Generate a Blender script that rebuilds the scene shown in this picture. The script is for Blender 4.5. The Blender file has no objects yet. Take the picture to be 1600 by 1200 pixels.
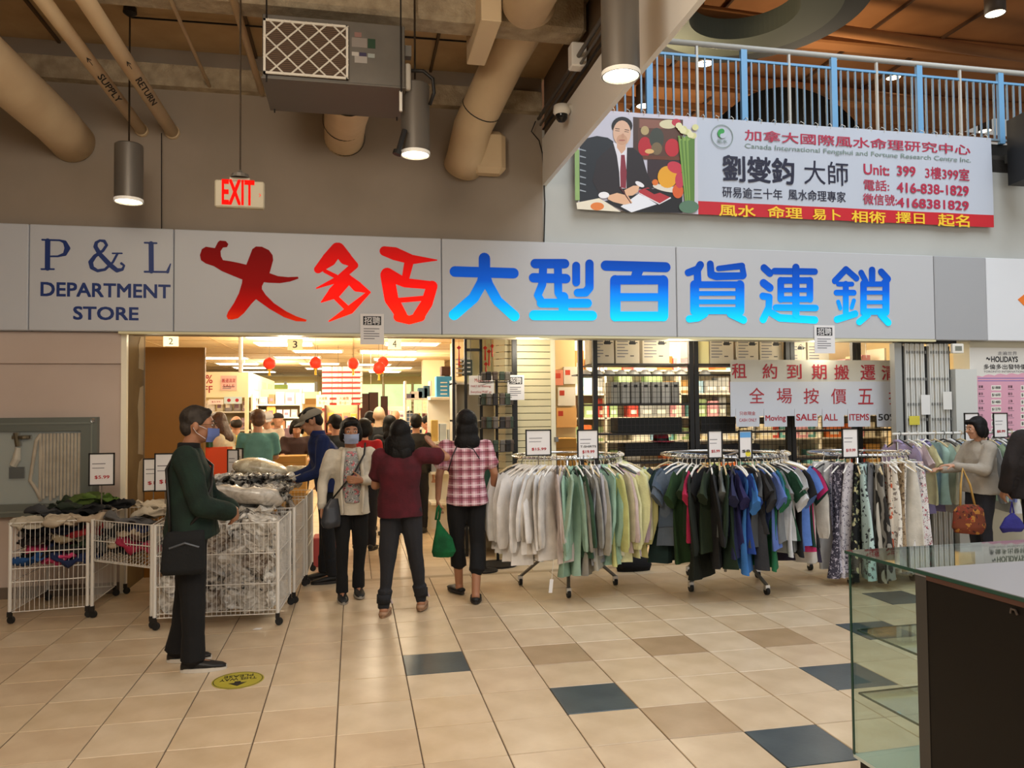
import bpy, bmesh, math, random
import numpy as np
from mathutils import Vector, Matrix, Euler
random.seed(7)
R = math.radians
scene = bpy.context.scene
COL = scene.collection

# ---------------------------------------------------------------- camera (fitted to the tile grid and the sign; metres, X along the storefront, Y into the store)
FPX, EYE = 1209.0, 1.62
_X = Vector((5921, 15, -FPX)).normalized()
_Y = Vector((-247, -41, -FPX)); _Y = (_Y - _X * _Y.dot(_X)).normalized()
_Z = _X.cross(_Y)
M3 = Matrix((_X, _Y, _Z))            # camera axes -> world
cam_data = bpy.data.cameras.new('camera'); cam = bpy.data.objects.new('camera', cam_data); COL.objects.link(cam)
cam.matrix_world = Matrix.Translation((0, 0, EYE)) @ M3.to_4x4()
cam_data.sensor_width = 36; cam_data.lens = FPX / 1600 * 36; cam_data.clip_start = .05; cam_data.clip_end = 200
scene.camera = cam
def ray(px, py): return M3 @ Vector((px - 800, 600 - py, -FPX))
def wp(px, py, Y):                     # a measured point of the photograph on the plane y = Y
    d = ray(px, py); t = Y / d.y; return Vector((d.x * t, Y, EYE + d.z * t))
def fp(px, py, z=0):                   # ... on the plane z
    d = ray(px, py); t = (z - EYE) / d.z; return Vector((d.x * t, d.y * t, z))

# ---------------------------------------------------------------- world, light, exposure
scene.view_settings.view_transform = 'Standard'; scene.view_settings.look = 'None'
scene.view_settings.exposure = 0.0; scene.view_settings.gamma = 1; scene.view_settings.use_curve_mapping = False
w = bpy.data.worlds.new('world'); scene.world = w; w.use_nodes = True
w.node_tree.nodes['Background'].inputs[0].default_value = (1.0, .95, .88, 1)
w.node_tree.nodes['Background'].inputs[1].default_value = 0.35
def area(name, loc, size, power, col, rot=(0, 0, 0), sy=None, spread=180):
    l = bpy.data.lights.new(name, 'AREA'); l.energy = power; l.color = col; l.shape = 'RECTANGLE'
    l.size = size; l.size_y = sy or size; l.spread = R(spread)
    o = bpy.data.objects.new(name, l); COL.objects.link(o); o.location = loc; o.rotation_euler = rot; return o
area('skylight', (5.5, 1.0, 9.6), 7.0, 950, (.84, .92, 1.0), sy=9)                      # atrium rooflight, right of the beam
area('skylight_far', (8.0, 5.5, 8.9), 3.0, 110, (.84, .92, 1.0), rot=(R(-25), 0, 0))
area('hall_light', (-1.8, 2.2, 4.5), 2.0, 62, (1.0, .89, .75), sy=3)                     # unseen area lights filling the low hall from above
area('hall_light', (-.6, -2.0, 4.4), 3.0, 92, (1.0, .90, .77), sy=3)
area('rear_fill', (6.5, -4.7, 2.8), 9, 210, (.97, .98, 1.0), rot=(R(90), 0, 0), sy=3.6)      # unseen fill light added behind the viewer to brighten hall and wall
lp_ = bpy.data.lights.new('hall_fill', 'POINT'); lp_.energy = 235; lp_.color = (1.0, .89, .74); lp_.shadow_soft_size = .6  # unseen point lamp added as bounce fill for the hall ceiling and beam
lo_ = bpy.data.objects.new('hall_fill', lp_); COL.objects.link(lo_); lo_.location = (-.8, 1.8, 3.7)
for _x, _p in ((1.75, 16), (3.4, 11), (5.1, 9), (-.6, 7)):                # lamps tucked behind the sign band
    lp_ = bpy.data.lights.new('header_lamp', 'POINT'); lp_.energy = _p; lp_.color = (1.0, .92, .74); lp_.shadow_soft_size = .12
    lo_ = bpy.data.objects.new('header_lamp', lp_); COL.objects.link(lo_); lo_.location = (_x, 7.72, 2.27)
for _x, _y, _p in ((-2.6, 10.5, 70), (0.3, 10.2, 75), (-1.2, 14.5, 110), (1.2, 18, 110), (-2, 21, 110), (.8, 25, 90), (3.2, 8.8, 50), (5.2, 8.8, 50), (5.4, 10.2, 60), (.4, 13.8, 50)):
    lp_ = bpy.data.lights.new('store_light', 'POINT'); lp_.energy = _p*1.5; lp_.color = (1.0, .87, .64); lp_.shadow_soft_size = .35
    lo_ = bpy.data.objects.new('store_light', lp_); COL.objects.link(lo_); lo_.location = (_x, _y, 2.45)
for _x, _y, _p in ((4.5, 10.5, 130), (7.5, 11.5, 150), (5.5, 15, 170), (9, 16, 150)):
    lp_ = bpy.data.lights.new('upper_hall_light', 'POINT'); lp_.energy = _p; lp_.color = (1.0, .80, .55); lp_.shadow_soft_size = .4
    lo_ = bpy.data.objects.new('upper_hall_light', lp_); COL.objects.link(lo_); lo_.location = (_x, _y, 6.2)

# ---------------------------------------------------------------- materials
def lin(c):
    if isinstance(c, str):
        c = c.lstrip('#'); c = [int(c[i:i+2], 16) / 255 for i in (0, 2, 4)]
        c = [v / 12.92 if v <= .04045 else ((v + .055) / 1.055) ** 2.4 for v in c]
    return (c[0], c[1], c[2], 1)
_mats = {}
def mat(name, col='808080', rough=.6, metal=0, emit=0, noise=None, nscale=6, bump=0, bscale=40, alpha=1, trans=0, coat=0, sheen=0, ior=1.45, ecol=None, spec=None):
    if name in _mats: return _mats[name]
    m = bpy.data.materials.new(name); m.use_nodes = True; _mats[name] = m
    nt = m.node_tree; b = nt.nodes['Principled BSDF']; L = nt.links.new
    b.inputs['Base Color'].default_value = lin(col); b.inputs['Roughness'].default_value = rough; b.inputs['Metallic'].default_value = metal
    b.inputs['IOR'].default_value = ior
    if spec is not None: b.inputs['Specular IOR Level'].default_value = spec
    if emit: b.inputs['Emission Color'].default_value = lin(ecol or col); b.inputs['Emission Strength'].default_value = emit
    if alpha < 1: b.inputs['Alpha'].default_value = alpha
    if trans: b.inputs['Transmission Weight'].default_value = trans
    if coat: b.inputs['Coat Weight'].default_value = coat
    if sheen: b.inputs['Sheen Weight'].default_value = sheen
    if noise or bump:
        tc = nt.nodes.new('ShaderNodeTexCoord')
    if noise:
        n = nt.nodes.new('ShaderNodeTexNoise'); n.inputs['Scale'].default_value = nscale; n.inputs['Detail'].default_value = 6
        L(tc.outputs['Object'], n.inputs['Vector'])
        rp = nt.nodes.new('ShaderNodeValToRGB'); rp.color_ramp.elements[0].position = .35; rp.color_ramp.elements[1].position = .68
        rp.color_ramp.elements[0].color = lin(col); rp.color_ramp.elements[1].color = lin(noise)
        L(n.outputs['Fac'], rp.inputs['Fac']); L(rp.outputs['Color'], b.inputs['Base Color'])
    if bump:
        n2 = nt.nodes.new('ShaderNodeTexNoise'); n2.inputs['Scale'].default_value = bscale; n2.inputs['Detail'].default_value = 4
        L(tc.outputs['Object'], n2.inputs['Vector'])
        bp = nt.nodes.new('ShaderNodeBump'); bp.inputs['Strength'].default_value = bump; bp.inputs['Distance'].default_value = .01
        L(n2.outputs['Fac'], bp.inputs['Height']); L(bp.outputs['Normal'], b.inputs['Normal'])
    return m
def fabric(col, name=None, rough=.9, var=.9):
    nm = name or 'fabric_' + col
    if nm in _mats: return _mats[nm]
    c = col.lstrip('#'); d = ''.join('%02x' % int(int(c[i:i+2], 16) * var) for i in (0, 2, 4))
    return mat(nm, d, rough, noise=c, nscale=9, bump=.25, bscale=60)
def pattern(name, base, cols, scale=18, kind='floral'):
    """printed cloth: scattered motifs (voronoi cells), plaid or stripes"""
    if name in _mats: return _mats[name]
    m = mat(name, base, .9); nt = m.node_tree; b = nt.nodes['Principled BSDF']; L = nt.links.new
    tc = nt.nodes.new('ShaderNodeTexCoord'); mp = nt.nodes.new('ShaderNodeMapping'); L(tc.outputs['Object'], mp.inputs['Vector'])
    def mix(fac, a, c):
        x = nt.nodes.new('ShaderNodeMix'); x.data_type = 'RGBA'
        if hasattr(fac, 'links'): L(fac, x.inputs[0])
        else: x.inputs[0].default_value = fac
        for s, i in ((a, 6), (c, 7)):
            if isinstance(s, tuple): x.inputs[i].default_value = s
            else: L(s, x.inputs[i])
        return x.outputs[2]
    def mth(op, a, v=None):
        x = nt.nodes.new('ShaderNodeMath'); x.operation = op; L(a, x.inputs[0])
        if v is not None:
            if hasattr(v, 'links'): L(v, x.inputs[1])
            else: x.inputs[1].default_value = v
        return x.outputs[0]
    cur = lin(base)
    if kind == 'floral':
        for i, c in enumerate(cols):
            v = nt.nodes.new('ShaderNodeTexVoronoi'); v.inputs['Scale'].default_value = scale * (1 + .35 * i); v.inputs['Randomness'].default_value = 1
            mpi = nt.nodes.new('ShaderNodeMapping'); mpi.inputs['Location'].default_value = (i * 3.1, i * 1.7, i * 5.3); L(tc.outputs['Object'], mpi.inputs['Vector'])
            nz = nt.nodes.new('ShaderNodeTexNoise'); nz.inputs['Scale'].default_value = scale * 2.2; L(mpi.outputs[0], nz.inputs['Vector'])
            ad = nt.nodes.new('ShaderNodeMix'); ad.data_type = 'RGBA'; ad.inputs[0].default_value = .06; L(mpi.outputs[0], ad.inputs[6]); L(nz.outputs['Color'], ad.inputs[7])
            L(ad.outputs[2], v.inputs['Vector'])
            cur = mix(mth('LESS_THAN', v.outputs['Distance'], .33 - .04 * i), cur, lin(c))
    elif kind in ('plaid', 'stripe', 'hstripe', 'vstripe'):
        sp = nt.nodes.new('ShaderNodeSeparateXYZ'); L(mp.outputs[0], sp.inputs[0])
        axes = {'plaid': ('X', 'Z'), 'stripe': ('Z',), 'hstripe': ('Z',), 'vstripe': ('X',)}[kind]
        for ax in axes:
            for i, c in enumerate(cols):
                s = mth('FRACT', mth('ADD', mth('MULTIPLY', sp.outputs[ax], scale), .37 * i))
                f = mth('LESS_THAN', s, (.42, .12, .08)[i % 3])
                cur = mix(mth('MULTIPLY', f, .55 if kind == 'plaid' else 1.0), cur, lin(c))
    elif kind == 'wave':
        wv = nt.nodes.new('ShaderNodeTexWave'); wv.inputs['Scale'].default_value = scale; wv.inputs['Distortion'].default_value = 9; wv.inputs['Detail'].default_value = 2
        L(mp.outputs[0], wv.inputs['Vector']); cur = mix(mth('GREATER_THAN', wv.outputs['Fac'], .55), cur, lin(cols[0]))
        if len(cols) > 1: cur = mix(mth('GREATER_THAN', wv.outputs['Fac'], .85), cur, lin(cols[1]))
    L(cur, b.inputs['Base Color']); return m

# ---------------------------------------------------------------- mesh builder
class MB:
    def __init__(s): s.v = []; s.f = []; s.m = []; s.mi = 0
    def _add(s, vs, fs):
        o = len(s.v); s.v += [tuple(v) for v in vs]; s.f += [tuple(o + i for i in f) for f in fs]; s.m += [s.mi] * len(fs); return s
    def box(s, c, d, rz=0, rot=None, bev=0):
        hx, hy, hz = d[0] / 2, d[1] / 2, d[2] / 2
        if bev:
            b = min(bev, hx * .9, hy * .9, hz * .9); vs = []; 
            for z, k in ((-hz, b), (-hz + b, 0), (hz - b, 0), (hz, b)):
                X, Y = hx - k, hy - k; q = b if k == 0 else b * .4
                for x, y in ((X - q, -Y), (X, -Y + q), (X, Y - q), (X - q, Y), (-X + q, Y), (-X, Y - q), (-X, -Y + q), (-X + q, -Y)): vs.append((x, y, z))
            fs = [tuple(range(7, -1, -1)), tuple(range(24, 32))]
            for r in range(3):
                for i in range(8): fs.append((r*8+i, r*8+(i+1) % 8, r*8+8+(i+1) % 8, r*8+8+i))
        else:
            vs = [(x, y, z) for z in (-hz, hz) for y in (-hy, hy) for x in (-hx, hx)]
            fs = [(0, 2, 3, 1), (4, 5, 7, 6), (0, 1, 5, 4), (2, 6, 7, 3), (0, 4, 6, 2), (1, 3, 7, 5)]
        m = (rot if rot is not None else Matrix.Rotation(rz, 3, 'Z'))
        return s._add([m @ Vector(v) + Vector(c) for v in vs], fs)
    def bb(s, x0, x1, y0, y1, z0, z1, bev=0): return s.box(((x0+x1)/2, (y0+y1)/2, (z0+z1)/2), (abs(x1-x0), abs(y1-y0), abs(z1-z0)), bev=bev)
    def tube(s, pts, r, n=8, cap=True, sx=None):
        """round tube along points; r a number or a list; caps round when the radius list ends small"""
        pts = [Vector(p) for p in pts]; k = len(pts); rs = r if isinstance(r, (list, tuple)) else [r] * k
        vs = []; ref = None
        for i, p in enumerate(pts):
            t = (pts[min(i+1, k-1)] - pts[max(i-1, 0)])
            t = t.normalized() if t.length > 1e-9 else Vector((0, 0, 1))
            if ref is None: ref = t.orthogonal().normalized()
            ref = (ref - t * ref.dot(t)); ref = ref.normalized() if ref.length > 1e-6 else t.orthogonal().normalized()
            u = t.cross(ref)
            for j in range(n):
                a = 2 * math.pi * j / n; vs.append(p + (ref * math.cos(a) + u * math.sin(a)) * rs[i])
        fs = [(i*n+j, i*n+(j+1) % n, (i+1)*n+(j+1) % n, (i+1)*n+j) for i in range(k-1) for j in range(n)]
        if cap: fs += [tuple(range(n-1, -1, -1)), tuple((k-1)*n + j for j in range(n))]
        return s._add(vs, fs)
    def caps(s, a, b, ra, rb, n=12):
        """round cone between two joints"""
        a = Vector(a); b = Vector(b); d = (b - a); L = d.length; d = d.normalized() if L > 1e-6 else Vector((0, 0, 1)); P = []; Q = []
        for t in (-.98, -.8, -.45, 0): P.append(a + d * ra * t); Q.append(ra * math.sqrt(max(0, 1 - t*t)) + 1e-4)
        for t in (0, .45, .8, .98): P.append(b + d * rb * t); Q.append(rb * math.sqrt(max(0, 1 - t*t)) + 1e-4)
        return s.tube(P, Q, n)
    def chain(s, pts, rs, n=12):
        for i in range(len(pts) - 1): s.caps(pts[i], pts[i+1], rs[i], rs[i+1], n)
        return s
    def ell(s, c, r, rot=None, n=14, m=9):
        c = Vector(c); vs = []; fs = []
        for i in range(m + 1):
            ph = math.pi * (i + .02) / (m + .04)
            for j in range(n):
                a = 2*math.pi*j/n; v = Vector((math.sin(ph)*math.cos(a)*r[0], math.sin(ph)*math.sin(a)*r[1], -math.cos(ph)*r[2]))
                vs.append(c + (rot @ v if rot is not None else v))
        fs = [(i*n+j, i*n+(j+1) % n, (i+1)*n+(j+1) % n, (i+1)*n+j) for i in range(m) for j in range(n)]
        fs += [tuple(range(n-1, -1, -1)), tuple(m*n + j for j in range(n))]
        return s._add(vs, fs)
    def rings(s, rings, cap=True):
        n = len(rings[0]); k = len(rings)
        fs = [(i*n+j, i*n+(j+1) % n, (i+1)*n+(j+1) % n, (i+1)*n+j) for i in range(k-1) for j in range(n)]
        if cap: fs += [tuple(range(n-1, -1, -1)), tuple((k-1)*n + j for j in range(n))]
        return s._add([p for r in rings for p in r], fs)
    def loft(s, secs, n=20, cap=True, p=2.0):
        """secs: (cx, cy, cz, rx, ry[, yaw]) horizontal superellipse sections from bottom to top"""
        out = []
        for q in secs:
            cx, cy, cz, rx, ry = q[:5]; yaw = q[5] if len(q) > 5 else 0; ring = []
            for j in range(n):
                a = 2*math.pi*j/n; c, d = math.cos(a), math.sin(a)
                x = rx * math.copysign(abs(c) ** (2/p), c); y = ry * math.copysign(abs(d) ** (2/p), d)
                ring.append((cx + x*math.cos(yaw) - y*math.sin(yaw), cy + x*math.sin(yaw) + y*math.cos(yaw), cz))
            out.append(ring)
        return s.rings(out, cap)
    def lathe(s, prof, c=(0, 0, 0), n=24, cap=False):
        return s.rings([[(c[0] + r*math.cos(2*math.pi*j/n), c[1] + r*math.sin(2*math.pi*j/n), c[2] + z) for j in range(n)] for r, z in prof], cap)
    def prism(s, pts, ax='y', a=0, b=.01):
        """outline (2-D) pushed along an axis; y: pts are (x,z)"""
        def P(p, t): return (p[0], t, p[1]) if ax == 'y' else ((t, p[0], p[1]) if ax == 'x' else (p[0], p[1], t))
        n = len(pts)
        ar = sum(pts[i][0]*pts[(i+1) % n][1] - pts[(i+1) % n][0]*pts[i][1] for i in range(n))
        if ar < 0: pts = pts[::-1]
        vs = [P(p, a) for p in pts] + [P(p, b) for p in pts]
        fs = [tuple(range(n)), tuple(range(2*n-1, n-1, -1))] + [(i, i+n, (i+1) % n + n, (i+1) % n) for i in range(n)]
        if ax != 'y': fs = [f[::-1] for f in fs]
        return s._add(vs, fs)
    def quad(s, a, b, c, d): return s._add([a, b, c, d], [(0, 1, 2, 3)])
    def mesh(s, name, mats):
        me = bpy.data.meshes.new(name); me.from_pydata(s.v, [], s.f)
        for m in (mats if isinstance(mats, (list, tuple)) else [mats]): me.materials.append(m)
        if any(s.m): me.polygons.foreach_set('material_index', s.m)
        me.update(); return me
    def build(s, name, mats, parent=None, smooth=False, **k):
        me = s.mesh(name, mats)
        if smooth: me.polygons.foreach_set('use_smooth', [True] * len(me.polygons))
        return add(name, me, parent, **k)
def add(name, me, parent=None, loc=None, rz=0, label=None, cat=None, group=None, kind=None):
    o = bpy.data.objects.new(name, me); COL.objects.link(o)
    if parent is not None: o.parent = parent
    if loc is not None: o.location = loc
    if rz: o.rotation_euler = (0, 0, rz)
    if label: o['label'] = label
    if cat: o['category'] = cat
    if group: o['group'] = group
    if kind: o['kind'] = kind
    return o
def thing(name, label, cat, loc=(0, 0, 0), rz=0, group=None): return add(name, None, None, loc, rz, label, cat, group)
def smooth_by_angle(o, ang=35):
    me = o.data; me.polygons.foreach_set('use_smooth', [True]*len(me.polygons))
    bm = bmesh.new(); bm.from_mesh(me)
    for e in bm.edges:
        if len(e.link_faces) == 2 and e.calc_face_angle(0) > R(ang): e.smooth = False
    bm.to_mesh(me); bm.free(); return o

# ---------------------------------------------------------------- deferred work: text curves and remeshed bodies are all evaluated together at the end
_txt = []; _rem = []
def text(s, rect, y, m, parent=None, name='lettering', bold=0, facing='y', extr=.001, keep=False, kind=None, label=None):
    """writing fitted into rect (x0,z0,x1,z1) on the plane y (facing the viewer)"""
    me = bpy.data.meshes.new(name); o = add(name, me, parent, label=label, kind=kind)
    _txt.append((s, rect, y, m, o, bold, facing, extr, keep)); return o
def prect(xl, yt, xr, yb, Y):
    a = wp(xl, yb, Y); b = wp(xl, yt, Y); c = wp(xr, yt, Y); return (a.x, a.z, c.x, b.z)
def remesh(mb, name, m, parent, voxel=.012, iters=4, fold=0, fscale=1.0, seed=0, fdir=(1, 1, .45), label=None, cut=None):
    me = mb.mesh(name, m); o = add(name, me, parent, label=label)
    _rem.append((o, voxel, iters, fold, fscale, seed, fdir, cut)); return o
def fold_noise(P, seed, sc):
    rs = np.random.RandomState(seed); q = P * sc
    w1 = np.stack([np.sin(q @ rs.normal(0, 7, 3) + rs.rand()*6) for _ in range(3)], 1) * .06
    q = q + w1; d = np.zeros(len(P))
    for k, (fr, am) in enumerate(((13, 1.0), (13, .9), (24, .55), (24, .5), (44, .28), (44, .25))):
        v = rs.normal(0, 1, 3); v /= np.linalg.norm(v); d += am * (1 - 2*np.abs(np.sin(q @ v * fr * .5 + rs.rand()*6))**.8)
    return d / 2.2
def finalize():
    tmp = []
    for s, rect, y, m, o, bold, facing, extr, keep in _txt:
        c = bpy.data.curves.new('t', 'FONT'); c.body = s; c.resolution_u = 3; c.extrude = .0001; c.space_character = 1.0
        t = bpy.data.objects.new('t', c); COL.objects.link(t); tmp.append(t)
    for o, voxel, it, *_ in _rem:
        md = o.modifiers.new('r', 'REMESH'); md.mode = 'VOXEL'; md.voxel_size = voxel; md.use_smooth_shade = True
        if it: sm = o.modifiers.new('s', 'SMOOTH'); sm.factor = .5; sm.iterations = it
    bpy.context.view_layer.update(); dg = bpy.context.evaluated_depsgraph_get()
    for (s, rect, y, m, o, bold, facing, extr, keep), t in zip(_txt, tmp):
        me = bpy.data.meshes.new_from_object(t.evaluated_get(dg)); n = len(me.vertices)
        if n == 0: print('EMPTY TEXT', repr(s)); continue
        P = np.empty(n*3); me.vertices.foreach_get('co', P); P = P.reshape(-1, 3)
        lo, hi = P.min(0), P.max(0); x0, z0, x1, z1 = rect
        sx = (x1-x0)/max(hi[0]-lo[0], 1e-6); sz = (z1-z0)/max(hi[1]-lo[1], 1e-6)
        if keep: sx = sz = min(abs(sx), abs(sz))
        X = x0 + (P[:, 0]-lo[0])*sx; Z = z0 + (P[:, 1]-lo[1])*sz; D = np.where(P[:, 2] > 0, -extr, 0)
        Q = np.stack([X, y + D, Z], 1) if facing == 'y' else np.stack([X, Z, y - D], 1)
        me.vertices.foreach_set('co', Q.ravel())
        if bold:                                                # heavier weight: the glyphs doubled with a small offset
            bx, bz = bold*.8*abs(sx), bold*.8*abs(sz); bm = bmesh.new()
            for i, (ax, az) in enumerate(((-bx, -bz), (bx, -bz), (-bx, bz), (bx, bz))):
                Q2 = Q + (np.array([ax, -.00012*i, az]) if facing == 'y' else np.array([ax, az, .00012*i])); me.vertices.foreach_set('co', Q2.ravel()); bm.from_mesh(me)
            bm.to_mesh(me); bm.free()
        me.materials.clear(); me.materials.append(m); me.update(); me.name = o.name; o.data = me
    for o, voxel, it, fold, fs, seed, fdir, cut in _rem:
        me = bpy.data.meshes.new_from_object(o.evaluated_get(dg)); n = len(me.vertices)
        P = np.empty(n*3); me.vertices.foreach_get('co', P); P = P.reshape(-1, 3)
        if fold:
            N = np.empty(n*3); me.vertex_normals.foreach_get('vector', N); N = N.reshape(-1, 3)
            P = P + N * (fold * fold_noise(P * np.array(fdir), seed, fs))[:, None]
            me.vertices.foreach_set('co', P.ravel())
        mats = [m for m in o.data.materials]; me.materials.clear()
        for m in mats: me.materials.append(m)
        me.polygons.foreach_set('use_smooth', [True]*len(me.polygons)); me.update()
        o.modifiers.clear(); me.name = o.name; o.data = me
    for t in tmp: bpy.data.objects.remove(t)
# ================================================================ SETTING
def struct(name, mb, m, parent=None, **k): return mb.build(name, m, parent, kind=None if parent else 'structure', **k)
YW = 7.56                                                     # the storefront wall
M_wall_l = mat('wall_paint_left', '9a8c7c', .85, noise='918474', nscale=1.5)
M_wall_d = mat('wall_paint_pinkish', 'c4b2a6', .85, noise='bba89b', nscale=1.2)
M_wall_r = mat('wall_paint_cream', 'b6b6b0', .8, noise='b0b0aa', nscale=1.5)
M_white = mat('white_paint', 'e8e4da', .5)
M_ceil = mat('hall_ceiling_deck', 'c2a47a', .95, noise='ae9068', nscale=2.2, bump=.5, bscale=14)
M_spray = mat('sprayed_concrete', 'b5a488', .95, noise='94836a', nscale=9, bump=1, bscale=60)
M_beam = mat('beam_paint', 'ece8e0', .8)
M_duct = mat('duct_paint', 'd4bc96', .7, noise='caaf8a', nscale=3)
M_dark = mat('dark_metal', '24211f', .5, .3)
M_black = mat('black_powder_coat', '141312', .5)
M_chrome = mat('chrome', 'c9c9c9', .22, 1)
M_steel = mat('galvanized_steel', '7d7a74', .5, .7)
M_wire = mat('white_coated_wire', 'dcd8d0', .4)
M_rubber = mat('dark_rubber', '1c1b1a', .7)
# floor: separate tiles on a grout bed
GX, GY, TS = .3075, 4.41, .3985
M_grout = mat('grout', '5b4c3e', .9)
def tile_mat(n, a, b):
    m = mat(n, a, .30, noise=b, nscale=4.5, bump=.05, bscale=30, spec=.5); return m
M_tile = [tile_mat('ceramic_tile_%d' % i, a, b) for i, (a, b) in enumerate((('bca584', 'ccb698'), ('b8a082', 'c8b294'), ('bfaa8c', 'ceba9e'), ('b69f80', 'c6b092')))]
M_tan = tile_mat('tan_tile', '9c8363', 'a98f70'); M_dk = tile_mat('slate_tile', '384044', '454e50')
floor = struct('floor', MB().bb(-9, 13, -5, 32, -.06, -.006), M_grout)
def tmesh(m):
    return MB().box((0, 0, -.006), (TS-.006, .4-.006, .012), bev=.0025).mesh('tile', m)
tms = [tmesh(m) for m in M_tile]; tm_tan = tmesh(M_tan); tm_dk = tmesh(M_dk)
for me in tms + [tm_tan, tm_dk]: pass
def cell(px, py): p = fp(px, py); return (math.floor((p.x-GX)/TS), math.floor((p.y-GY)/.4))
dark = {(0, 1), (2, -1), (4, -3), (6, -1), (8, 1), (10, 3), (12, 1)}
tans = {cell(*q) for q in ((870, 1022), (1050, 1010), (1210, 998), (1080, 1120))}
def inview(x, y, z=0, mgn=60):
    c = M3.transposed() @ Vector((x, y, z-EYE))
    if c.z > -.2: return False
    u, v = 800 + FPX*c.x/-c.z, 600 - FPX*c.y/-c.z
    return -mgn < u < 1600+mgn and -mgn < v < 1200+mgn
rest = MB(); rng = random.Random(3); cnt = 0
for j in range(-14, 8):
    for i in range(-22, 30):
        x, y = GX+TS*(i+.5), GY+.4*(j+.5)
        if y > YW-.05: continue
        if inview(x, y) and cnt < 240:
            me = tm_dk if (i, j) in dark else tm_tan if (i, j) in tans else rng.choice(tms)
            add('tile', me, floor, (x, y, rng.uniform(-.0006, .0006))); cnt += 1
        elif y < 4.2 or abs(x) < 9: rest.box((x, y, -.006), (TS-.006, .394, .012))
for j in range(0, 36):
    for i in range(-22, 26):
        x, y = .16+TS*(i+.5), 7.61+.4*(j+.5)
        if j < 9 and -1 <= i < 5: add('tile', rng.choice(tms), floor, (x, y, 0))
        else: rest.box((x, y, -.006), (TS-.006, .394, .012))
rest.build('tile', M_tile[0], floor, kind='stuff')
add_th = MB().bb(-2.0, 7.0, YW-.04, 7.61, -.01, .001).build('threshold_strip', mat('threshold_strip', 'a08a6c', .4), floor)

# storefront wall, left of the opening
wl = struct('wall_left', MB().bb(-8, -2.06, YW, 8.2, 0, 2.4), M_wall_d)
MB().bb(-8, -2.06, YW-.03, YW, 2.06, 2.34).build('bulkhead_band', M_wall_d, wl)
MB().bb(-8, -2.06, YW-.012, YW, 0, .1).build('baseboard', mat('baseboard', '6b5d50', .6), wl)
struct('trim_1', MB().bb(-2.06, -2.015, YW-.02, YW+.04, 0, 2.34), mat('post_enamel', 'efe6cf', .4))
jb = struct('wall_jamb', MB().bb(-2.06, -2.03, YW+.04, 8.25, 0, 2.6), mat('jamb_olive', '7a6440', .8, noise='6c5838', nscale=3))
mb = MB()                                                     # torn pale plaster patches
for zc, hh in ((.75, .42), (1.55, .33), (2.2, .16)):
    mb.prism([(8.0, zc-hh), (8.17, zc-hh*1.05), (8.19, zc-hh*.4), (8.18, zc+hh*.3), (8.17, zc+hh), (8.05, zc+hh*.93), (7.98, zc+hh*.4), (8.01, zc-hh*.2)], 'x', -2.035, -2.026)
mb.build('plaster_patch', mat('plaster', 'a8977a', .9), jb)
# wall above the sign
wu = struct('wall_upper_left', MB().bb(-8, 1.88, YW, YW+.3, 2.34, 5.0), M_wall_l)
MB().bb(-8, 1.86, YW-.10, YW, 4.60, 4.80).build('ledge_beam', M_spray, wu)
struct('wall_upper_right', MB().bb(1.88, 12.5, YW, YW+.3, 2.34, 4.45), M_wall_r)
mb = MB().tube([(1.885, YW-.012, 3.3), (1.9, YW-.012, 3.7), (1.88, YW-.012, 4.2), (1.84, YW-.03, 4.33), (1.75, YW-.08, 4.4), (1.79, YW-.1, 4.5)], .006, 5)
mb.build('trim_cable', M_dark, wu)
# hall ceiling with its sprayed beams
ce = struct('ceiling', MB().bb(-8, 1.905, -3.5, YW+.3, 4.98, 5.15), M_ceil)
for yb in (6.05, 4.4, 2.7, 1.0, -.8):
    MB().bb(-8, 1.86, yb-.13, yb+.13, 4.66, 4.98, bev=.03).build('ceiling_beam', M_spray, ce)
for xb in (-6.2, -4.4, -2.6, -.9, .75):                        # seams between deck panels
    MB().bb(xb-.012, xb+.012, -3.5, YW, 4.955, 4.98).build('deck_seam', mat('deck_seam', '5e4a33', .9), ce)
# edge beam between the low hall and the atrium
bm_ = struct('wall_beam', MB().bb(1.88, 1.92, -4, YW, 3.88, 4.36), M_beam)
MB().bb(1.905, 1.92, -4, YW, 4.36, 5.2).build('beam_upstand', mat('upstand', '6d5a45', .9), bm_)
# right end of the opening, wall beyond
M_rw = mat('wall_right_cream', 'c3bda9', .7)
struct('wall_right', MB().bb(6.86, 12.5, YW, YW+.25, 0, 2.4), M_rw)
MB().bb(6.60, 6.88, YW-.07, YW+.2, 0, 2.02).build('trim_2', mat('white_column', 'cfd0cb', .5), kind='structure')
MB().bb(12.4, 12.5, -5, YW, 0, 9).build('wall_far_right', M_wall_r, kind='structure')
MB().bb(-8.1, -8, -4, YW, 0, 5).build('wall_far_left', M_wall_l, kind='structure')
bk = MB().bb(-8, 12.5, -5.1, -5, 0, 9.9).build('wall_back', M_wall_l, kind='structure')
MB().bb(2.05, 12.5, -5, -4.3, 8.2, 8.4).build('ceiling_atrium_edge', M_beam, kind='structure')

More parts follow.
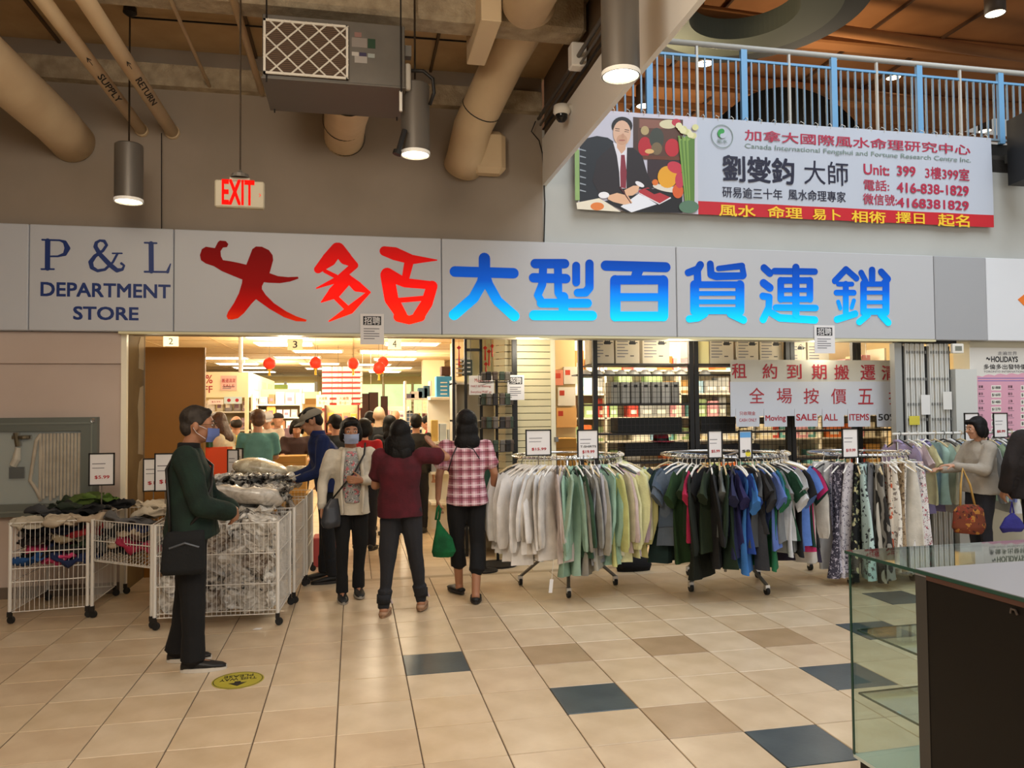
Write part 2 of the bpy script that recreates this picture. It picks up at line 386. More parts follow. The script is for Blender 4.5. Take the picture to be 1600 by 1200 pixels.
# store shell
M_shop = mat('shop_wall', 'd9c79c', .8); M_shopc = mat('shop_ceiling', 'dcc08e', .9, noise='d6b988', nscale=.8)
sc_ = struct('ceiling_store', MB().bb(-9, 12.5, YW+.3, 30, 2.9, 3.0), M_shopc)
mbs = MB()
for i in range(-7, 10): mbs.bb(i*1.22-.01, i*1.22+.01, 8, 29.9, 2.892, 2.9)
for j in range(14): mbs.bb(-9, 12, 8.3+j*1.6, 8.32+j*1.6, 2.891, 2.9)
mbs.build('ceiling_grid', mat('ceiling_grid', 'bb9c6c', .8), sc_)
struct('wall_store_back', MB().bb(-9, 12.5, 30, 30.2, 0, 2.9), mat('shop_back_wall', 'c2a873', .8))
struct('wall_store_left', MB().bb(-9.1, -9, YW, 30, 0, 3), M_shop); struct('wall_store_right', MB().bb(8.2, 8.3, YW+.2, 30, 0, 3), M_shop)
wn = struct('window_1', MB().bb(-3.6, -1.4, 29.9, 29.98, 1.75, 2.65), mat('daylight_pane', 'dfe6d2', .3, emit=1.6, ecol='e6f0da'))
for x in (-3.6, -2.5, -1.4): MB().bb(x-.05, x+.05, 29.85, 29.95, 1.7, 2.7).build('window_frame', M_white, wn)
wn = struct('window_2', MB().bb(.2, 3.2, 29.9, 29.98, 1.0, 2.6), mat('green_pane', 'bcd49a', .3, emit=1.1, ecol='c8e0a0', noise='8fb070', nscale=3))
for x in (.2, 1.1, 2.2, 3.2): MB().bb(x-.05, x+.05, 29.85, 29.95, 1.0, 2.65).build('window_frame', mat('window_frame', 'cdb98c', .6), wn)
struct('wall_column', MB().bb(1.85, 2.35, 14.6, 15.1, 0, 2.9), mat('column_paint', 'e6d3a8', .7))
struct('wall_column_far', MB().bb(1.75, 2.3, 20, 20.5, 0, 2.9), mat('column_paint', 'e6d3a8', .7))
# light panels of the store ceiling (positions measured)
M_lp = mat('lit_diffuser', 'ffffff', .5, emit=9, ecol='fff2d2')
lf0 = None
LP = [(-1.3, 13.7), (-1.3, 15.3), (-.75, 17.0), (-1.3, 19.0), (-3.0, 19.3), (-3.05, 21.7), (-2.9, 23.6), (-3.0, 26), (-.9, 21.5), (-.9, 24), (.42, 17.1), (1.02, 17.1), (1.0, 19.6), (.5, 21.9), (1.2, 23.5), (1.1, 15.0), (1.0, 26), (2.6, 9.6), (2.95, 12.0), (3.6, 8.9), (5.4, 9.6), (4.4, 12), (-4.2, 12), (.3, 11.4)]
for k, (x, y) in enumerate(LP):
    col_ = 'left' if x < -2 else 'right' if x > 0 else 'middle'; same = sorted(q[1]+q[0]*.01 for q in LP if ('left' if q[0] < -2 else 'right' if q[0] > 0 else 'middle') == col_)
    t = thing('ceiling_light', 'store ceiling light panel, %s from the shop front, %s column' % (('nearest', 'second', 'third', 'fourth', 'fifth', 'sixth', 'seventh', 'eighth', 'ninth', 'tenth', 'eleventh', 'twelfth', 'thirteenth', 'fourteenth', 'fifteenth', 'sixteenth')[same.index(y+x*.01)], col_), 'ceiling light', (x, y, 2.88), 0, 'store ceiling light panels')
    sx = .30 if k in (10, 11) else .5
    if k == 0: fr_m = MB().bb(-.53, .53, -.33, .33, 0, .02).mesh('frame', M_white); df_m = MB().bb(-.49, .49, -.29, .29, -.006, .0).mesh('diffuser', M_lp); fr_s = MB().bb(-.3, .3, -.43, .43, 0, .02).mesh('frame', M_white); df_s = MB().bb(-.27, .27, -.4, .4, -.006, 0).mesh('diffuser', M_lp)
    add('frame', fr_s if sx < .4 else fr_m, t); add('diffuser', df_s if sx < .4 else df_m, t)

# ---------------------------------------------------------------- mezzanine over the store: slab, ceiling, ring, railing
M_och = mat('upper_ceiling_paint', 'a06a3a', .9, noise='8c5a2f', nscale=1.0)
struct('upper_floor', MB().bb(1.95, 12.5, YW, 24, 4.3, 4.5), mat('slab_edge', '3c3833', .8))
uc = struct('ceiling_upper', MB().bb(2.12, 14, 6.4, 24, 8.0, 8.2), M_och)
for yb in (9.4, 11.6, 13.8, 16.0, 18.2): MB().bb(2.12, 14, yb-.15, yb+.15, 7.72, 8.0, bev=.03).build('ceiling_beam', M_och, uc)
for k, (yb, zb, rr) in enumerate(((10.4, 7.55, .09), (12.4, 7.5, .12), (13.2, 7.3, .07), (14.9, 7.1, .12), (15.6, 6.9, .07))): MB().tube([(2.2, yb, zb), (14, yb+.8, zb)], rr, 10).build('pipe', M_och, uc, smooth=True)
for xb in (3.0, 4.4, 5.8, 7.2, 8.6, 10): MB().bb(xb-.02, xb+.02, 6.4, 24, 7.95, 8.0).build('deck_seam', mat('deck_seam_dark', '4e321a', .9), uc)
struct('wall_upper_back', MB().bb(2.12, 14, 20, 20.3, 4.5, 8), mat('upper_back_wall', '7a4d2a', .9, noise='5a3a22', nscale=1.3))
struct('wall_upper_side', MB().bb(2.12, 2.3, 8.6, 20, 4.5, 8), mat('upper_back_wall2', '6d4526', .9))
t = thing('ceiling_ring', 'large round grey-green ceiling ring hanging above the mezzanine', 'ceiling ring', (5.15, 9.4, 6.9))
MB().lathe([(.72, .3), (.72, 0), (1.26, 0), (1.26, .06)], n=64).build('soffit', mat('ring_green', '4a4e42', .8), t)
MB().lathe([(1.26, .06), (1.62, .06), (1.64, .3), (1.2, .34)], n=64).build('outer_band', mat('ring_dark', '1f2223', .8), t)
ar = []
for k in range(25): a = math.pi*k/24; ar.append((7.45-1.9*math.cos(a), 4.5+2.65*math.sin(a)**.8))
add('dark_archway', MB().prism(ar, 'y', 12, 13.4).mesh('dark_archway', mat('arch_black', '050505', 1, spec=.05)), None, label='black arched canopy standing on the mezzanine behind the railing', cat='canopy')
t = thing('railing', 'light blue metal railing along the mezzanine edge above the banner', 'railing', (0, YW+.06, 0))
M_blue = mat('railing_blue', '6fa3cc', .45); M_rail = mat('handrail_grey', 'b9b7b0', .4)
MB().tube([(2.2, 0, 5.52), (12.4, 0, 5.52)], .03, 10).build('handrail', M_rail, t, smooth=True)
MB().bb(2.2, 12.4, -.012, .012, 5.37, 5.395).build('upper_bar', M_blue, t); MB().bb(2.2, 12.4, -.012, .012, 4.69, 4.715).build('lower_bar', mat('railing_steel', '7f8f9a', .4), t)
MB().bb(2.2, 12.4, .02, .06, 4.5, 4.66).build('kick_plate', M_dark, t)
PX = [wp(q, 150, YW).x for q in (1018, 1167, 1308, 1442, 1567)]; step = (PX[3]-PX[0])/3
posts = [PX[0]+step*k for k in range(7)]
pm = MB().bb(-.035, .035, -.02, .02, 4.66, 5.5).mesh('post', M_blue); tm_ = MB().bb(-.013, .013, -.013, .013, 4.69, 5.5).mesh('thin_post', M_rail); bmsh = MB().bb(-.009, .009, -.009, .009, 4.7, 5.38).mesh('baluster', mat('baluster', '7890a4', .4, .2))
for x in posts: add('post', pm, t, (x, 0, 0))
x0 = PX[0]-step
for k in range(8*12):
    x = x0 + k*step/12
    if x < 2.2 or x > 12.3: continue
    if k % 12 == 6: add('thin_post', tm_, t, (x, 0, 0))
    elif k % 12: add('baluster', bmsh, t, (x, 0, 0))

# ---------------------------------------------------------------- the illuminated sign band
YS = 7.45
def P2(x, y): p = wp(x, y, YS); return (p.x, p.z)
M_face = mat('sign_face', 'b8b9bc', .4, emit=.02, ecol='ffffff'); M_facew = mat('sign_face_white', 'd8dade', .35, emit=.03, ecol='ffffff'); M_edge = mat('sign_edge', '8f8a82', .5)
sg = thing('store_sign', 'long pale sign band with red and blue Chinese lettering over the shop opening', 'shop sign', (0, 0, 0))
xs = [-3.9, -2.79, -1.60, .835, 3.265, 6.325]
for a, b in zip(xs[:-1], xs[1:]):
    MB().bb(a+.004, b-.004, YS, YS+.1, 2.345, 3.28, bev=.006).build('panel', M_face, sg)
MB().bb(-2.06, 6.325, YS-.004, YS+.1, 2.322, 2.343).build('bottom_lip', mat('lip_cream', 'd8d0a8', .4), sg)
MB().bb(6.33, 7.0, YS, YS+.1, 2.34, 3.28, bev=.006).build('panel', M_edge and mat('sign_face_grey', 'a4a5a8', .4), sg)
MB().bb(-4, 7, YS+.1, YW, 2.345, 3.2).build('backing', M_edge, sg)
def stroke(mb, pts, ws, y0=YS-.004, y1=YS-.0005):
    """a brush stroke of varying width in the sign plane: discs joined by tapers"""
    n = len(pts); ws = ws if isinstance(ws, (list, tuple)) else [ws]*n; seg = 0
    q = [(Vector(P), w_/2) for P, w_ in zip(pts, ws)]
    for (p, r), (p2, r2) in zip(q[:-1], q[1:]):
        d = p2-p
        if d.length < 1e-5: continue
        a = math.atan2(d.y, d.x); out = []
        for k in range(9): t = a + math.pi/2 + math.pi*k/8; out.append((p.x+math.cos(t)*r, p.y+math.sin(t)*r))
        for k in range(9): t = a - math.pi/2 + math.pi*k/8; out.append((p2.x+math.cos(t)*r2, p2.y+math.sin(t)*r2))
        mb.prism(out, 'y', y1, y0-seg*.00012); seg += 1
    return mb
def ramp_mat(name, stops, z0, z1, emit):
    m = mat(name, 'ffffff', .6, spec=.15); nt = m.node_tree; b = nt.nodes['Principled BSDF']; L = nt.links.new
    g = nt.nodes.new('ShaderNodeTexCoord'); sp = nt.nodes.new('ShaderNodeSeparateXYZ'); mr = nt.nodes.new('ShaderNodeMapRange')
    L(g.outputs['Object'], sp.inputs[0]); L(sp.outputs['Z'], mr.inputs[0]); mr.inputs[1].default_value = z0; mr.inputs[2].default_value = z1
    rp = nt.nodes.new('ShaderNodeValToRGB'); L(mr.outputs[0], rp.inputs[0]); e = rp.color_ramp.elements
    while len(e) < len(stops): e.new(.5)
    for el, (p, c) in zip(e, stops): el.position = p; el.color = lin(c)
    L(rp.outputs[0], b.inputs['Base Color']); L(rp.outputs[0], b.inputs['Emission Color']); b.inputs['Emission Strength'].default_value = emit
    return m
# internally lit letters: glow of lamps at their feet painted as a height gradient
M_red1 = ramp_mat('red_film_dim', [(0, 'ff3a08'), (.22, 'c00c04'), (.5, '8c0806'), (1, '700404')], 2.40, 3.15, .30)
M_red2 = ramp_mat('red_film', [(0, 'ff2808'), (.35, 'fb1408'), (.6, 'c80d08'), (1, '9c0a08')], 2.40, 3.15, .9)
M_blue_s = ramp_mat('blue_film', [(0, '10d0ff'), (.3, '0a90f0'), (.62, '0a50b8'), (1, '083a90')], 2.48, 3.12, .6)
def cs(ox, oy, s): return lambda x, y: P2(ox + x/s, oy + y/s)
c1 = cs(0, 330, 3.2); c2 = cs(480, 360, 3.0769); c3 = cs(950, 370, 2.4615)
mpp = lambda s: (wp(700, 450, YS).x - wp(600, 450, YS).x)/100/s
da = [(1100,147),(1130,150),(1142,165),(1135,180),(1115,182),(1103,200),(1105,225),(1115,245),(1150,250),(1190,258),(1232,268),(1245,235),(1262,190),(1280,177),(1310,178),(1345,195),(1363,220),(1366,245),(1355,285),(1348,310),(1390,325),(1440,330),(1490,328),(1493,337),(1450,352),(1400,360),(1345,358),(1320,355),(1310,375),(1310,390),(1330,420),(1370,460),(1430,500),(1480,525),(1533,543),(1530,552),(1480,550),(1420,530),(1350,490),(1280,440),(1260,460),(1220,510),(1190,535),(1160,542),(1140,540),(1133,525),(1140,505),(1170,460),(1195,410),(1210,360),(1212,342),(1170,325),(1110,300),(1070,275),(1030,262),(1005,245),(1000,220),(1010,190),(1030,178),(1075,185),(1090,155)]
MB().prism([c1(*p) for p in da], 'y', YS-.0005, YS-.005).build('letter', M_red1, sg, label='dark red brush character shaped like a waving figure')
def glyph(cf, k, strokes, m):
    mb = MB()
    for i, (pts, w_) in enumerate(strokes):
        ww = [v*k for v in (w_ if isinstance(w_, (list, tuple)) else [w_]*len(pts))]
        stroke(mb, [cf(*p) for p in pts], ww, YS-.004-i*.0004)
    return mb.build('letter', m, sg)
k2 = mpp(3.0769); k3 = mpp(2.4615); kr = k2*1.32; k2 *= 1.13; k3 *= 1.16; k1 = mpp(3.2)
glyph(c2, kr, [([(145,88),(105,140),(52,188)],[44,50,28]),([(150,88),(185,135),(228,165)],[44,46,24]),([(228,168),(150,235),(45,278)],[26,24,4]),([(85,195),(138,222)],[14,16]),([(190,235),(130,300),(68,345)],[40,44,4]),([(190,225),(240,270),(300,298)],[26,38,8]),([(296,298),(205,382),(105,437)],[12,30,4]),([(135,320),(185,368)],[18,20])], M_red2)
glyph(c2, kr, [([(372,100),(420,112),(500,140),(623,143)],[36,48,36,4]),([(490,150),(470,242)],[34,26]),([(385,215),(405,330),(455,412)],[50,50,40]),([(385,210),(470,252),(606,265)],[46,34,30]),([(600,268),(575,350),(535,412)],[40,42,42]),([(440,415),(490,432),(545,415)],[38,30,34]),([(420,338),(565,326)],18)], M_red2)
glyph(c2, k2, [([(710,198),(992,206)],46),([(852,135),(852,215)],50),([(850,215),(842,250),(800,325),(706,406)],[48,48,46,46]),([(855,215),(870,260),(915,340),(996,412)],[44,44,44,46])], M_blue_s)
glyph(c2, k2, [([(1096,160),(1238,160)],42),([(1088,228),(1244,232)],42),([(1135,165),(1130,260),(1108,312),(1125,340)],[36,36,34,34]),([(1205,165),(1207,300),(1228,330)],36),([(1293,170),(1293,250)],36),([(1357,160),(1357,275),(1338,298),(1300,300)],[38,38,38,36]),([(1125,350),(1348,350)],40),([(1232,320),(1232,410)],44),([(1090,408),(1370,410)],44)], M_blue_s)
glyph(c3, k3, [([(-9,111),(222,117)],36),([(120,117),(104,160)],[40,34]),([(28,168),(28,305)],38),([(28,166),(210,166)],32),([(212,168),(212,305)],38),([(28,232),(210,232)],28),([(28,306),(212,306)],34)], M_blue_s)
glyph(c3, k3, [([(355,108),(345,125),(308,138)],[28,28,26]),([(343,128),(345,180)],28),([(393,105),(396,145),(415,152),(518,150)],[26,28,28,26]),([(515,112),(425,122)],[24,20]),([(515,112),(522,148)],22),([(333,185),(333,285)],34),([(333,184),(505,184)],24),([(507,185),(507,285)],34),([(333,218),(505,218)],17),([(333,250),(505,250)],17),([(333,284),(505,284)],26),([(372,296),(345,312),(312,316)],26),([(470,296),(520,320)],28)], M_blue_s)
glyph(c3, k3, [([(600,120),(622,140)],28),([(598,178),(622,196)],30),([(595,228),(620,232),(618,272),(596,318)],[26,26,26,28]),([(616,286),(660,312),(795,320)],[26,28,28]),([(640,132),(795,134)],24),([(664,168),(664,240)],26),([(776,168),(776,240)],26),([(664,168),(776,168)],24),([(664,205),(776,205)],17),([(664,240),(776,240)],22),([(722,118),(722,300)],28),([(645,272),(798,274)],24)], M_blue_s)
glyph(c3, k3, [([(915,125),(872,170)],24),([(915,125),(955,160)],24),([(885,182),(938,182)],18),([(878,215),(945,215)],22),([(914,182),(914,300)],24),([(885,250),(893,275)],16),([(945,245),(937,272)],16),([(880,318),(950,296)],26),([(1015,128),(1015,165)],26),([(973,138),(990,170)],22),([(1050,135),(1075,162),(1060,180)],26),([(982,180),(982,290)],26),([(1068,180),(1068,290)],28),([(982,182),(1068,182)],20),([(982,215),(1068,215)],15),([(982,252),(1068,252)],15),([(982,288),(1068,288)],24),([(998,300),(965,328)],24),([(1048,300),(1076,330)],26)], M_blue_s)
M_navy = mat('navy_lettering', '1d3472', .4)
def serif(strokes):
    mb = MB()
    for i, (pts, w_) in enumerate(strokes):
        ww = [v*k1 for v in (w_ if isinstance(w_, (list, tuple)) else [w_]*len(pts))]; stroke(mb, [c1(*p) for p in pts], ww, YS-.004-i*.0004)
    mb.build('letter', M_navy, sg)
serif([([(239,148),(238,286)],22),([(212,143),(300,146)],8),([(208,290),(270,290)],8),([(300,146),(325,155),(338,185),(325,215),(290,226),(250,226)],[8,16,24,16,8,7])])
serif([([(610,211),(563,211)],7),([(588,212),(565,255),(525,292),(488,298),(460,282),(454,255),(475,225),(515,198),(534,170),(522,150),(500,147),(482,158),(478,178),(500,215),(550,268),(585,296),(612,292),(622,272),(608,262)],[10,10,12,14,18,20,16,12,12,14,10,14,18,20,22,20,12,8,12])])
serif([([(756,162),(757,300)],22),([(724,158),(783,160)],8),([(724,303),(838,304)],9),([(838,304),(853,264)],[14,5])])
text('DEPARTMENT', prect(64, 441, 266, 462, YS), YS-.0005, M_navy, sg, bold=.028)
text('STORE', prect(115, 479, 216, 499, YS), YS-.0005, M_navy, sg, bold=.028)
t = thing('neighbour_sign', 'white sign panel with an orange leaf shape at the right edge', 'shop sign')
MB().bb(7.005, 9.4, YS, YS+.1, 2.34, 3.28, bev=.006).build('panel', M_facew, t)
MB().prism([P2(1590, 468), P2(1600, 460), P2(1625, 452), P2(1650, 470), P2(1625, 482), P2(1600, 478)], 'y', YS-.0005, YS-.004).build('leaf_logo', mat('orange_logo', 'e87a28', .4), t)
# ================================================================ OVERHEAD
def pendant(px, py_top, py_bot, Y, label, top=None):
    b = wp(px, py_bot, Y); tz = wp(px, py_top, Y).z; h = tz - b.z; top = top or 4.97
    t = thing('pendant_lamp', label, 'pendant lamp', (b.x, Y, b.z), 0, 'grey cylinder pendants')
    MB().lathe([(.104, .02), (.104, 0), (.11, 0), (.11, h-.01), (.1, h), (.012, h)], n=32).build('cylinder_shade', mat('lamp_grey', '6d675f', .38, .35), t, smooth=True)
    smooth_by_angle(t.children[-1])
    MB().lathe([(.112, .0), (.112, .025), (.104, .025), (.104, .0)], n=32).build('trim_ring', mat('trim_ring', 'e9e2d4', .3, emit=.25), t)
    MB().lathe([(.001, .05), (.06, .045), (.103, .012)], n=32).build('lens', mat('lit_lens', 'fff6e4', .4, emit=7, ecol='ffeecb'), t, smooth=True)
    MB().tube([(0, 0, h), (0, 0, top-b.z)], .008, 6).build('stem', mat('stem_bronze', '3b3024', .4, .5), t)
    MB().lathe([(.001, top-b.z), (.05, top-b.z), (.055, top-b.z-.05), (.02, top-b.z-.075), (.008, top-b.z-.08)], n=12).build('canopy', M_dark, t)
    l = bpy.data.lights.new('lamp_beam', 'SPOT'); l.energy = 26; l.color = (1, .86, .66); l.spot_size = R(70); l.spot_blend = .6; l.shadow_soft_size = .08
    o = bpy.data.objects.new('lamp_beam', l); COL.objects.link(o); o.parent = t; o.location = (0, 0, -.02); return t
pendant(201, 226, 316, 6.8, 'small grey cylinder pendant hanging at the left above the store lettering')
pendant(649, 133, 243, 5.85, 'grey cylinder pendant beside the ventilation unit')
pendant(970, -60, 120, 4.2, 'large grey cylinder pendant in front of the edge beam')

def exit_sign():
    Y = 5.0; a = wp(335, 280, Y); b = wp(413, 326, Y); x0, x1, z1, z0 = a.x, b.x, a.z, b.z; cx = (x0+x1)/2
    t = thing('exit_sign', 'white EXIT sign with glowing red letters hanging from a thin rod', 'exit sign', (cx, Y, z0))
    w_, h_ = x1-x0, z1-z0
    MB().bb(-w_/2, w_/2, 0, .05, 0, h_, bev=.008).build('housing', mat('exit_housing', 'a89e88', .6), t)
    MB().bb(-.06, .06, .005, .045, h_, h_+.02).build('mounting_plate', mat('exit_housing', 'a89e88', .6), t)
    MB().lathe([(.06, h_+.02), (.05, h_+.045), (.015, h_+.06), (.008, h_+.07)], (0, .025, 0), 14).build('canopy', M_steel, t)
    MB().tube([(0, .025, h_+.05), (0, .025, 4.97-z0)], .006, 6).build('rod', mat('stem_bronze', '3b3024', .4, .5), t)
    r = prect(347, 281, 397, 318, Y)
    text('EXIT', (r[0]-cx, r[1]-z0, r[2]-cx, r[3]-z0), -.001, mat('exit_red', 'a00802', .7, emit=.85, ecol='ff0602', spec=.1), t, bold=.03)
    MB().prism([(w_/2-.028, h_/2-.012), (w_/2-.02, h_/2-.002), (w_/2-.028, h_/2+.008), (w_/2-.032, h_/2+.008), (w_/2-.024, h_/2-.002), (w_/2-.032, h_/2-.012)], 'y', -.002, 0).build('arrow', mat('exit_red', 'a00802', .7), t)
exit_sign()

def hvac():
    x0, x1, y0, y1, z0, z1 = -.635, .375, 5.68, 6.28, 4.0, 4.46
    t = thing('ventilation_unit', 'grey ceiling ventilation unit with a white lattice air filter', 'ventilation unit', ((x0+x1)/2, (y0+y1)/2, z0))
    cx, cy = (x0+x1)/2, (y0+y1)/2; hw, hd = (x1-x0)/2, (y1-y0)/2
    M_h = mat('unit_sheet_metal', '77726a', .45, .35, noise='6b665e', nscale=3)
    MB().bb(-hw, hw, -hd, hd, 0, z1-z0, bev=.006).build('casing', M_h, t)
    MB().bb(-hw-.005, hw+.005, -hd-.008, hd, -.012, 0).build('base_flange', mat('flange', '6a655d', .5, .3), t)
    fx0, fx1, fz0, fz1 = -hw+.01, -hw+.60, .015, .41
    f = MB().bb(fx0, fx1, -hd-.02, -hd-.001, fz0, fz1).build('air_filter', mat('filter_media', '4c3c30', .9), t)
    mb = MB()
    for k in range(26): z = fz0+.02+k*(fz1-fz0-.04)/25; mb.tube([(fx0+.02, -hd-.022, z), (fx1-.02, -hd-.022, z)], .004, 5)
    mb.build('pleats', mat('filter_pleat', '6e5846', .9), f)
    mb = MB(); M_fw = mat('filter_frame', 'ddd6c8', .7)
    for a in ((fx0, fx1, fz0, fz0+.016), (fx0, fx1, fz1-.016, fz1), (fx0, fx0+.016, fz0, fz1), (fx1-.016, fx1, fz0, fz1)): mb.bb(a[0], a[1], -hd-.032, -hd-.018, a[2], a[3])
    mb.build('filter_frame', M_fw, f)
    mb = MB(); W, H = fx1-fx0, fz1-fz0; s = .148
    def clip(p, d):
        ts = []
        for t_ in [(fx0-p[0])/d[0], (fx1-p[0])/d[0], (fz0-p[1])/d[1], (fz1-p[1])/d[1]]:
            q = (p[0]+d[0]*t_, p[1]+d[1]*t_)
            if fx0-1e-6 <= q[0] <= fx1+1e-6 and fz0-1e-6 <= q[1] <= fz1+1e-6: ts.append(t_)
        return (min(ts), max(ts)) if len(ts) > 1 else None
    for sg_ in (1, -1):
        for k in range(-4, 9):
            p = (fx0+k*s+.03, fz0 if sg_ > 0 else fz1); c = clip(p, (1, .95*sg_))
            if c and c[1]-c[0] > .01: mb.tube([(p[0]+c[0], -hd-.028, p[1]+.95*sg_*c[0]), (p[0]+c[1], -hd-.028, p[1]+.95*sg_*c[1])], .006, 5)
    mb.build('lattice', M_fw, f)
    for nm, xx, zz, w_, h_, c in (('label_plate', .12, .27, .11, .07, '8b827a'), ('label_plate', .14, .345, .05, .035, '8d6a62'), ('label_plate', .235, .27, .055, .07, '24402a'), ('label_plate', .12, .205, .05, .028, 'b9b2a8'), ('label_plate', .175, .205, .05, .028, '3a3450'), ('label_plate', .14, .155, .09, .05, 'a39c94'), ('label_plate', .235, .2, .05, .03, '9aa09a')):
        MB().bb(xx-.0, xx+w_, -hd-.003, -hd, zz, zz+h_).build(nm, mat('plate_'+c, c, .5), t)
    for x in (-hw+.03, hw-.03):
        for y in (-hd-.0, hd-.02): MB().tube([(x, y-.012, -.04), (x, y-.012, 4.97-z0)], .006, 6).build('hanger_rod', M_dark, t)
    # right-hand wiring
    MB().bb(hw, hw+.05, -hd+.03, -hd+.10, .25, .33).build('junction_box', M_steel, t); MB().bb(hw+.002, hw+.045, -hd+.03, -hd+.08, .0, .20, bev=.01).build('valve_body', mat('pale_plastic', 'b8b0a2', .5), t)
    MB().tube([(hw+.05, -hd+.05, .15), (hw+.14, -hd+.05, .155), (hw+.21, -hd+.05, .10), (hw+.22, -hd+.06, 0), (hw+.19, -hd+.1, -.08)], .014, 8).build('flexible_conduit', M_dark, t, smooth=True)
    # drain pipe below with a black end
    MB().tube([(hw-.03, -hd+.03, -.02), (hw-.03, -hd+.03, -.17)], .012, 8).build('white_drain', M_white, t)
    MB().tube([(hw-.0, -hd+.05, -.30), (hw-.05, -hd+.05, -.47)], .02, 8).tube([(hw-.05, -hd+.05, -.46), (hw-.06, -hd+.05, -.49)], .034, 10).build('black_drain', M_black, t)
    # round duct to the wall
    a = MB().tube([(.09, hd-.02, .16), (.09, hd+.3, .18), (.06, hd+.7, .22), (.04, YW-cy+.02, .25)], .185, 28, cap=False).build('round_duct', M_duct, t, smooth=True)
    for y, zz in ((hd+.75, .225), (YW-cy-.04, .248)): MB().lathe([(.187, -.008), (.192, 0), (.187, .008)], n=28).build('duct_band', M_dark, a, rz=0).matrix_local = Matrix.Translation((.05, y, zz)) @ Matrix.Rotation(R(90), 4, 'X')
hvac()

def pipe(name, label, pts, r, m=M_duct, cat='pipe', n=14, bands=()):
    o = MB().tube(pts, r, n).build(name, m, label=label, cat=cat, smooth=True); return o
dp = [Vector((1.42, 3.0, 4.72)), Vector((1.30, 5.7, 4.72)), wp(836, -4, 6.05)+Vector((0, 0, -.05)), wp(790, 90, 6.75), wp(752, 170, 7.2)]
dp += [Vector((dp[-1].x-.06, 7.36, dp[-1].z-.12)), wp(728, 245, 7.45), wp(722, 262, 7.56)]
big = pipe('air_duct', 'wide cream round duct running overhead to an elbow at the wall', dp, .187, n=32, cat='duct')
MB().lathe([(.189, -.006), (.194, 0), (.189, .006)], n=28).build('duct_band', M_dark, big).matrix_local = Matrix.Translation(dp[4]) @ (dp[5]-dp[3]).to_track_quat('Z', 'Y').to_matrix().to_4x4()
MB().box(wp(762, 240, 7.45), (.34, .2, .42), bev=.05).build('elbow_box', M_duct, big)
zb = 4.55; q = [fp(754, 31, zb), fp(784, 34, zb), fp(763, 103, zb), fp(730, 101, zb)]
o = MB().bb(q[0].x-.01, q[1].x, q[0].y, q[3].y, zb, 4.97, bev=.006).build('duct_box', mat('box_cream', 'dcc49e', .7), label='square cream duct box beside the wide round duct', cat='duct box')
for nm, lb, p0, z, r in (('heating_pipe', 'cream pipe lettered RETURN running overhead at the left', (265, 200), 4.2, .058), ('heating_pipe', 'cream pipe lettered SUPPLY left of the RETURN pipe', (215, 195), 4.2, .05)):
    e = fp(*p0, z); o = pipe(nm, lb, [(e.x, 2.5, z), (e.x, 5.5, z), (e.x, YW, z)], r, n=16)
    o['group'] = 'overhead heating pipes'
    em = r*1.01; wrd = 'RETURN' if 'lettered RETURN' in lb else 'SUPPLY'
    n_ = Vector((.6, 0, -.8)); up = Vector((.8, 0, .6)); rt = Vector((0, 1, 0)); Mx = Matrix((rt, -n_, up)).transposed().to_4x4()
    for s, a, b, h in ((wrd, 6.25, 6.75, .05), ('←', 5.95, 6.08, .03)):
        tx = text(s, (0, -h/2, b-a, h/2), 0, M_dark, o, bold=.01); tx.matrix_local = Matrix.Translation(Vector((e.x, a, z)) + n_*em) @ Mx
    MB().lathe([(r+.001, -.05), (r+.008, -.04), (r+.008, 0), (r+.001, .0)], n=20).build('wall_collar', M_duct, o).matrix_local = Matrix.Translation((e.x, YW-.005, z)) @ Matrix.Rotation(R(-90), 4, 'X')
    if 'lettered RETURN' in lb: MB().tube([(e.x-.07, 7.44, z-.05), (e.x-.07, 7.46, z-.95)], .005, 5).build('hanger_rod', M_dark, o)
pipe('air_duct', 'wide cream round duct at the far upper left', [(-2.58, 3, 4.13), (-2.56, 6, 4.13), (-2.50, 7.2, 4.1), (-2.48, YW, 4.06)], .19, n=28, cat='duct')
pipe('sprinkler_pipe', 'thin cream sprinkler branch between the RETURN pipe and the exit sign rod', [(-1.31, 3, 4.62), (-1.30, YW-.1, 4.62)], .016, n=8)
pipe('sprinkler_pipe', 'cream sprinkler branch left of the ventilation unit', [(-.87, 3, 4.62), (-.84, YW-.1, 4.60)], .028, n=10)
pipe('conduit', 'thin metal conduit crossing the ceiling left of the ventilation unit', [wp(205, 27, 6.9), wp(410, 42, 6.9), wp(800, 70, 6.9)], .008, M_dark, n=6)
for k, (dz, dx, r) in enumerate(((4.40, .03, .012), (4.44, .06, .012), (4.5, .08, .018))): pipe('conduit', ('lowest', 'middle', 'uppermost')[k] + ' of the conduits along the top of the edge beam', [(1.885-dx, 1, dz), (1.885-dx, 7.4, dz)], r, M_steel if k else M_dark, n=6)
o = MB().bb(1.75, 1.88, 6.0, 6.12, 4.42, 4.62, bev=.01).build('junction_box', M_beam, label='small pale junction box above the edge beam', cat='junction box')
t = thing('dome_camera', 'white dome security camera on the side of the edge beam', 'security camera', (1.88, 6.5, 4.25))
MB().tube([(0, 0, .02), (-.06, 0, .02)], .03, 10).lathe([(.001, .03), (.07, .03), (.075, -.03), (.055, -.05)], (-.085, 0, 0), 20).build('housing', M_white, t, smooth=True)
MB().lathe([(.055, -.05), (.05, -.085), (.03, -.11), (.001, -.118)], (-.085, 0, 0), 20).build('dome', mat('smoked_dome', '1a1a1a', .1), t, smooth=True)
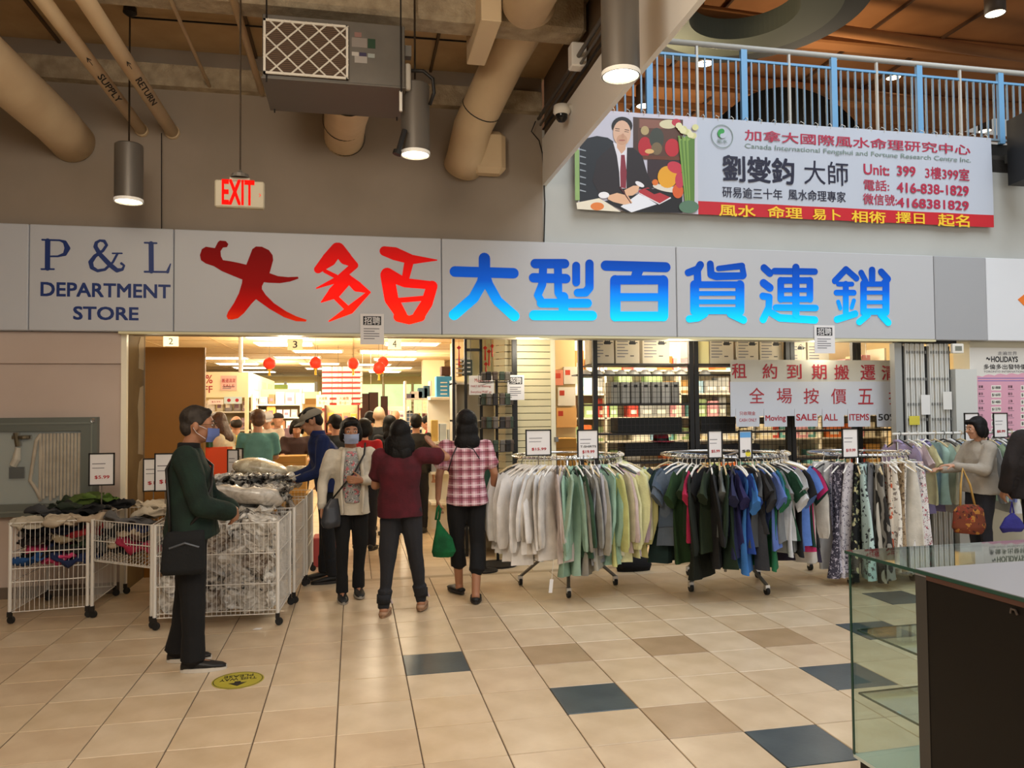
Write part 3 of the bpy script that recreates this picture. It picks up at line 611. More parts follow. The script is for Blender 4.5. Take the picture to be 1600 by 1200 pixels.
# pendants seen on the upper floor
for px, py, Y, lb in ((1101, 100, 11, 'left of the second thick post'), (1396, 122, 13, 'above the railing, right of the arch'), (1006, 166, 13, 'lowest at the left end of the railing'), (1289, 187, 16, 'low behind the middle of the railing'), (1539, 205, 15, 'low near the right end of the railing'), (1210, 188, 17, 'low, left of the middle of the railing'), (1555, 22, 9.5, 'high in the upper right corner'), (1329, 2, 9.2, 'on the ring at the top of the picture')):
    p = wp(px, py, Y); t = thing('downlight', 'lit cylinder downlight of the upper floor, ' + lb, 'downlight', p, 0, 'upper floor downlights')
    MB().lathe([(.13, .0), (.14, 0), (.14, .36), (.001, .38)], n=20).build('cylinder_shade', mat('lamp_dark', '463a30', .5), t, smooth=True)
    MB().lathe([(.001, .02), (.13, .01)], n=20).build('lens', mat('lit_lens', 'fff6e4', .4), t); MB().tube([(0, 0, .37), (0, 0, max(.4, 7.95-p.z))], .01, 5).build('stem', M_dark, t)

# ---------------------------------------------------------------- banner
YB = 7.49
def banner():
    x0, x1 = 2.23, 7.16; z0, z1 = 3.64, 4.67; xm = wp(1090, 260, YB).x
    t = thing('banner', 'wide white and red Chinese advertising banner tied to the mezzanine railing', 'banner')
    def sheet(xa, xb, za, zb_, nx, nz, yoff=0, name='sheet', m=None):
        mb = MB(); V = []
        for s in (0, .004):
            for j in range(nz+1):
                for i in range(nx+1):
                    x = xa+(xb-xa)*i/nx; z = za+(zb_-za)*j/nz; V.append((x, YB+yoff+s+.0035*math.sin(x*9+z*4), z))
        F = []; N = (nx+1)*(nz+1)
        for j in range(nz):
            for i in range(nx): a = j*(nx+1)+i; F.append((a, a+1, a+nx+2, a+nx+1)); F.append((N+a, N+a+nx+1, N+a+nx+2, N+a+1))
        mb._add(V, F); return mb.build(name, m, t, smooth=True)
    zr = wp(1090, 314, YB).z
    sheet(xm, x1, zr, z1, 60, 8, name='white_field', m=mat('banner_white', 'bcc2ce', .45))
    sheet(xm, x1, z0, zr, 60, 3, name='red_band', m=mat('banner_red', 'c3202c', .45))
    sheet(x0, xm, z0, z1, 24, 8, name='photo_print', m=mat('print_bg', 'cfcad6', .45)); ph = t.children[-1]
    yt = YB-.006
    Mr = mat('banner_text_red', 'b02c48', .5); Mg = mat('banner_text_green', '7f9188', .5); Mk = mat('banner_text_black', '1c1c34', .5); My = mat('banner_text_yellow', 'f4c832', .5)
    T = [('加拿大國際風水命理研究中心', (1164, 202, 1515, 219), Mr, .012), ('Canada International Fengshui and Fortune Research Centre Inc.', (1164, 224, 1516, 233.5), Mg, .004), ('劉燮鈞', (1130, 242, 1240, 282), Mk, .022), ('大師', (1257, 250, 1325, 287), Mk, 0),
         ('研易逾三十年', (1129, 291, 1222, 308), Mk, .006), ('風水命理專家', (1232, 295, 1321, 312), Mk, .006), ('Unit:', (1350, 256, 1389, 272), Mr, .02), ('399', (1402, 259, 1430, 274), Mr, .02), ('3樓399室', (1446, 260, 1514, 279), Mr, .012),
         ('電話:', (1350, 280, 1389, 297), Mr, .01), ('416-838-1829', (1402, 285, 1513, 300), Mr, .025), ('微信號:', (1349, 302, 1401, 319), Mr, .01), ('4168381829', (1402, 309, 1513, 323), Mr, .025),
         ('風水', (1124, 319, 1180, 337), My, .02), ('命理', (1200, 322, 1253, 340), My, .02), ('易卜', (1270, 326, 1313, 343), My, .02), ('相術', (1331, 329, 1383, 347), My, .02), ('擇日', (1400, 331, 1444, 348), My, .02), ('起名', (1466, 334, 1514, 353), My, .02)]
    for s, r, m, b in T: text(s, prect(*r, yt), yt, m, t, bold=b)
    c = wp(1128.5, 213, yt); mb = MB()
    mb.rings([[(c.x+rr*math.cos(a*math.pi/16), yt-d, c.z+rr*math.sin(a*math.pi/16)) for a in range(32)] for rr, d in ((.125, 0), (.125, .002), (.118, .002), (.118, 0))], False)
    mb.build('logo_ring', Mg, t)
    for m, s in ((mat('logo_green', '3a9a4a', .5), 1), (mat('banner_white', 'bcc2ce', .45), -1)):
        out = [(c.x+.052*math.cos(a*math.pi/12+math.pi/2*s)*1, c.z+.03+.052*math.sin(a*math.pi/12+math.pi/2*s)) for a in range(13)]
        mb = MB().prism(out, 'y', yt, yt-.001); mb.prism([(c.x+.026*math.cos(a*math.pi/8), c.z+.03+.026*s+.026*math.sin(a*math.pi/8)) for a in range(16)], 'y', yt-.001, yt-.002); mb.build('logo_half', m, t)
    text('風水', (c.x-.06, c.z-.075, c.x+.06, c.z-.03), yt, Mg, t)
    # the printed photograph, in flat printed shapes
    q = lambda x, y: (lambda p: (p.x, p.z))(wp(890+x/7.06, 170+y/7.06, yt))
    lay = [0]
    def pr(col, pts):
        lay[0] += 1; k = lay[0]; y = yt - .0002*k
        MB().prism([q(*p) for p in pts], 'y', y+.0002, y-.0001).build('print_shape', mat('print_'+col, col, .45), ph)
    def el(col, cx, cy, rx, ry, n=20, rot=0): pr(col, [(cx+rx*math.cos(a*2*math.pi/n)*math.cos(rot)-ry*math.sin(a*2*math.pi/n)*math.sin(rot), cy+rx*math.cos(a*2*math.pi/n)*math.sin(rot)+ry*math.sin(a*2*math.pi/n)*math.cos(rot)) for a in range(n)])
    pr('c9c6d2', [(60, 40), (700, 90), (700, 600), (60, 600)]); pr('4a3328', [(700, 90), (760, 95), (770, 600), (700, 600)]); pr('5b3a2c', [(755, 95), (1250, 120), (1250, 560), (755, 540)])
    pr('8a5a4a', [(770, 110), (1060, 130), (1060, 220), (770, 210)]); el('d9cfa8', 1090, 170, 100, 50); el('c23a48', 1175, 150, 50, 40); el('b7a070', 830, 240, 45, 50)
    el('b8202c', 830, 420, 75, 110); el('3f4238', 960, 330, 80, 120); el('7a6648', 960, 440, 60, 70); el('c02832', 1130, 430, 80, 100); el('e0b070', 880, 470, 50, 26)
    pr('6a3a24', [(790, 515), (1230, 530), (1230, 570), (790, 555)]); pr('38262a', [(860, 560), (1250, 575), (1250, 800), (860, 800)])
    pr('8fae6a', [(55, 450), (105, 450), (110, 1010), (60, 1010)])
    pr('23262b', [(110, 400), (170, 330), (300, 300), (420, 320), (480, 360), (480, 900), (330, 990), (110, 1030)])
    for k in range(7): pr('9aa0a6', [(112, 440+k*75), (180, 460+k*75), (178, 470+k*75), (112, 456+k*75)])
    pr('2a2224', [(480, 390), (560, 430), (700, 430), (800, 520), (850, 700), (930, 870), (840, 890), (700, 870), (600, 960), (480, 960), (340, 960), (250, 800), (300, 560)])
    pr('e9e4ea', [(480, 375), (520, 520), (545, 700), (555, 880), (625, 880), (625, 640), (632, 430), (600, 400)]); pr('8a2f3c', [(565, 510), (605, 510), (628, 700), (620, 880), (560, 870), (556, 700)])
    pr('d8a98a', [(520, 360), (620, 360), (615, 450), (570, 500), (520, 430)]); el('1c1616', 577, 190, 115, 100); el('e0b598', 575, 270, 98, 140); el('cf9f80', 575, 345, 60, 60)
    pr('2a1e1a', [(500, 238), (550, 246), (550, 251), (500, 244)]); pr('2a1e1a', [(602, 250), (650, 256), (650, 261), (602, 256)]); el('b06a5c', 575, 350, 38, 8); el('c8967a', 585, 300, 16, 26)
    pr('4c342c', [(500, 215), (550, 222), (550, 228), (500, 222)]); pr('4c342c', [(605, 228), (655, 236), (655, 242), (605, 234)])
    pr('1e1c1e', [(380, 1020), (620, 980), (940, 880), (1240, 960), (1240, 1150), (620, 1140)])
    pr('e9eaf0', [(560, 1080), (770, 930), (960, 1055), (680, 1145)]); pr('b33238', [(760, 900), (860, 870), (1110, 980), (990, 1050), (760, 940)]); pr('1c1416', [(830, 885), (900, 880), (1000, 925), (930, 945)]); pr('e6e0e2', [(760, 925), (990, 1045), (1110, 975), (1115, 990), (985, 1058), (760, 935)])
    pr('e4b490', [(600, 900), (700, 850), (770, 850), (750, 920), (690, 960), (620, 960)]); pr('e4b490', [(420, 960), (520, 930), (640, 960), (690, 1040), (600, 1060), (480, 1030), (420, 1000)]); el('f0ecee', 375, 955, 60, 36); el('f0ecee', 770, 835, 55, 24, rot=.5)
    pr('5a2a30', [(545, 865), (560, 860), (680, 1045), (672, 1048)])
    el('e2d8c8', 1060, 880, 150, 36, rot=.2); el('e8a428', 1075, 755, 108, 122); el('e0742c', 940, 815, 34, 34); el('c83848', 1160, 650, 90, 62, rot=.4); el('d8602c', 1190, 910, 60, 80); el('c23a50', 1210, 790, 50, 90)
    for k in range(9): pr(('6f9440', '88a850', '5c8038')[k % 3], [(1190+k*14, 300+(k % 3)*30), (1215+k*20, 300+(k % 2)*40), (1300+k*9, 1040), (1270+k*7, 1040)])
    for k in range(9): el(('e6e0b0', 'd8d498')[k % 2], 1200+(k*53 % 190), 190+(k*37 % 120), 36, 34)
    el('5a7a62', 1310, 1085, 110, 70); pr('e9dfc8', [(70, 1040), (320, 990), (440, 1060), (560, 1140), (80, 1110)]); el('e2803c', 300, 1080, 75, 44)
    for k in range(30):
        x = x0+.06+k*(x1-x0-.12)/29; MB().tube([(x, YB+.0, z1-.02), (x+.004, YB-.012, z1+.01), (x+.01*((k % 3)-1), YB+.03, z1+.045), (x, YB+.09, z1+.03)], .004, 4).build('tie', M_white, t)
banner()
t = thing('loudspeaker', 'black loudspeaker on the wall right of the banner', 'loudspeaker', (7.42, 7.1, 4.1))
MB().prism([(-.2, -.15), (.2, -.15), (.14, .3), (-.14, .3)], 'z', 0, .74).build('cabinet', M_black, t); MB().bb(-.17, .17, -.17, -.15, .25, .7).build('grille', mat('speaker_grille', '1f1e1e', .9), t); MB().bb(-.09, -.03, -.175, -.15, .40, .6).build('handle', mat('grip', '3a3a3c', .4), t)
MB().bb(-.04, .04, .3, .44, .3, .4).build('bracket', M_steel, t)
# ================================================================ SIGNS, WALL CABINET, GATE, POSTER
ORD = ['first', 'second', 'third', 'fourth', 'fifth', 'sixth', 'seventh', 'eighth', 'ninth', 'tenth', 'eleventh', 'twelfth', 'thirteenth', 'fourteenth', 'fifteenth', 'sixteenth', 'seventeenth', 'eighteenth', 'nineteenth', 'twentieth'] + ['twenty-' + s for s in ('first', 'second', 'third', 'fourth', 'fifth', 'sixth', 'seventh', 'eighth', 'ninth')] + ['thirtieth'] + ['thirty-' + s for s in ('first', 'second', 'third', 'fourth', 'fifth', 'sixth', 'seventh', 'eighth', 'ninth')] + ['fortieth'] + ['forty-' + s for s in ('first', 'second', 'third', 'fourth', 'fifth', 'sixth', 'seventh', 'eighth', 'ninth')]
M_paper = mat('paper', 'e4e1e0', .7); M_ink = mat('ink', '2a2a2e', .6); M_inkg = mat('ink_grey', '77757a', .6); M_inkr = mat('ink_red', 'b02430', .6)
def sheet_thing(name, label, cat, r, y, m=M_paper, th=.003, group=None):
    t = thing(name, label, cat, (0, 0, 0), 0, group); MB().bb(r[0], r[2], y, y+th, r[1], r[3]).build('sheet', m, t); return t
def lines(t, r, y, n, m=M_inkg, hfrac=.35):
    mb = MB(); h = (r[3]-r[1])/n
    for k in range(n): z = r[1]+h*(k+.5); w_ = (r[2]-r[0])*(1 if k % 3 else .7); mb.bb(r[0], r[0]+w_, y-.001, y, z-h*hfrac/2, z+h*hfrac/2)
    mb.build('printed_lines', m, t)
def notice(px, lab, Y=7.44):
    r = prect(*px, Y); w_, h_ = r[2]-r[0], r[3]-r[1]; t = sheet_thing('paper_notice', lab, 'notice', r, Y)
    MB().bb(r[0]+w_*.12, r[0]+w_*.88, Y-.001, Y, r[3]-h_*.37, r[3]-h_*.08).build('heading_block', M_ink, t)
    text('招聘', (r[0]+w_*.17, r[3]-h_*.35, r[0]+w_*.83, r[3]-h_*.10), Y-.0012, M_paper, t, bold=.01)
    lines(t, (r[0]+w_*.14, r[1]+h_*.15, r[0]+w_*.8, r[1]+h_*.55), Y, 5)
notice((563, 490, 600, 538), 'white recruitment notice taped under the red lettering of the sign')
notice((1273, 508, 1304, 552), 'white recruitment notice taped under the blue lettering of the sign')
def price_sign(x, y, z0, z1, w_, label, price='$19.99', mid=None, rz=0, zpost=None, blue=False):
    """black framed price card in a clip holder; the stem goes down to zpost"""
    t = thing('price_sign', label, 'price sign', (x, y, z0), rz, 'framed price cards'); h_ = z1-z0; f = .011
    MB().bb(-w_/2+f, w_/2-f, 0, .004, f, h_-f).build('card', M_paper, t)
    mb = MB()
    for a in ((-w_/2, w_/2, 0, f), (-w_/2, w_/2, h_-f, h_), (-w_/2, -w_/2+f, 0, h_), (w_/2-f, w_/2, 0, h_)): mb.bb(a[0], a[1], -.004, .008, a[2], a[3])
    mb.build('frame', M_black, t)
    if blue: MB().bb(-w_/2+f*1.3, w_/2-f*1.3, -.001, 0, h_*.74, h_*.93).build('blue_heading', mat('card_blue', '5f9fd8', .5), t); MB().lathe([(.001, .001), (w_*.2, .001), (w_*.2, 0)], n=16).build('yellow_dot', mat('card_yellow', 'e8d838', .5), t).matrix_local = Matrix.Translation((w_*.18, 0, h_*.17)) @ Matrix.Rotation(R(90), 4, 'X')
    else: lines(t, (-w_*.36, h_*.62, w_*.36, h_*.72), 0, 1, hfrac=.25); lines(t, (-w_*.36, h_*.5, w_*.3, h_*.58), 0, 1, hfrac=.25)
    if mid: text(mid, (-w_*.36, h_*.40, w_*.38, h_*.47), -.001, M_ink, t, bold=.01)
    if price: text(price, (-w_*.26, h_*.2, w_*.3, h_*.31), -.0015, M_inkr if not blue else M_ink, t, bold=.02)
    if zpost is not None: MB().tube([(0, .004, 0), (0, .004, zpost-z0)], .005, 6).build('stem', M_chrome, t)
    return t

def hose_cabinet():
    zt, zb = wp(100, 652, YW).z, wp(100, 804, YW).z; x1, x0 = -2.24, -3.7
    t = thing('fire_hose_cabinet', 'grey metal fire hose cabinet with glass door on the left wall', 'hose cabinet')
    M_g = mat('cabinet_grey', '6d726b', .45, .3); y0 = YW-.07
    mb = MB()
    for a in ((x0, x1, zb, zb+.11), (x0, x1, zt-.12, zt), (x0, x0+.12, zb+.11, zt-.12), (x1-.13, x1, zb+.11, zt-.12)): mb.bb(a[0], a[1], y0, YW, a[2], a[3])
    mb.build('frame', M_g, t); MB().bb(x0+.05, x1-.05, YW-.012, YW-.002, zb+.05, zt-.05).build('back_plate', mat('cabinet_inside', '8b9088', .6), t)
    mb = MB()
    for a in ((x0+.03, x1-.045, zb+.035, zb+.05), (x0+.03, x1-.045, zt-.06, zt-.045), (x1-.05, x1-.035, zb+.03, zt-.05)): mb.bb(a[0], a[1], y0-.006, y0, a[2], a[3])
    mb.build('door_bead', mat('cabinet_bead', '80857d', .4, .3), t)
    MB().lathe([(.001, .0), (.02, .002), (.02, .01)], n=14).build('lock', M_chrome, t).matrix_local = Matrix.Translation((x1-.03, y0, zt-.03)) @ Matrix.Rotation(R(90), 4, 'X')
    mb = MB(); xa, xb = wp(62, 700, y0).x, wp(128, 700, y0).x; M_hose = mat('canvas_hose', 'b5a996', .9, noise='a39784', nscale=8)
    for k in range(13):
        x = xa+(xb-xa)*k/12; mb.bb(x-.011, x+.009, YW-.06, YW-.014, zb+.13+.02*(k % 3), zt-.14, bev=.004)
    mb.build('folded_hose', M_hose, t)
    xx = wp(52, 700, y0).x; MB().tube([(xa, YW-.05, zt-.15), (xx+.02, YW-.055, zt-.2), (xx-.01, YW-.05, zt-.4), (xx-.03, YW-.05, zt-.55), (xx+.02, YW-.05, zt-.63), (xx+.06, YW-.045, zb+.13)], .016, 8).tube([(xa-.01, YW-.04, zt-.16), (xx+.06, YW-.045, zt-.3), (xx+.05, YW-.045, zt-.6)], .014, 8).build('hose_tail', M_hose, t, smooth=True)
    vx = wp(27, 700, y0).x
    MB().tube([(vx-.02, YW-.04, zt-.13), (vx, YW-.04, zt-.25)], .028, 10).tube([(vx-.05, YW-.04, zt-.17), (vx+.1, YW-.04, zt-.17)], .022, 10).lathe([(.001, 0), (.05, 0), (.05, .02)], (vx+.05, YW-.05, zt-.18), 12).build('valve', mat('valve_brass', '6e6450', .4, .7), t)
    MB().tube([(vx, YW-.05, zt-.26), (vx-.01, YW-.05, zt-.36), (vx-.04, YW-.05, zt-.42)], [.022, .036, .03], 10).build('nozzle', mat('nozzle_white', 'b9b3a4', .5), t)
    MB().bb(vx-.07, vx+.05, YW-.055, YW-.03, zt-.53, zt-.43).build('clamp', M_black, t)
    MB().bb(x0+.12, x1-.13, y0+.012, y0+.016, zb+.11, zt-.12).build('glass_pane', mat('cabinet_glass', 'e8f0ec', .06, alpha=.12, spec=.8), t)
hose_cabinet()

def gate():
    z1 = 2.31; X = lambda px: wp(px, 640, YW).x
    t = thing('folding_gate', 'folded white accordion security gate stacked at the right of the opening', 'folding gate')
    Mg = mat('gate_enamel', 'b9b9b4', .45); Mg2 = mat('gate_enamel_light', 'd4d4cf', .45)
    MB().bb(X(1397), X(1408), YW-.03, YW+.05, 0, z1).build('lead_post', mat('gate_post', '9b9c99', .4), t)
    MB().bb(X(1410), X(1414), YW-.0, YW+.05, 0, z1-.03).build('dark_slot', M_black, t)
    MB().bb(X(1403)-.012, X(1403)+.012, YW-.034, YW-.03, .95, 1.15).build('pull_handle', M_black, t)
    xs_ = [X(1415.5)+(X(1444)-X(1415.5))*k/7 for k in range(8)] + [X(1453)+(X(1482)-X(1453))*k/7 for k in range(8)]
    sm = MB().box((0, 0, z1/2), (.020, .05, z1), bev=.004).mesh('slat', Mg2)
    for k, x in enumerate(xs_): add('slat', sm, t, (x, YW+.01*(k % 2), 0))
    MB().bb(X(1447), X(1451), YW+.01, YW+.05, 0, z1-.03).bb(X(1483), X(1486), YW+.0, YW+.05, 0, z1-.03).build('dark_strip', M_black, t)  # black strips standing in for the dark gap and dark end of the stack
    mb = MB()
    for zz in (.5, 1.0, 1.45, 1.62, 1.9, 2.2):
        for x in xs_: mb.box((x+.008, YW-.03, zz+.01), (.012, .01, .03))
    mb.build('rivet', mat('rivet', '8a8a86', .4, .6), t)
    MB().bb(5.91, 6.66, YW-.03, YW+.06, z1, z1+.03).build('track', M_dark, t)
    for a, nm, c in (((1440, 617, 1453, 648), 'white paper slip hanging on the folding gate, left one', 'e2e0dc'), ((1474, 612, 1487, 640), 'white paper slip on the folding gate, right one', 'dedcd6')):
        r = prect(*a, YW-.05); sheet_thing('paper_slip', nm, 'paper', r, YW-.05, mat('slip_'+c, c, .8))
    r = prect(1421, 650, 1437, 664, YW-.05); sheet_thing('yellow_label', 'yellow label stuck on the folding gate', 'label', r, YW-.05, mat('label_yellow', 'd6c84a', .6))
gate()
r = prect(1488, 537, 1505, 552, YW-.10); t = thing('wall_device', 'small white square control box at the top of the white column', 'control box', ((r[0]+r[2])/2, YW-.07, r[1]))
w_, h_ = (r[2]-r[0])/2, r[3]-r[1]
MB().bb(-w_, w_, -.04, 0, 0, h_, bev=.006).build('body', M_white, t); MB().bb(-w_*.6, w_*.6, -.042, -.038, h_*.25, h_*.75).build('screen', mat('grey_screen', '7d7f74', .4), t)
def poster():
    Y = YW-.006; r0 = (wp(1516, 590, Y).x, .75, wp(1700, 590, Y).x, wp(1516, 543, Y).z); t = sheet_thing('price_poster', 'pink and white HOLIDAYS price poster on the right wall', 'poster', r0, Y, mat('poster_white', 'dcd9d2', .5))
    xx0, xx1 = r0[0], r0[2]; zt = wp(1560, 585, Y).z; pts = [(xx0, .76)]; n = 40
    for k in range(n+1): pts.append((xx0+(xx1-xx0)*k/n, zt - .05*math.exp(-k/7) + .022*abs(math.sin(k*.8))))
    pts.append((xx1, .76)); MB().prism(pts, 'y', Y, Y-.001).build('pink_field', mat('poster_pink', 'd9a0b4', .5, noise='dfaec0', nscale=1), t)
    text('HOLIDAYS', prect(1549, 557, 1590, 565.5, Y-.001), Y-.001, M_ink, t, bold=.03)
    text('走遍世界', prect(1559, 549, 1589, 555, Y-.001), Y-.001, M_inkg, t); text('~', prect(1541, 558, 1547, 563, Y-.001), Y-.001, M_ink, t)
    text('多倫多出發特價機票', prect(1537, 569, 1622, 577, Y-.001), Y-.001, M_ink, t, bold=.01); text('TORONTO INTERNATIONAL TRAVEL DEALS', prect(1537, 579, 1640, 582, Y-.001), Y-.001, M_inkg, t)
    lines(t, prect(1528, 589, 1640, 597, Y-.001), Y-.001, 2, mat('ink_violet', '8b7bb0', .6))
    for c, xo in enumerate((0, 46)):
        for k in range(9):
            y = 602+k*11.2; r = prect(1549+xo, y, 1564+xo, y+8, Y-.001); MB().bb(r[0], r[2], Y-.002, Y-.001, r[1], r[3], bev=0).build('price_box', M_white, t)
            text(('$1888', '$1600', '$1480', '$1270', '$1180', '$1050', '$980', '$960', '$890')[(k+c*2) % 9], (r[0]+.01, r[1]+.012, r[2]-.01, r[3]-.012), Y-.0025, M_ink, t, bold=.015)
            r = prect(1529+xo, y, 1542+xo, y+7, Y-.001); text(('首爾', '東京', '上海', '香港', '台北', '北京', '廣州', '曼谷', '胡志明')[k], (r[0], r[1]+.02, r[0]+.06, r[3]), Y-.0015, M_ink, t); lines(t, (r[0], r[1], r[2], r[1]+.012), Y-.0015, 1)
poster()
# brown board inside the left jamb
o = MB().bb(-2.02, -1.46, 8.2, 8.24, 0, 2.262).build('brown_board', mat('brown_board', '9c6622', .5, noise='90601f', nscale=1.5), label='tall plain brown board standing inside the left of the opening', cat='board')
MB().bb(-1.475, -1.46, 8.195, 8.2, 0, 2.262).build('edge_strip', mat('board_edge', 'a07840', .5), o)

# ================================================================ RIGHT-HAND WINDOW DISPLAY (behind the clothes racks)
DY = 8.0; X = lambda px, Y=DY: wp(px, 620, Y).x; Zp = lambda py, px=1000, Y=DY: wp(px, py, Y).z
def bay(x0, x1, label, zs, zt, grid=True):
    t = thing('grid_shelving', label, 'display shelving', ((x0+x1)/2, DY, 0), 0, 'black grid shelving bays'); hw = (x1-x0)/2
    for s in (-1, 1): MB().bb(s*hw-.025, s*hw+.025, -.02, .03, 0, 2.5).build('upright', M_black, t)
    for k, z in enumerate(zs): MB().bb(-hw, hw, -.01, .45, z-.012, z+.008).build('shelf', mat('shelf_dark', '2b2622', .6), t)
    if grid:
        mb = MB(); n = int((x1-x0-.1)/.05); a = -hw+.05
        for i in range(n+1): mb.box((a+i*.05, -.015, (zt+.95)/2), (.004, .004, zt-.95))
        for j in range(int((zt-.95)/.06)+1): mb.box((0, -.017, .95+j*.06), (2*hw-.06, .004, .004))
        mb.build('wire_grid', M_black, t)
    return t
PXX = [X(p) for p in (930, 1080, 1231, 1335, 1400)]
ZS = [Zp(725), Zp(681), Zp(635), Zp(588), Zp(571)]
ZS = [1.02, 1.335, 1.655, 1.975, 2.095]
bay(PXX[0], PXX[1], 'black wire grid shelving behind the yellow and mint shirts', [ZS[0], ZS[1], ZS[2], ZS[4]], 1.975)
bay(PXX[1]+.06, PXX[2], 'black wire grid shelving behind the row of dark T-shirts', [ZS[0], ZS[1], ZS[2], ZS[4]], 1.975)
bay(PXX[2]+.06, PXX[3], 'black wire grid shelving behind the moving sale banner', [ZS[0], ZS[1], ZS[2]], 1.975)
bay(PXX[3]+.06, PXX[4]+.1, 'narrow black grid shelving beside the folding gate', [ZS[0], ZS[1], ZS[2]], 1.975)
for px in (805, 908): MB().bb(X(px)-.03, X(px)+.02, DY-.02, DY+.03, 0, 2.6).build('display_post', M_black, label='black square display post ' + ('in front of the cream slatwall' if px == 805 else 'left of the grid shelving'), cat='post')
# black title: boxes with a kettle picture
def carton(name, label, cat, x, y, z, w_, d_, h_, col, group=None, deco=None, rz=0):
    o = MB().box((0, d_/2, h_/2), (w_, d_, h_), bev=.004).build(name, mat('carton_'+col, col, .7), label=label, cat=cat, group=group); o.location = (x, y, z); o.rotation_euler.z = rz
    MB().bb(-w_*.48, w_*.48, -.0015, 0, h_*.47, h_*.5).build('tape', mat('tape_'+col, ''.join('%02x' % min(255, int(int(col[i:i+2], 16)*.8)) for i in (0, 2, 4)), .5), o) if deco == 'tape' else None
    return o
kx = [(926, 963), (964, 1003), (1006, 1050), (1112, 1151), (1155, 1190), (1191, 1228), (1234, 1265), (1266, 1301)]
for k, (a, b) in enumerate(kx):
    xa, xb = X(a), X(b); z0 = ZS[4]+.008 if k < 6 else 2.06
    if k == 6: MB().bb(PXX[2]+.06, 5.7, DY-.01, DY+.4, 2.04, 2.06).build('shelf_plank', M_black, label='short black shelf holding two kettle boxes at the right', cat='shelf')
    o = carton('kettle_box', 'pale kettle box with a small kettle drawing, %s from the left along the top shelves' % ORD[k], 'box', (xa+xb)/2, DY+.04, z0, xb-xa-.012, .25, .36, 'c2b8a4', 'kettle boxes on the top shelves')
    w_ = xb-xa; kb = MB(); kb.lathe([(.001, 0), (.036, .0), (.042, .015), (.03, .035), (.001, .04)], (w_*.2, -.004, .21), 10)
    kb.tube([(w_*.2-.03, -.005, .245), (w_*.2, -.005, .27), (w_*.2+.03, -.005, .245)], .004, 5).box((w_*.2+.045, -.004, .23), (.03, .004, .01)); 
    kp = kb.build('kettle_print', M_ink, o); kp.scale = (1, .06, 1)
    lines(o, (-w_*.42, .06, w_*.02, .26), -.001, 6); lines(o, (w_*.1, .07, w_*.32, .10), -.001, 1, M_ink)
carton('tall_packet', 'tall cream packet standing on the top shelf between kettle boxes', 'packet', X(1100), DY+.03, ZS[4]+.008, .17, .08, .36, 'e6dca0')
bw = MB().lathe([(.001, .055), (.03, .052), (.06, .02), (.065, 0), (.06, 0), (.03, .045)], n=14).mesh('white_bowl', M_white)
for k in range(11):
    px = 916+k*19.0; add('white_bowl', bw, None, (X(px)+.03, DY+.12, 1.978 if False else ZS[3]+.01), 0, 'small white upturned bowl, %s from the left on the narrow bar shelf' % ORD[k], 'bowl', 'upturned white bowls')
MB().bb(PXX[0]-.2, PXX[2], DY+.02, DY+.22, ZS[3]-.004, ZS[3]+.01).build('bar_shelf', M_black, label='narrow black bar shelf carrying the row of white bowls', cat='shelf')
for k, (a, b, c) in enumerate(((957, 972, '9a978c'), (973, 988, 'a4a29c'), (989, 1004, '8e8c88'), (1005, 1020, 'a09e9a'), (1021, 1036, '94928e'), (1037, 1052, 'a8a6a2'), (1053, 1066, '8a8884'))):
    o = carton('grey_case', 'small grey case behind the wire grid, %s from the left on the upper grid shelf' % ORD[k], 'case', (X(a)+X(b))/2, DY+.06, ZS[2]+.008, X(b)-X(a)-.01, .2, .24, c, 'grey cases behind the grid')
    MB().bb(-.02, .02, -.003, 0, .18, .21).build('black_latch', M_black, o)
for nm, lb, a, b, z, h_, c in (('black_box', 'long black box lying on the middle grid shelf', 967, 1068, ZS[1], .165, '121212'), ('black_box', 'long black box lying on the lower grid shelf behind the shirts', 978, 1076, ZS[0]+.06, .14, '151414'), ('black_box', 'black box on the middle shelf left of the sale banner', 1098, 1152, ZS[1], .17, '171616'), ('black_box', 'black box on the lower shelf behind the blue price card', 1095, 1190, ZS[0], .17, '19181a')):
    o = carton(nm, lb, 'box', (X(a)+X(b))/2, DY+.05, z+.008, X(b)-X(a), .25, h_, c); MB().bb(-(X(b)-X(a))*.5, (X(b)-X(a))*.5, -.002, 0, h_*.5, h_*.53).build('lid_seam', mat('seam_grey', '3a3a3a', .4), o)
t = thing('red_hat', 'red and pink hat with a black band on the lower grid shelf', 'hat', (X(1040), DY+.15, ZS[0]+.22)); MB().lathe([(.15, 0), (.09, .01), (.08, .08), (.05, .1), (.001, .1)], n=20).build('crown', fabric('c43248'), t, smooth=True); MB().lathe([(.092, .012), (.086, .04)], n=20).build('band', M_black, t)
# the goods on the shelf behind (seen through the grid), y = 9.2
t = thing('back_shelving', 'white lit shelving with coloured goods behind the wire grid', 'shelving', (4.6, 9.3, 0))
M_sh = mat('shelf_white', 'e9e2d2', .5)
MB().bb(-2.5, 2.5, .4, .44, 0, 2.5).build('back_panel', mat('back_panel', 'e6dcc4', .6), t)
for z in (.5, .85, 1.2, 1.5, 1.8, 2.1): MB().bb(-2.5, 2.5, 0, .42, z-.02, z).build('shelf', M_sh, t)
for x in (-2.5, -1.5, -.5, .5, 1.5, 2.5): MB().bb(x-.015, x+.015, 0, .44, 0, 2.4).build('divider', M_sh, t)
rg = random.Random(11); pal = (('orange', 'd9743a'), ('white', 'e2ddd2'), ('pale blue', '9ec3dd'), ('teal', '6fb0b0'), ('cream', 'dcd0b0'), ('red', 'c24a3c'), ('light green', 'a5c08a'), ('kraft', 'c49a5a'), ('grey', '9a9c9c'), ('white', 'e8e6e0'), ('pink', 'd89aa4'))
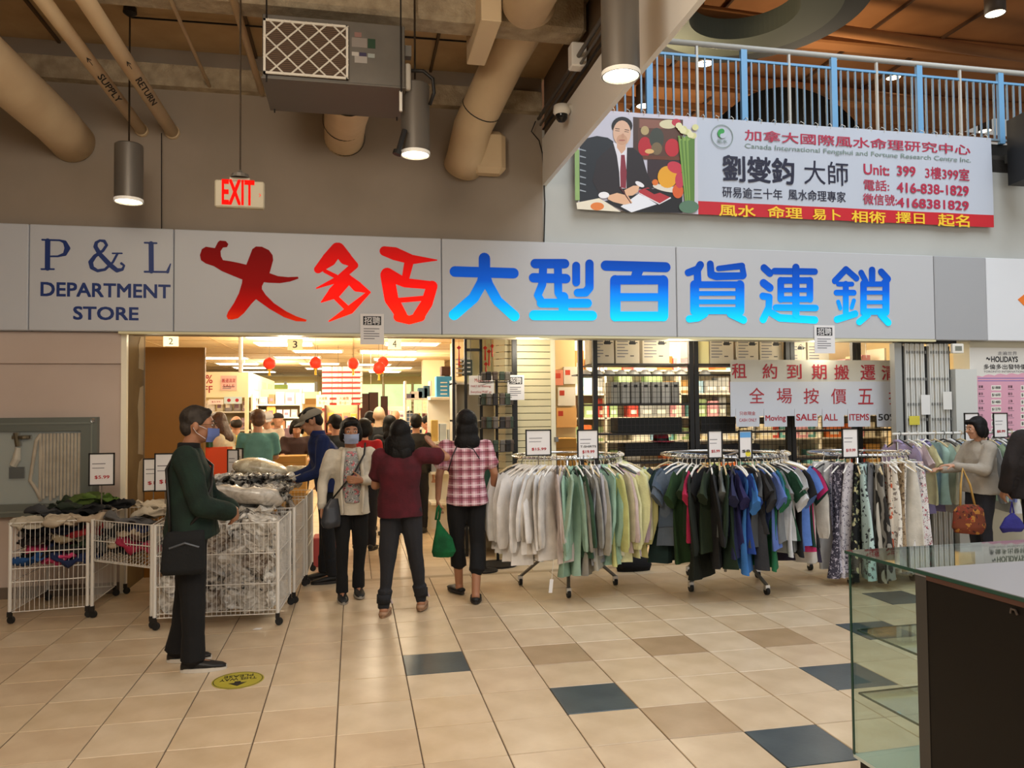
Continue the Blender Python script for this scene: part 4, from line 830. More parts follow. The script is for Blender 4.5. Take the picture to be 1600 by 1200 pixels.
for zi, (z, rn) in enumerate(((.85, 'fifth'), (1.2, 'fourth'), (1.5, 'third'), (1.8, 'second'), (2.1, 'top'))):
    x = 2.16; k = 0
    while x < 6.9:
        w_ = rg.uniform(.1, .24); nm, c = rg.choice(pal)
        if rg.random() > .08 and k < 30:
            o = carton('goods_box', '%s goods behind the wire grid, %s from the left, %s back shelf' % (nm, ORD[k], rn), 'box', x+w_/2, 9.32+rg.uniform(0, .08), z, w_-.015, .2, rg.uniform(.13, .25), c, 'packaged goods on the back shelf')
            MB().bb(-w_*.3, w_*.25, -.002, 0, .04, .09).build('front_label', mat('lab_'+rg.choice(('w', 'd')), rg.choice(('f0ece0', '3c4858')), .6), o); k += 1
        x += w_
# slatwall
def slatwall():
    xa, xb = X(793), X(865); t = thing('slatwall', 'cream slatwall panel with dark grooves left of the grid shelving', 'slatwall', (xa, DY+.12, 0)); Ms = mat('slat_cream', 'd6cba4', .5)
    MB().bb(0, xb-xa, .012, .03, 0, 2.6).build('backing', mat('groove_dark', '3a3224', .8), t)
    sm = MB().bb(0, xb-xa, 0, .014, 0, .0665, bev=.002).mesh('slat', Ms); sl = MB().bb(-.16, 0, 0, .014, 0, .0665).mesh('slat', Ms)
    for k in range(35): add('slat', sm, t, (0, 0, .03+k*.0735)); add('slat', sl, t, (0, 0, .03+k*.0735)).rotation_euler = (0, 0, R(-50))
    MB().bb(xb-xa, xb-xa+.05, -.01, .03, 0, 2.6).build('edge_trim', mat('trim_cream', 'e6dfc4', .4), t)
    MB().bb(xb-xa+.03, xb-xa+.07, -.04, -.01, 1.26, 1.31).build('switch', M_steel, t)
slatwall()
# poster wall and kraft boxes between slatwall and grid
struct('wall_partition', MB().bb(2.12, 2.62, 9.0, 9.05, 0, 2.9), mat('partition', 'cdb88c', .7))
for a, lb, c in (((866, 578, 880, 602), 'red and white leaflet on the partition', 'd98a70'), ((872, 605, 899, 634), 'white leaflet with a red square on the partition', 'e8e4da'), ((881, 573, 904, 600), 'pale leaflet with drawings on the partition', 'd8d2c8'), ((870, 637, 901, 668), 'light orange spotted leaflet on the partition', 'e0b070')):
    r = prect(*a, 8.97); t = sheet_thing('leaflet', lb, 'leaflet', r, 8.97, mat('leaf_'+c, c, .6), .02, 'leaflets on the partition'); MB().bb(r[0]+.02, r[0]+.08, 8.968, 8.97, r[3]-.1, r[3]-.04).build('print_mark', mat('leaf_red', 'c0402c', .6), t)
for k in range(3): carton('kraft_carton', 'kraft carton with a white label, %s from the top of the stack' % ORD[2-k], 'carton', wp(884, 700, 8.6).x, 8.6, .62+k*.22, .26, .25, .215, 'c08e42', 'kraft cartons right of the slatwall', 'tape')
MB().bb(2.12, 2.5, 8.55, 8.95, 0, .62, bev=.01).build('low_plinth', M_sh, label='low white plinth under the kraft cartons', cat='plinth')

# moving sale banner (paper sheets hung in front of the grid)
def sale_banner():
    Y = 7.78; t = thing('sale_banner', 'white paper banner with red Chinese moving sale lettering', 'sale banner'); Mp = mat('sale_paper', 'c8ccd4', .6); Mp2 = mat('sale_paper_warm', 'c5c1b4', .6); Mr = mat('sale_red', 'a82c38', .6)
    r = prect(1142, 562, 1402, 597, Y); MB().bb(r[0], r[2], Y+.004, Y+.007, r[1], r[3]).build('sheet', Mp2, t)
    r = prect(1142, 598, 1402, 651, Y); MB().bb(r[0], r[2], Y+.002, Y+.005, r[1], r[3]+.01).build('sheet', Mp, t)
    row1 = '租約到期搬遷清'; xs1 = (1144, 1192, 1230, 1269, 1304, 1345, 1378)
    for ch, x in zip(row1, xs1): text(ch, prect(x, 568+(x-1144)*.012, x+22, 591+(x-1144)*.012, Y), Y, Mr, t, bold=.012)
    for ch, x in zip('全場按價五折', (1171, 1214, 1256, 1299, 1341, 1389)): text(ch, prect(x, 606+(x-1171)*.01, x+23, 630+(x-1171)*.01, Y), Y, Mr, t, bold=.004)
    for (a, b), s in zip(((1150, 1186), (1194, 1229), (1242, 1277), (1285, 1318), (1325, 1359), (1370, 1403)), ('', 'Moving', 'SALE', 'ALL', 'ITEMS', '50%')):
        r = prect(a, 639, b, 667, Y); MB().bb(r[0], r[2], Y-.004, Y-.002, r[1], r[3]).build('sheet', Mp, t)
        if s: text(s, prect(a+2, 647 if s != 'Moving' else 649, b-2 if s not in ('ALL',) else b-10, 657 if s != 'Moving' else 660, Y), Y-.005, Mr if s != '50%' else M_ink, t, bold=.02)
    text('只收現金', prect(1155, 643, 1180, 649, Y), Y-.005, M_inkr, t); text('CASH ONLY', prect(1155, 654, 1182, 659, Y), Y-.005, M_inkr, t)
    for x in (4.1, 4.9, 5.7): MB().tube([(x, Y+.006, 2.16), (x, Y+.02, 2.33)], .003, 4).build('string', M_white, t)
sale_banner()

# ================================================================ LEFT OF THE SLATWALL: frames, spinner rack, shelf end
t = thing('mirror_frame', 'tall black double frame with red ornaments hanging in it', 'frame', (0, 0, 0)); Yf = 8.5; W_ = lambda px: wp(px, 600, Yf).x
mb = MB()
for px in (709, 728, 752, 778): mb.bb(W_(px)-.015, W_(px)+.015, Yf, Yf+.03, 0, 2.45)
for z in (2.41, 2.28): mb.bb(W_(728), W_(752), Yf, Yf+.03, z-.015, z+.015)
mb.bb(W_(752), W_(778), Yf, Yf+.03, 2.4, 2.43); mb.build('frame', M_black, t)
MB().bb(W_(730), W_(776), Yf+.2, Yf+.22, 1.9, 2.42).build('pale_panel', mat('mirror_pale', 'd8dcb8', .4), t)
for k, (px, z, h_) in enumerate(((717, 2.30, .2), (758, 2.30, .14), (764, 2.26, .16), (769, 2.32, .12), (759, 2.12, .12))):
    o = thing('red_ornament', 'small red hanging ornament, %s from the left inside the tall black frame' % ORD[k], 'ornament', (W_(px), Yf-.02, z), 0, 'red knot ornaments'); MB().box((0, 0, 0), (.035, .01, .035), rot=Matrix.Rotation(R(45), 3, 'Y')).build('knot', mat('ornament_red', 'd02818', .5), o); MB().tube([(0, 0, -.02), (0, 0, -h_)], [.006, .011], 6).tube([(0, 0, .02), (0, 0, .09)], .002, 4).build('tassel', mat('ornament_red', 'd02818', .5), o)
def spinner():
    x = wp(778, 700, 7.9).x; t = thing('spinner_rack', 'dark wire spinner rack with small packs beside the slatwall', 'display rack', (x, 7.95, 0))
    mb = MB()
    for zz in (1.18, 1.42, 1.66, 1.9):
        for r_ in (.19,):
            mb.tube([(r_*math.cos(a*math.pi/8), r_*.8*math.sin(a*math.pi/8), zz) for a in range(17)], .004, 5); mb.tube([(r_*math.cos(a*math.pi/8), r_*.8*math.sin(a*math.pi/8), zz+.08) for a in range(17)], .003, 5)
        for a in range(20): c, s = .19*math.cos(a*math.pi/10), .15*math.sin(a*math.pi/10); mb.tube([(c, s, zz), (c, s, zz+.08)], .002, 4)
    mb.tube([(0, 0, 0), (0, 0, 2.0)], .015, 8); mb.lathe([(.2, 0), (.2, .02), (.02, .05)], n=16); mb.build('wire_tiers', M_dark, t)
    for j, zz in enumerate((1.19, 1.43, 1.67, 1.91)):
        for k in range(6):
            a = math.pi*(1.12+k*.152); o = MB().box((0, 0, .05), (.055, .035, .12 if j < 3 else .09), bev=.006).build('small_pack', mat('pack_'+('241f1c', '57483c', '3b4a3a', '6a6258')[(j+k) % 4], ('241f1c', '57483c', '3b4a3a', '6a6258')[(j+k) % 4], .5), label='small dark pack, %s from the left on the %s tier of the spinner rack' % (ORD[k], ('lowest', 'second', 'third', 'topmost')[j]), cat='pack', group='packs on the spinner rack')
            o.location = (x+.15*math.cos(a), 7.95+.12*math.sin(a), zz)
spinner()
o = MB().lathe([(.001, 0), (.11, 0), (.14, .26), (.145, .28), (.13, .28), (.10, .02)], n=20).build('green_bucket', mat('bucket_green', '24483a', .4), label='dark green bucket on a stand below the spinner rack', cat='bucket'); o.location = (1.27, 7.70, .84); smooth_by_angle(o)
MB().tube([(1.27, 7.70, .02), (1.27, 7.70, .83)], .022, 10).lathe([(.001, 0), (.14, 0), (.14, .015), (.03, .03)], (1.27, 7.70, 0), 20).lathe([(.001, .825), (.10, .825), (.10, .84), (.001, .84)], (1.27, 7.70, 0), 20).build('small_stand', M_dark, label='thin dark pedestal carrying the green bucket', cat='stand')
# shelf end at px 668-760
t = thing('shelf_end', 'white shelf end unit with hanging goods at the right side of the aisle', 'shelving', (0, 0, 0)); a, b = wp(709, 600, 8.6).x, wp(732, 600, 8.6).x
for z in (.3, .7, 1.1, 1.5, 1.92): MB().bb(a, b+.5, 8.6, 9.0, z-.02, z).build('shelf', M_sh, t)
MB().bb(a, a+.03, 8.6, 9.0, 0, 1.95).bb(b+.48, b+.5, 8.6, 9.0, 0, 1.95).build('side_panel', M_sh, t); MB().bb(a, b+.5, 8.98, 9.0, 0, 1.95).build('back_panel', mat('peg_back', 'cfc8b4', .7), t)
r = prect(733, 587, 772, 617, 8.1); t = sheet_thing('notice_board', 'white notice with red lettering above the shoulder of the woman in plaid', 'notice', r, 8.1); text('Moved To', (r[0]+.06, r[3]-.07, r[0]+.22, r[3]-.03), 8.099, M_inkr, t); text('PART 50 Washing', (r[0]+.02, r[3]-.13, r[2]-.04, r[3]-.10), 8.099, M_inkr, t); text('Everything MUST go', (r[0]+.02, r[3]-.19, r[2]-.03, r[3]-.16), 8.099, M_inkr, t)
MB().tube([(r[0]+.02, 8.103, r[3]), (r[0]+.03, 8.2, 2.88)], .003, 4).tube([(r[2]-.02, 8.103, r[3]), (r[2]-.03, 8.2, 2.88)], .003, 4).build('string', M_dark, t)
notice((793, 586, 819, 625), 'white recruitment notice hanging in front of the slatwall', 7.85)
MB().tube([(wp(806, 586, 7.85).x, 7.852, wp(806, 588, 7.85).z), (wp(806, 586, 7.85).x, 7.852, 2.335)], .002, 4).build('string', M_dark, label='thin string above the notice in front of the slatwall', cat='string')
for k, (a0, a1, y0, y1, c, cn) in enumerate(((682, 706, 588, 620, '3f8fc4', 'blue'), (716, 722, 565, 588, 'c89a4a', 'tan'), (722, 738, 562, 586, '3c4a44', 'dark green'), (690, 704, 570, 586, '4a2c20', 'brown'))):
    Yc = 10.2 if k in (0, 3) else 8.62; p0 = prect(a0, y0, a1, y1, Yc); o = carton('stock_box', '%s stock box high on the shelves right of the aisle' % cn, 'box', (p0[0]+p0[2])/2, Yc, p0[1] if k != 3 else 2.07, p0[2]-p0[0], .2, max(.1, p0[3]-p0[1]) if k != 3 else .12, c)
    for j in range(4): MB().bb(-.05, .04, -.002, 0, .03+j*.05, .045+j*.05).build('print_line', M_white, o) if k < 3 else None
t = thing('side_shelving', 'white shelving carrying the blue box right of the aisle', 'shelving', (0, 0, 0)); a, b = wp(672, 640, 10.2).x, wp(709, 640, 10.2).x
for z in (.4, .8, 1.2, wp(690, 621, 10.2).z-.0): MB().bb(a, b+.3, 10.15, 10.6, z-.03, z).build('shelf', M_sh, t)
MB().bb(a, b+.3, 10.55, 10.6, 0, 1.8).build('back_panel', M_sh, t)
rg = random.Random(5)
for j, z in enumerate((.8, 1.2)):
    for k in range(5): carton('boxed_item', 'pale boxed item, %s from the left on the %s side shelf' % (ORD[k], ('lower', 'upper')[j]), 'box', a+.06+k*.11, 10.2, z, .09, .12, rg.uniform(.15, .3), rg.choice(('d8d4c4', 'b9c4cc', '8a8f98', 'c8a860')), 'boxed items on the side shelving')
# ================================================================ STORE INTERIOR, LEFT AISLES
def hanging_number(n, r, Y):
    r = prect(*r, Y); t = sheet_thing('aisle_number', 'cream card with number %s hanging from the store ceiling, %s' % (n, {'2': 'above the brown board', '3': 'above the leftmost lantern pair', '4': 'right of the paper notice'}[n]), 'aisle number', r, Y, mat('card_cream', 'e6d8b0', .7), .01, 'aisle number cards')
    w_, h_ = r[2]-r[0], r[3]-r[1]; text(n, (r[0]+w_*.36, r[1]+h_*.2, r[0]+w_*.64, r[1]+h_*.8), Y-.001, M_ink, t, bold=.01)
    MB().tube([(r[0]+w_*.15, Y+.005, r[3]), (r[0]+w_*.15, Y+.005, 2.9)], .003, 4).tube([(r[2]-w_*.15, Y+.005, r[3]), (r[2]-w_*.15, Y+.005, 2.9)], .003, 4).build('string', M_dark, t)
hanging_number('2', (255, 525, 279, 541), 11.5); hanging_number('3', (449, 529, 473, 547), 12.0); hanging_number('4', (606, 528, 627, 546), 12.0)
M_lan = mat('lantern_red', 'e2341c', .5, emit=.25); M_tas = mat('tassel_gold', 'e8b82c', .6)
for k, (px, py, Y, lb) in enumerate(((421, 568, 13, 'leftmost'), (493, 567, 13, 'second from the left'), (552, 568, 13.4, 'third from the left'), (592, 575, 12.6, 'lower one of the pair right of the number 4 card'), (598, 566, 13.6, 'upper one of the pair under the number 4 card'))):
    p = wp(px, py, Y); t = thing('red_lantern', 'round red paper lantern, ' + lb, 'lantern', p, 0, 'red paper lanterns'); rr = .098
    MB().lathe([(.03, -rr)]+[(rr*math.sin(a)*(1+.03*(i % 2)), -rr*math.cos(a)) for i, a in enumerate([math.pi*(.12+.76*q/10) for q in range(11)])]+[(.03, rr)], n=16).build('paper_globe', M_lan, t, smooth=True)
    MB().lathe([(.001, -rr-.01), (.035, -rr-.01), (.035, -rr+.01)], n=10).tube([(0, 0, -rr), (0, 0, -rr-.10)], [.012, .022], 8).build('tassel', M_tas, t); MB().tube([(0, 0, rr), (0, 0, 2.9-p.z)], .003, 4).build('string', M_dark, t)
# booth with white fascia at the left
Yb = 14.0; pa, pb = wp(240, 600, Yb).x, wp(388, 600, Yb).x; zt, zb = wp(350, 581, Yb).z, wp(350, 621, Yb).z
t = thing('booth', 'white booth fascia with posters over the bagged goods at the left', 'booth', (0, 0, 0)); M_bo = mat('booth_cream', 'efe0b8', .6)
MB().bb(pa, pb, Yb, Yb+.05, zb, zt).build('front_fascia', M_bo, t); MB().bb(pb-.05, pb, Yb+.05, Yb+4.5, zb, zt).build('side_fascia', M_bo, t)
for y in (14.8, 16.0, 17.2): MB().bb(pb, pb+.01, y, y+.7, zb+.15, zt-.1).build('side_panel', mat('panel_yellowish', 'd8dc98', .5), t)
MB().bb(pa, pa+.06, Yb, Yb+.06, 0, zb).bb(pb-.06, pb, Yb, Yb+.06, 0, zb).build('post_pair', M_bo, t, kind='stuff')
q = wp(376, 540, 13.5); MB().tube([(q.x, 13.5, wp(376, 582, 13.5).z), (q.x, 13.5, 2.9)], .035, 10).tube([(q.x, 13.5, 2.42), (q.x, 13.5, 2.47)], .07, 10).build('ceiling_pole', M_white, label='thin white pole from the ceiling above the booth', cat='pole')
for a, s, c in (((305, 586, 332, 599), '50%', 'e8c4c4'), ((305, 603, 332, 614), 'OFF', 'e8c4c4')):
    text(s, prect(*a, Yb), Yb-.002, M_inkr, t, bold=.01)
r = prect(345, 587, 370, 610, Yb); u = sheet_thing('poster', 'pink lettered poster on the white booth fascia', 'poster', r, Yb-.012, mat('poster_rose', 'e0b4a8', .6), .006); text('搬遷清貨', (r[0]+.02, r[3]-.12, r[2]-.02, r[3]-.05), Yb-.013, M_inkr, u); text('SALE', (r[0]+.04, r[3]-.2, r[2]-.04, r[3]-.15), Yb-.013, M_inkr, u); lines(u, (r[0]+.03, r[1]+.02, r[2]-.03, r[1]+.08), Yb-.013, 2)
for a, c, lb in (((326, 624, 349, 632), 'ecdcd4', 'white price strip with red figures under the booth fascia'), ((350, 620, 378, 631), 'c8dce0', 'pale blue poster with a red heading under the booth fascia')):
    r = prect(*a, Yb-.05); u = sheet_thing('price_strip', lb, 'price strip', r, Yb-.05, mat('strip_'+c, c, .6), .01); text('$3.99' if c[0] == 'e' else '··', (r[0]+.05, r[1]+.03, r[2]-.05, r[3]-.03), Yb-.051, M_inkr, u)
def shelf_unit(label, x0, x1, y, zs, d=.4, name='gondola_shelving', m=None, back=True):
    t = thing(name, label, 'shelving', ((x0+x1)/2, y, 0), 0, 'store gondola shelving'); hw = (x1-x0)/2
    for z in zs: MB().bb(-hw, hw, 0, d, z-.025, z).build('shelf', m or M_sh, t)
    for s in (-1, 1): MB().bb(s*hw-.015, s*hw+.015, 0, d, 0, zs[-1]+.3).build('end_panel', m or M_sh, t)
    if back: MB().bb(-hw, hw, d-.02, d, 0, zs[-1]+.3).build('back_panel', mat('gondola_back', 'c9b78e', .7), t)
    return t
rg = random.Random(21)
def fill(x0, x1, y, zs, names, group, where, wr=(.12, .2), hr=(.16, .26), bag=False, cat='packet'):
    for j, z in enumerate(zs):
        x = x0+.03; k = 0
        while x < x1-.1 and k < 48:
            w_ = rg.uniform(*wr); cn, c = rg.choice(names); h_ = rg.uniform(*hr)
            if bag: o = MB().loft([(0, 0, 0, w_*.42, .05), (0, 0, h_*.15, w_*.46, .07), (0, 0, h_*.7, w_*.45, .06), (0, 0, h_, w_*.38, .015)], n=10, p=3).build('bagged_good', mat('bag_'+c, c, .25), smooth=True)
            else: o = MB().box((0, 0, h_/2), (w_-.02, .14, h_), bev=.006).build('packaged_good', mat('carton_'+c, c, .7))
            o.location = (x+w_/2, y+.12, z); o['category'] = cat; o['group'] = group
            o['label'] = '%s %s, %s from the left, %s row of %s' % (cn, 'bagged good' if bag else 'packaged good', ORD[k], ORD[len(zs)-1-j] if j < len(zs)-1 else 'top', where)
            MB().bb(-w_*.25, w_*.2, -.078, -.072, h_*.3, h_*.6).build('front_label', mat('good_label_'+('a' if k % 2 else 'b'), 'f0e8dc' if k % 2 else '8a6a7a', .6), o)
            x += w_; k += 1
lil = (('lilac', 'c8b0c4'), ('white', 'e4dcd8'), ('pale pink', 'dcc0c0'), ('grey', 'a9a2a4'), ('cream', 'e2d4b8'))
shelf_unit('white shelving of lilac bagged goods under the booth', pa, pb+.05, 14.1, (.5, .9, 1.3, 1.62)); fill(pa+.3, pb, 14.1, (.9, 1.3, 1.62), lil, 'bagged goods under the booth', 'the booth shelving', bag=True)
xa, xb = wp(388, 650, 15.5).x, wp(470, 650, 15.5).x
shelf_unit('cream shelving of small packs behind the capped shopper', xa, xb, 15.5, (.5, .85, 1.2, 1.5, 1.75)); fill(xa, xb, 15.5, (.85, 1.2, 1.5, 1.75), lil+(('brown', '9a6a4a'), ('amber', 'd0a050')), 'packs on the middle aisle shelving', 'the middle shelving', hr=(.14, .24))
xa, xb = wp(420, 650, 22).x, wp(500, 650, 22).x
shelf_unit('far shelving with cartons on top below the bright window', xa, xb, 22, (.8, 1.2, 1.6, 1.85)); fill(xa, xb, 22, (1.2, 1.6), pal, 'goods on the far left shelving', 'the far left shelving', wr=(.2, .34))
for k, (px, py, Y, c, lb, w_, h_) in enumerate(((447, 618, 20, 'c8883c', 'large orange-brown carton on the middle shelving, under the bright window', .42, .4), (465, 628, 20, 'a8783c', 'low brown carton right of the large orange-brown one', .36, .2), (432, 606, 20, '8aa050', 'green bag on top of the shelving left of the cartons', .5, .2), (432, 617, 20.1, '9a8f8a', 'grey bundle on top of the shelving left of the cartons', .5, .24), (482, 628, 20, '9a7038', 'brown carton below the striped display', .4, .22))):
    p = wp(px, py, Y); carton('top_stock', lb, 'carton', p.x, Y, p.z-h_*.6, w_, .3, h_, c, 'stock on top of the far shelving')
MB().bb(wp(415, 650, 20).x, wp(502, 650, 20).x, 19.9, 20.5, 0, wp(450, 631, 20).z-.02).build('stock_rack', mat('rack_tan', 'b4925a', .7), label='tan rack block carrying the cartons below the bright window', cat='rack')
# striped pack display (white packs above red rails)
Yd = 16.0; a, b = wp(503, 600, Yd).x, wp(563, 600, Yd).x; t = thing('rail_display', 'white packs hung in rows on red rails below the lanterns', 'display wall', (0, 0, 0))
z0, z1 = wp(530, 641, Yd).z, wp(530, 575, Yd).z; MB().bb(a, b, Yd+.06, Yd+.1, 0, z1).build('back_panel', mat('rail_back', 'd8b898', .7), t)
n = 8
for k in range(n):
    z = z0+(z1-z0)*k/n; MB().bb(a, b, Yd, Yd+.06, z, z+.035).build('red_rail', mat('rail_red', 'b02c28', .5), t)
pk = MB().box((0, 0, .05), (.19, .03, .095), bev=.004).mesh('white_pack', mat('pack_white', 'ecd8c8', .6)); cnt2 = 0
for k in range(n):
    z = z0+(z1-z0)*k/n+.04
    for j in range(4): add('white_pack', pk, None, (a+.1+j*.2, Yd+.02, z), 0, 'white pack, %s from the left, %s row up on the red rails' % (ORD[j], ORD[k]), 'pack', 'white packs on the red rails')
for a0, lb in (((494, 617, 515, 636), 'left'), ((526, 617, 549, 636), 'right')):
    r = prect(*a0, 15.6); u = sheet_thing('sale_card', 'white card with red lettering below the striped rails, %s one' % lb, 'sale card', r, 15.6, mat('card_cream', 'e6d8b0', .7), .008, 'sale cards under the rails'); text('大減價', (r[0]+.05, r[3]-.1, r[2]-.05, r[3]-.04), 15.599, M_inkr, u, bold=.01); text('買一送一', (r[0]+.05, r[1]+.05, r[2]-.05, r[1]+.11), 15.599, M_inkr, u); MB().tube([(r[0]+.03, 15.604, r[3]), (r[0]+.03, 15.604, 2.9)], .003, 4).build('string', M_dark, u)
a, b = wp(508, 650, 15).x, wp(560, 650, 15).x
shelf_unit('dark red shelf of brown packets below the sale cards', a, b, 15.0, (.9, 1.2, 1.42), m=mat('shelf_darkred', '5a2418', .6)); fill(a, b, 15.0, (1.2, 1.42), (('brown', 'a86a4a'), ('tan', 'c89a6a'), ('amber', 'd0a84a')), 'brown packets below the sale cards', 'the dark red shelf', hr=(.12, .17), wr=(.13, .15))
for k, (a0, lb) in enumerate((((563, 615, 577, 640), 'leftmost, partly hidden'), ((576, 613, 591, 640), 'middle, the largest'), ((595, 619, 606, 639), 'right, the smallest'))):
    r = prect(*a0, 17.0); o = MB().bb(r[0], r[2], 17, 17.1, r[1]-.3, r[3]).build('door_mat', mat('panel_brown', '3c1c12', .6), label='dark brown hanging door mat in front of the green window, ' + lb, cat='mat', group='dark brown mats'); MB().tube([(r[0]+.05, 17.05, r[3]), (r[0]+.05, 17.05, 2.9)], .004, 4).build('cord', M_white, o)
a, b = wp(548, 650, 18).x, wp(640, 650, 18).x
shelf_unit('low far shelving of bright packets in front of the green window', a, b, 18, (.5, .9, 1.2, 1.4)); fill(a, b, 18, (1.2, 1.4), pal+(('yellow', 'e0c83c'),), 'packets on the far right shelving', 'the far shelving', wr=(.14, .2))
a, b = wp(634, 650, 13.5).x, wp(674, 650, 13.5).x
t = shelf_unit('white wire shelf unit with folded bedding packs right of the lanterns', a, b, 13.5, (.5, .9, 1.3, 1.82), back=False)
mb = MB()
for i in range(int((b-a)/.07)+1): mb.box((a-(a+b)/2+i*.07, -.01, 1.35), (.008, .008, .85))
for j in range(13): mb.box((0, -.012, .93+j*.07), (b-a, .008, .008))
mb.build('wire_grid', M_white, t)
for k, (px, w_, h_, c, cn) in enumerate(((641, .16, .08, '7c7488', 'mauve'), (651, .2, .12, 'd8d0c8', 'white'), (661, .16, .18, '5c7c98', 'blue'), (668, .12, .22, '48687c', 'dark blue'))):
    carton('bedding_pack', '%s folded bedding pack on top of the white wire shelf unit' % cn, 'bedding pack', wp(px, 610, 13.6).x, 13.6, 1.82, w_, .25, h_, c, 'bedding packs')
for j, z in enumerate((.9, 1.3)):
    for k in range(4): carton('boxed_item', '%s packet, %s from the left on the %s wire shelf' % (('brown', 'blue')[k % 2], ORD[k], ('lower', 'upper')[j]), 'packet', a+.08+k*.13, 13.6, z, .1, .12, .26, ('8a5a3a', '6a80a0', 'c8b040', '7a4a4a')[(k+j) % 4], 'packets in the wire shelf unit')
# kraft carton counter in front of the woman
Yk = 9.9
MB().bb(-1.75, -.55, Yk-.02, Yk+.42, 0, .60, bev=.01).build('low_table', mat('table_tan', 'a8854a', .6), label='low tan table under the kraft cartons', cat='table')
kk = 0
for j in range(4):
    for i in range(3):
        if j == 3 and i == 2: continue
        carton('kraft_box', 'flat kraft box, %s from the left in the %s layer on the low table' % (ORD[i], ('bottom', 'second', 'third', 'top')[j]), 'carton', -1.53+i*.38+(.02 if j % 2 else 0), Yk, .602+j*.155, .37, .3, .152, ('c8984a', 'c09046', 'cc9e52')[(i+j) % 3], 'kraft boxes on the low table', 'tape')
remesh(MB().ell((0, 0, .04), (.15, .1, .045)).ell((.09, .02, .07), (.06, .05, .03)), 'yellow_bag', fabric('e0c828'), None, .012, 2, .01, 2, 4)
o = bpy.data.objects['yellow_bag']; o.location = (-1.5, Yk+.15, 1.225); o['label'] = 'crumpled yellow bag lying on top of the kraft boxes'; o['category'] = 'bag'
# orange display board with framed cards near the carts
r = prect(330, 702, 352, 748, 8.3); t = thing('orange_board', 'bright orange display board behind the man in the green jacket', 'board', ((r[0]+r[2])/2-.05, 8.3, 0)); MB().bb(-.12, .14, 0, .02, .8, 1.26).build('board', mat('orange_board', 'f05018', .5), t); MB().bb(.12, .18, .03, .05, .8, 1.26).build('side_flap', mat('orange_board2', 'f08040', .5), t); MB().bb(-.1, .12, .0, .02, 0, .8).build('support', M_dark, t)
MB().lathe([(.001, 0), (.035, 0), (.035, .17), (.02, .19), (.001, .19)], n=12).build('green_bottle', mat('bottle_green', '2c4a28', .3), label='dark green bottle standing on the orange board', cat='bottle').location = (r[0]-.02, 8.31, 1.26)
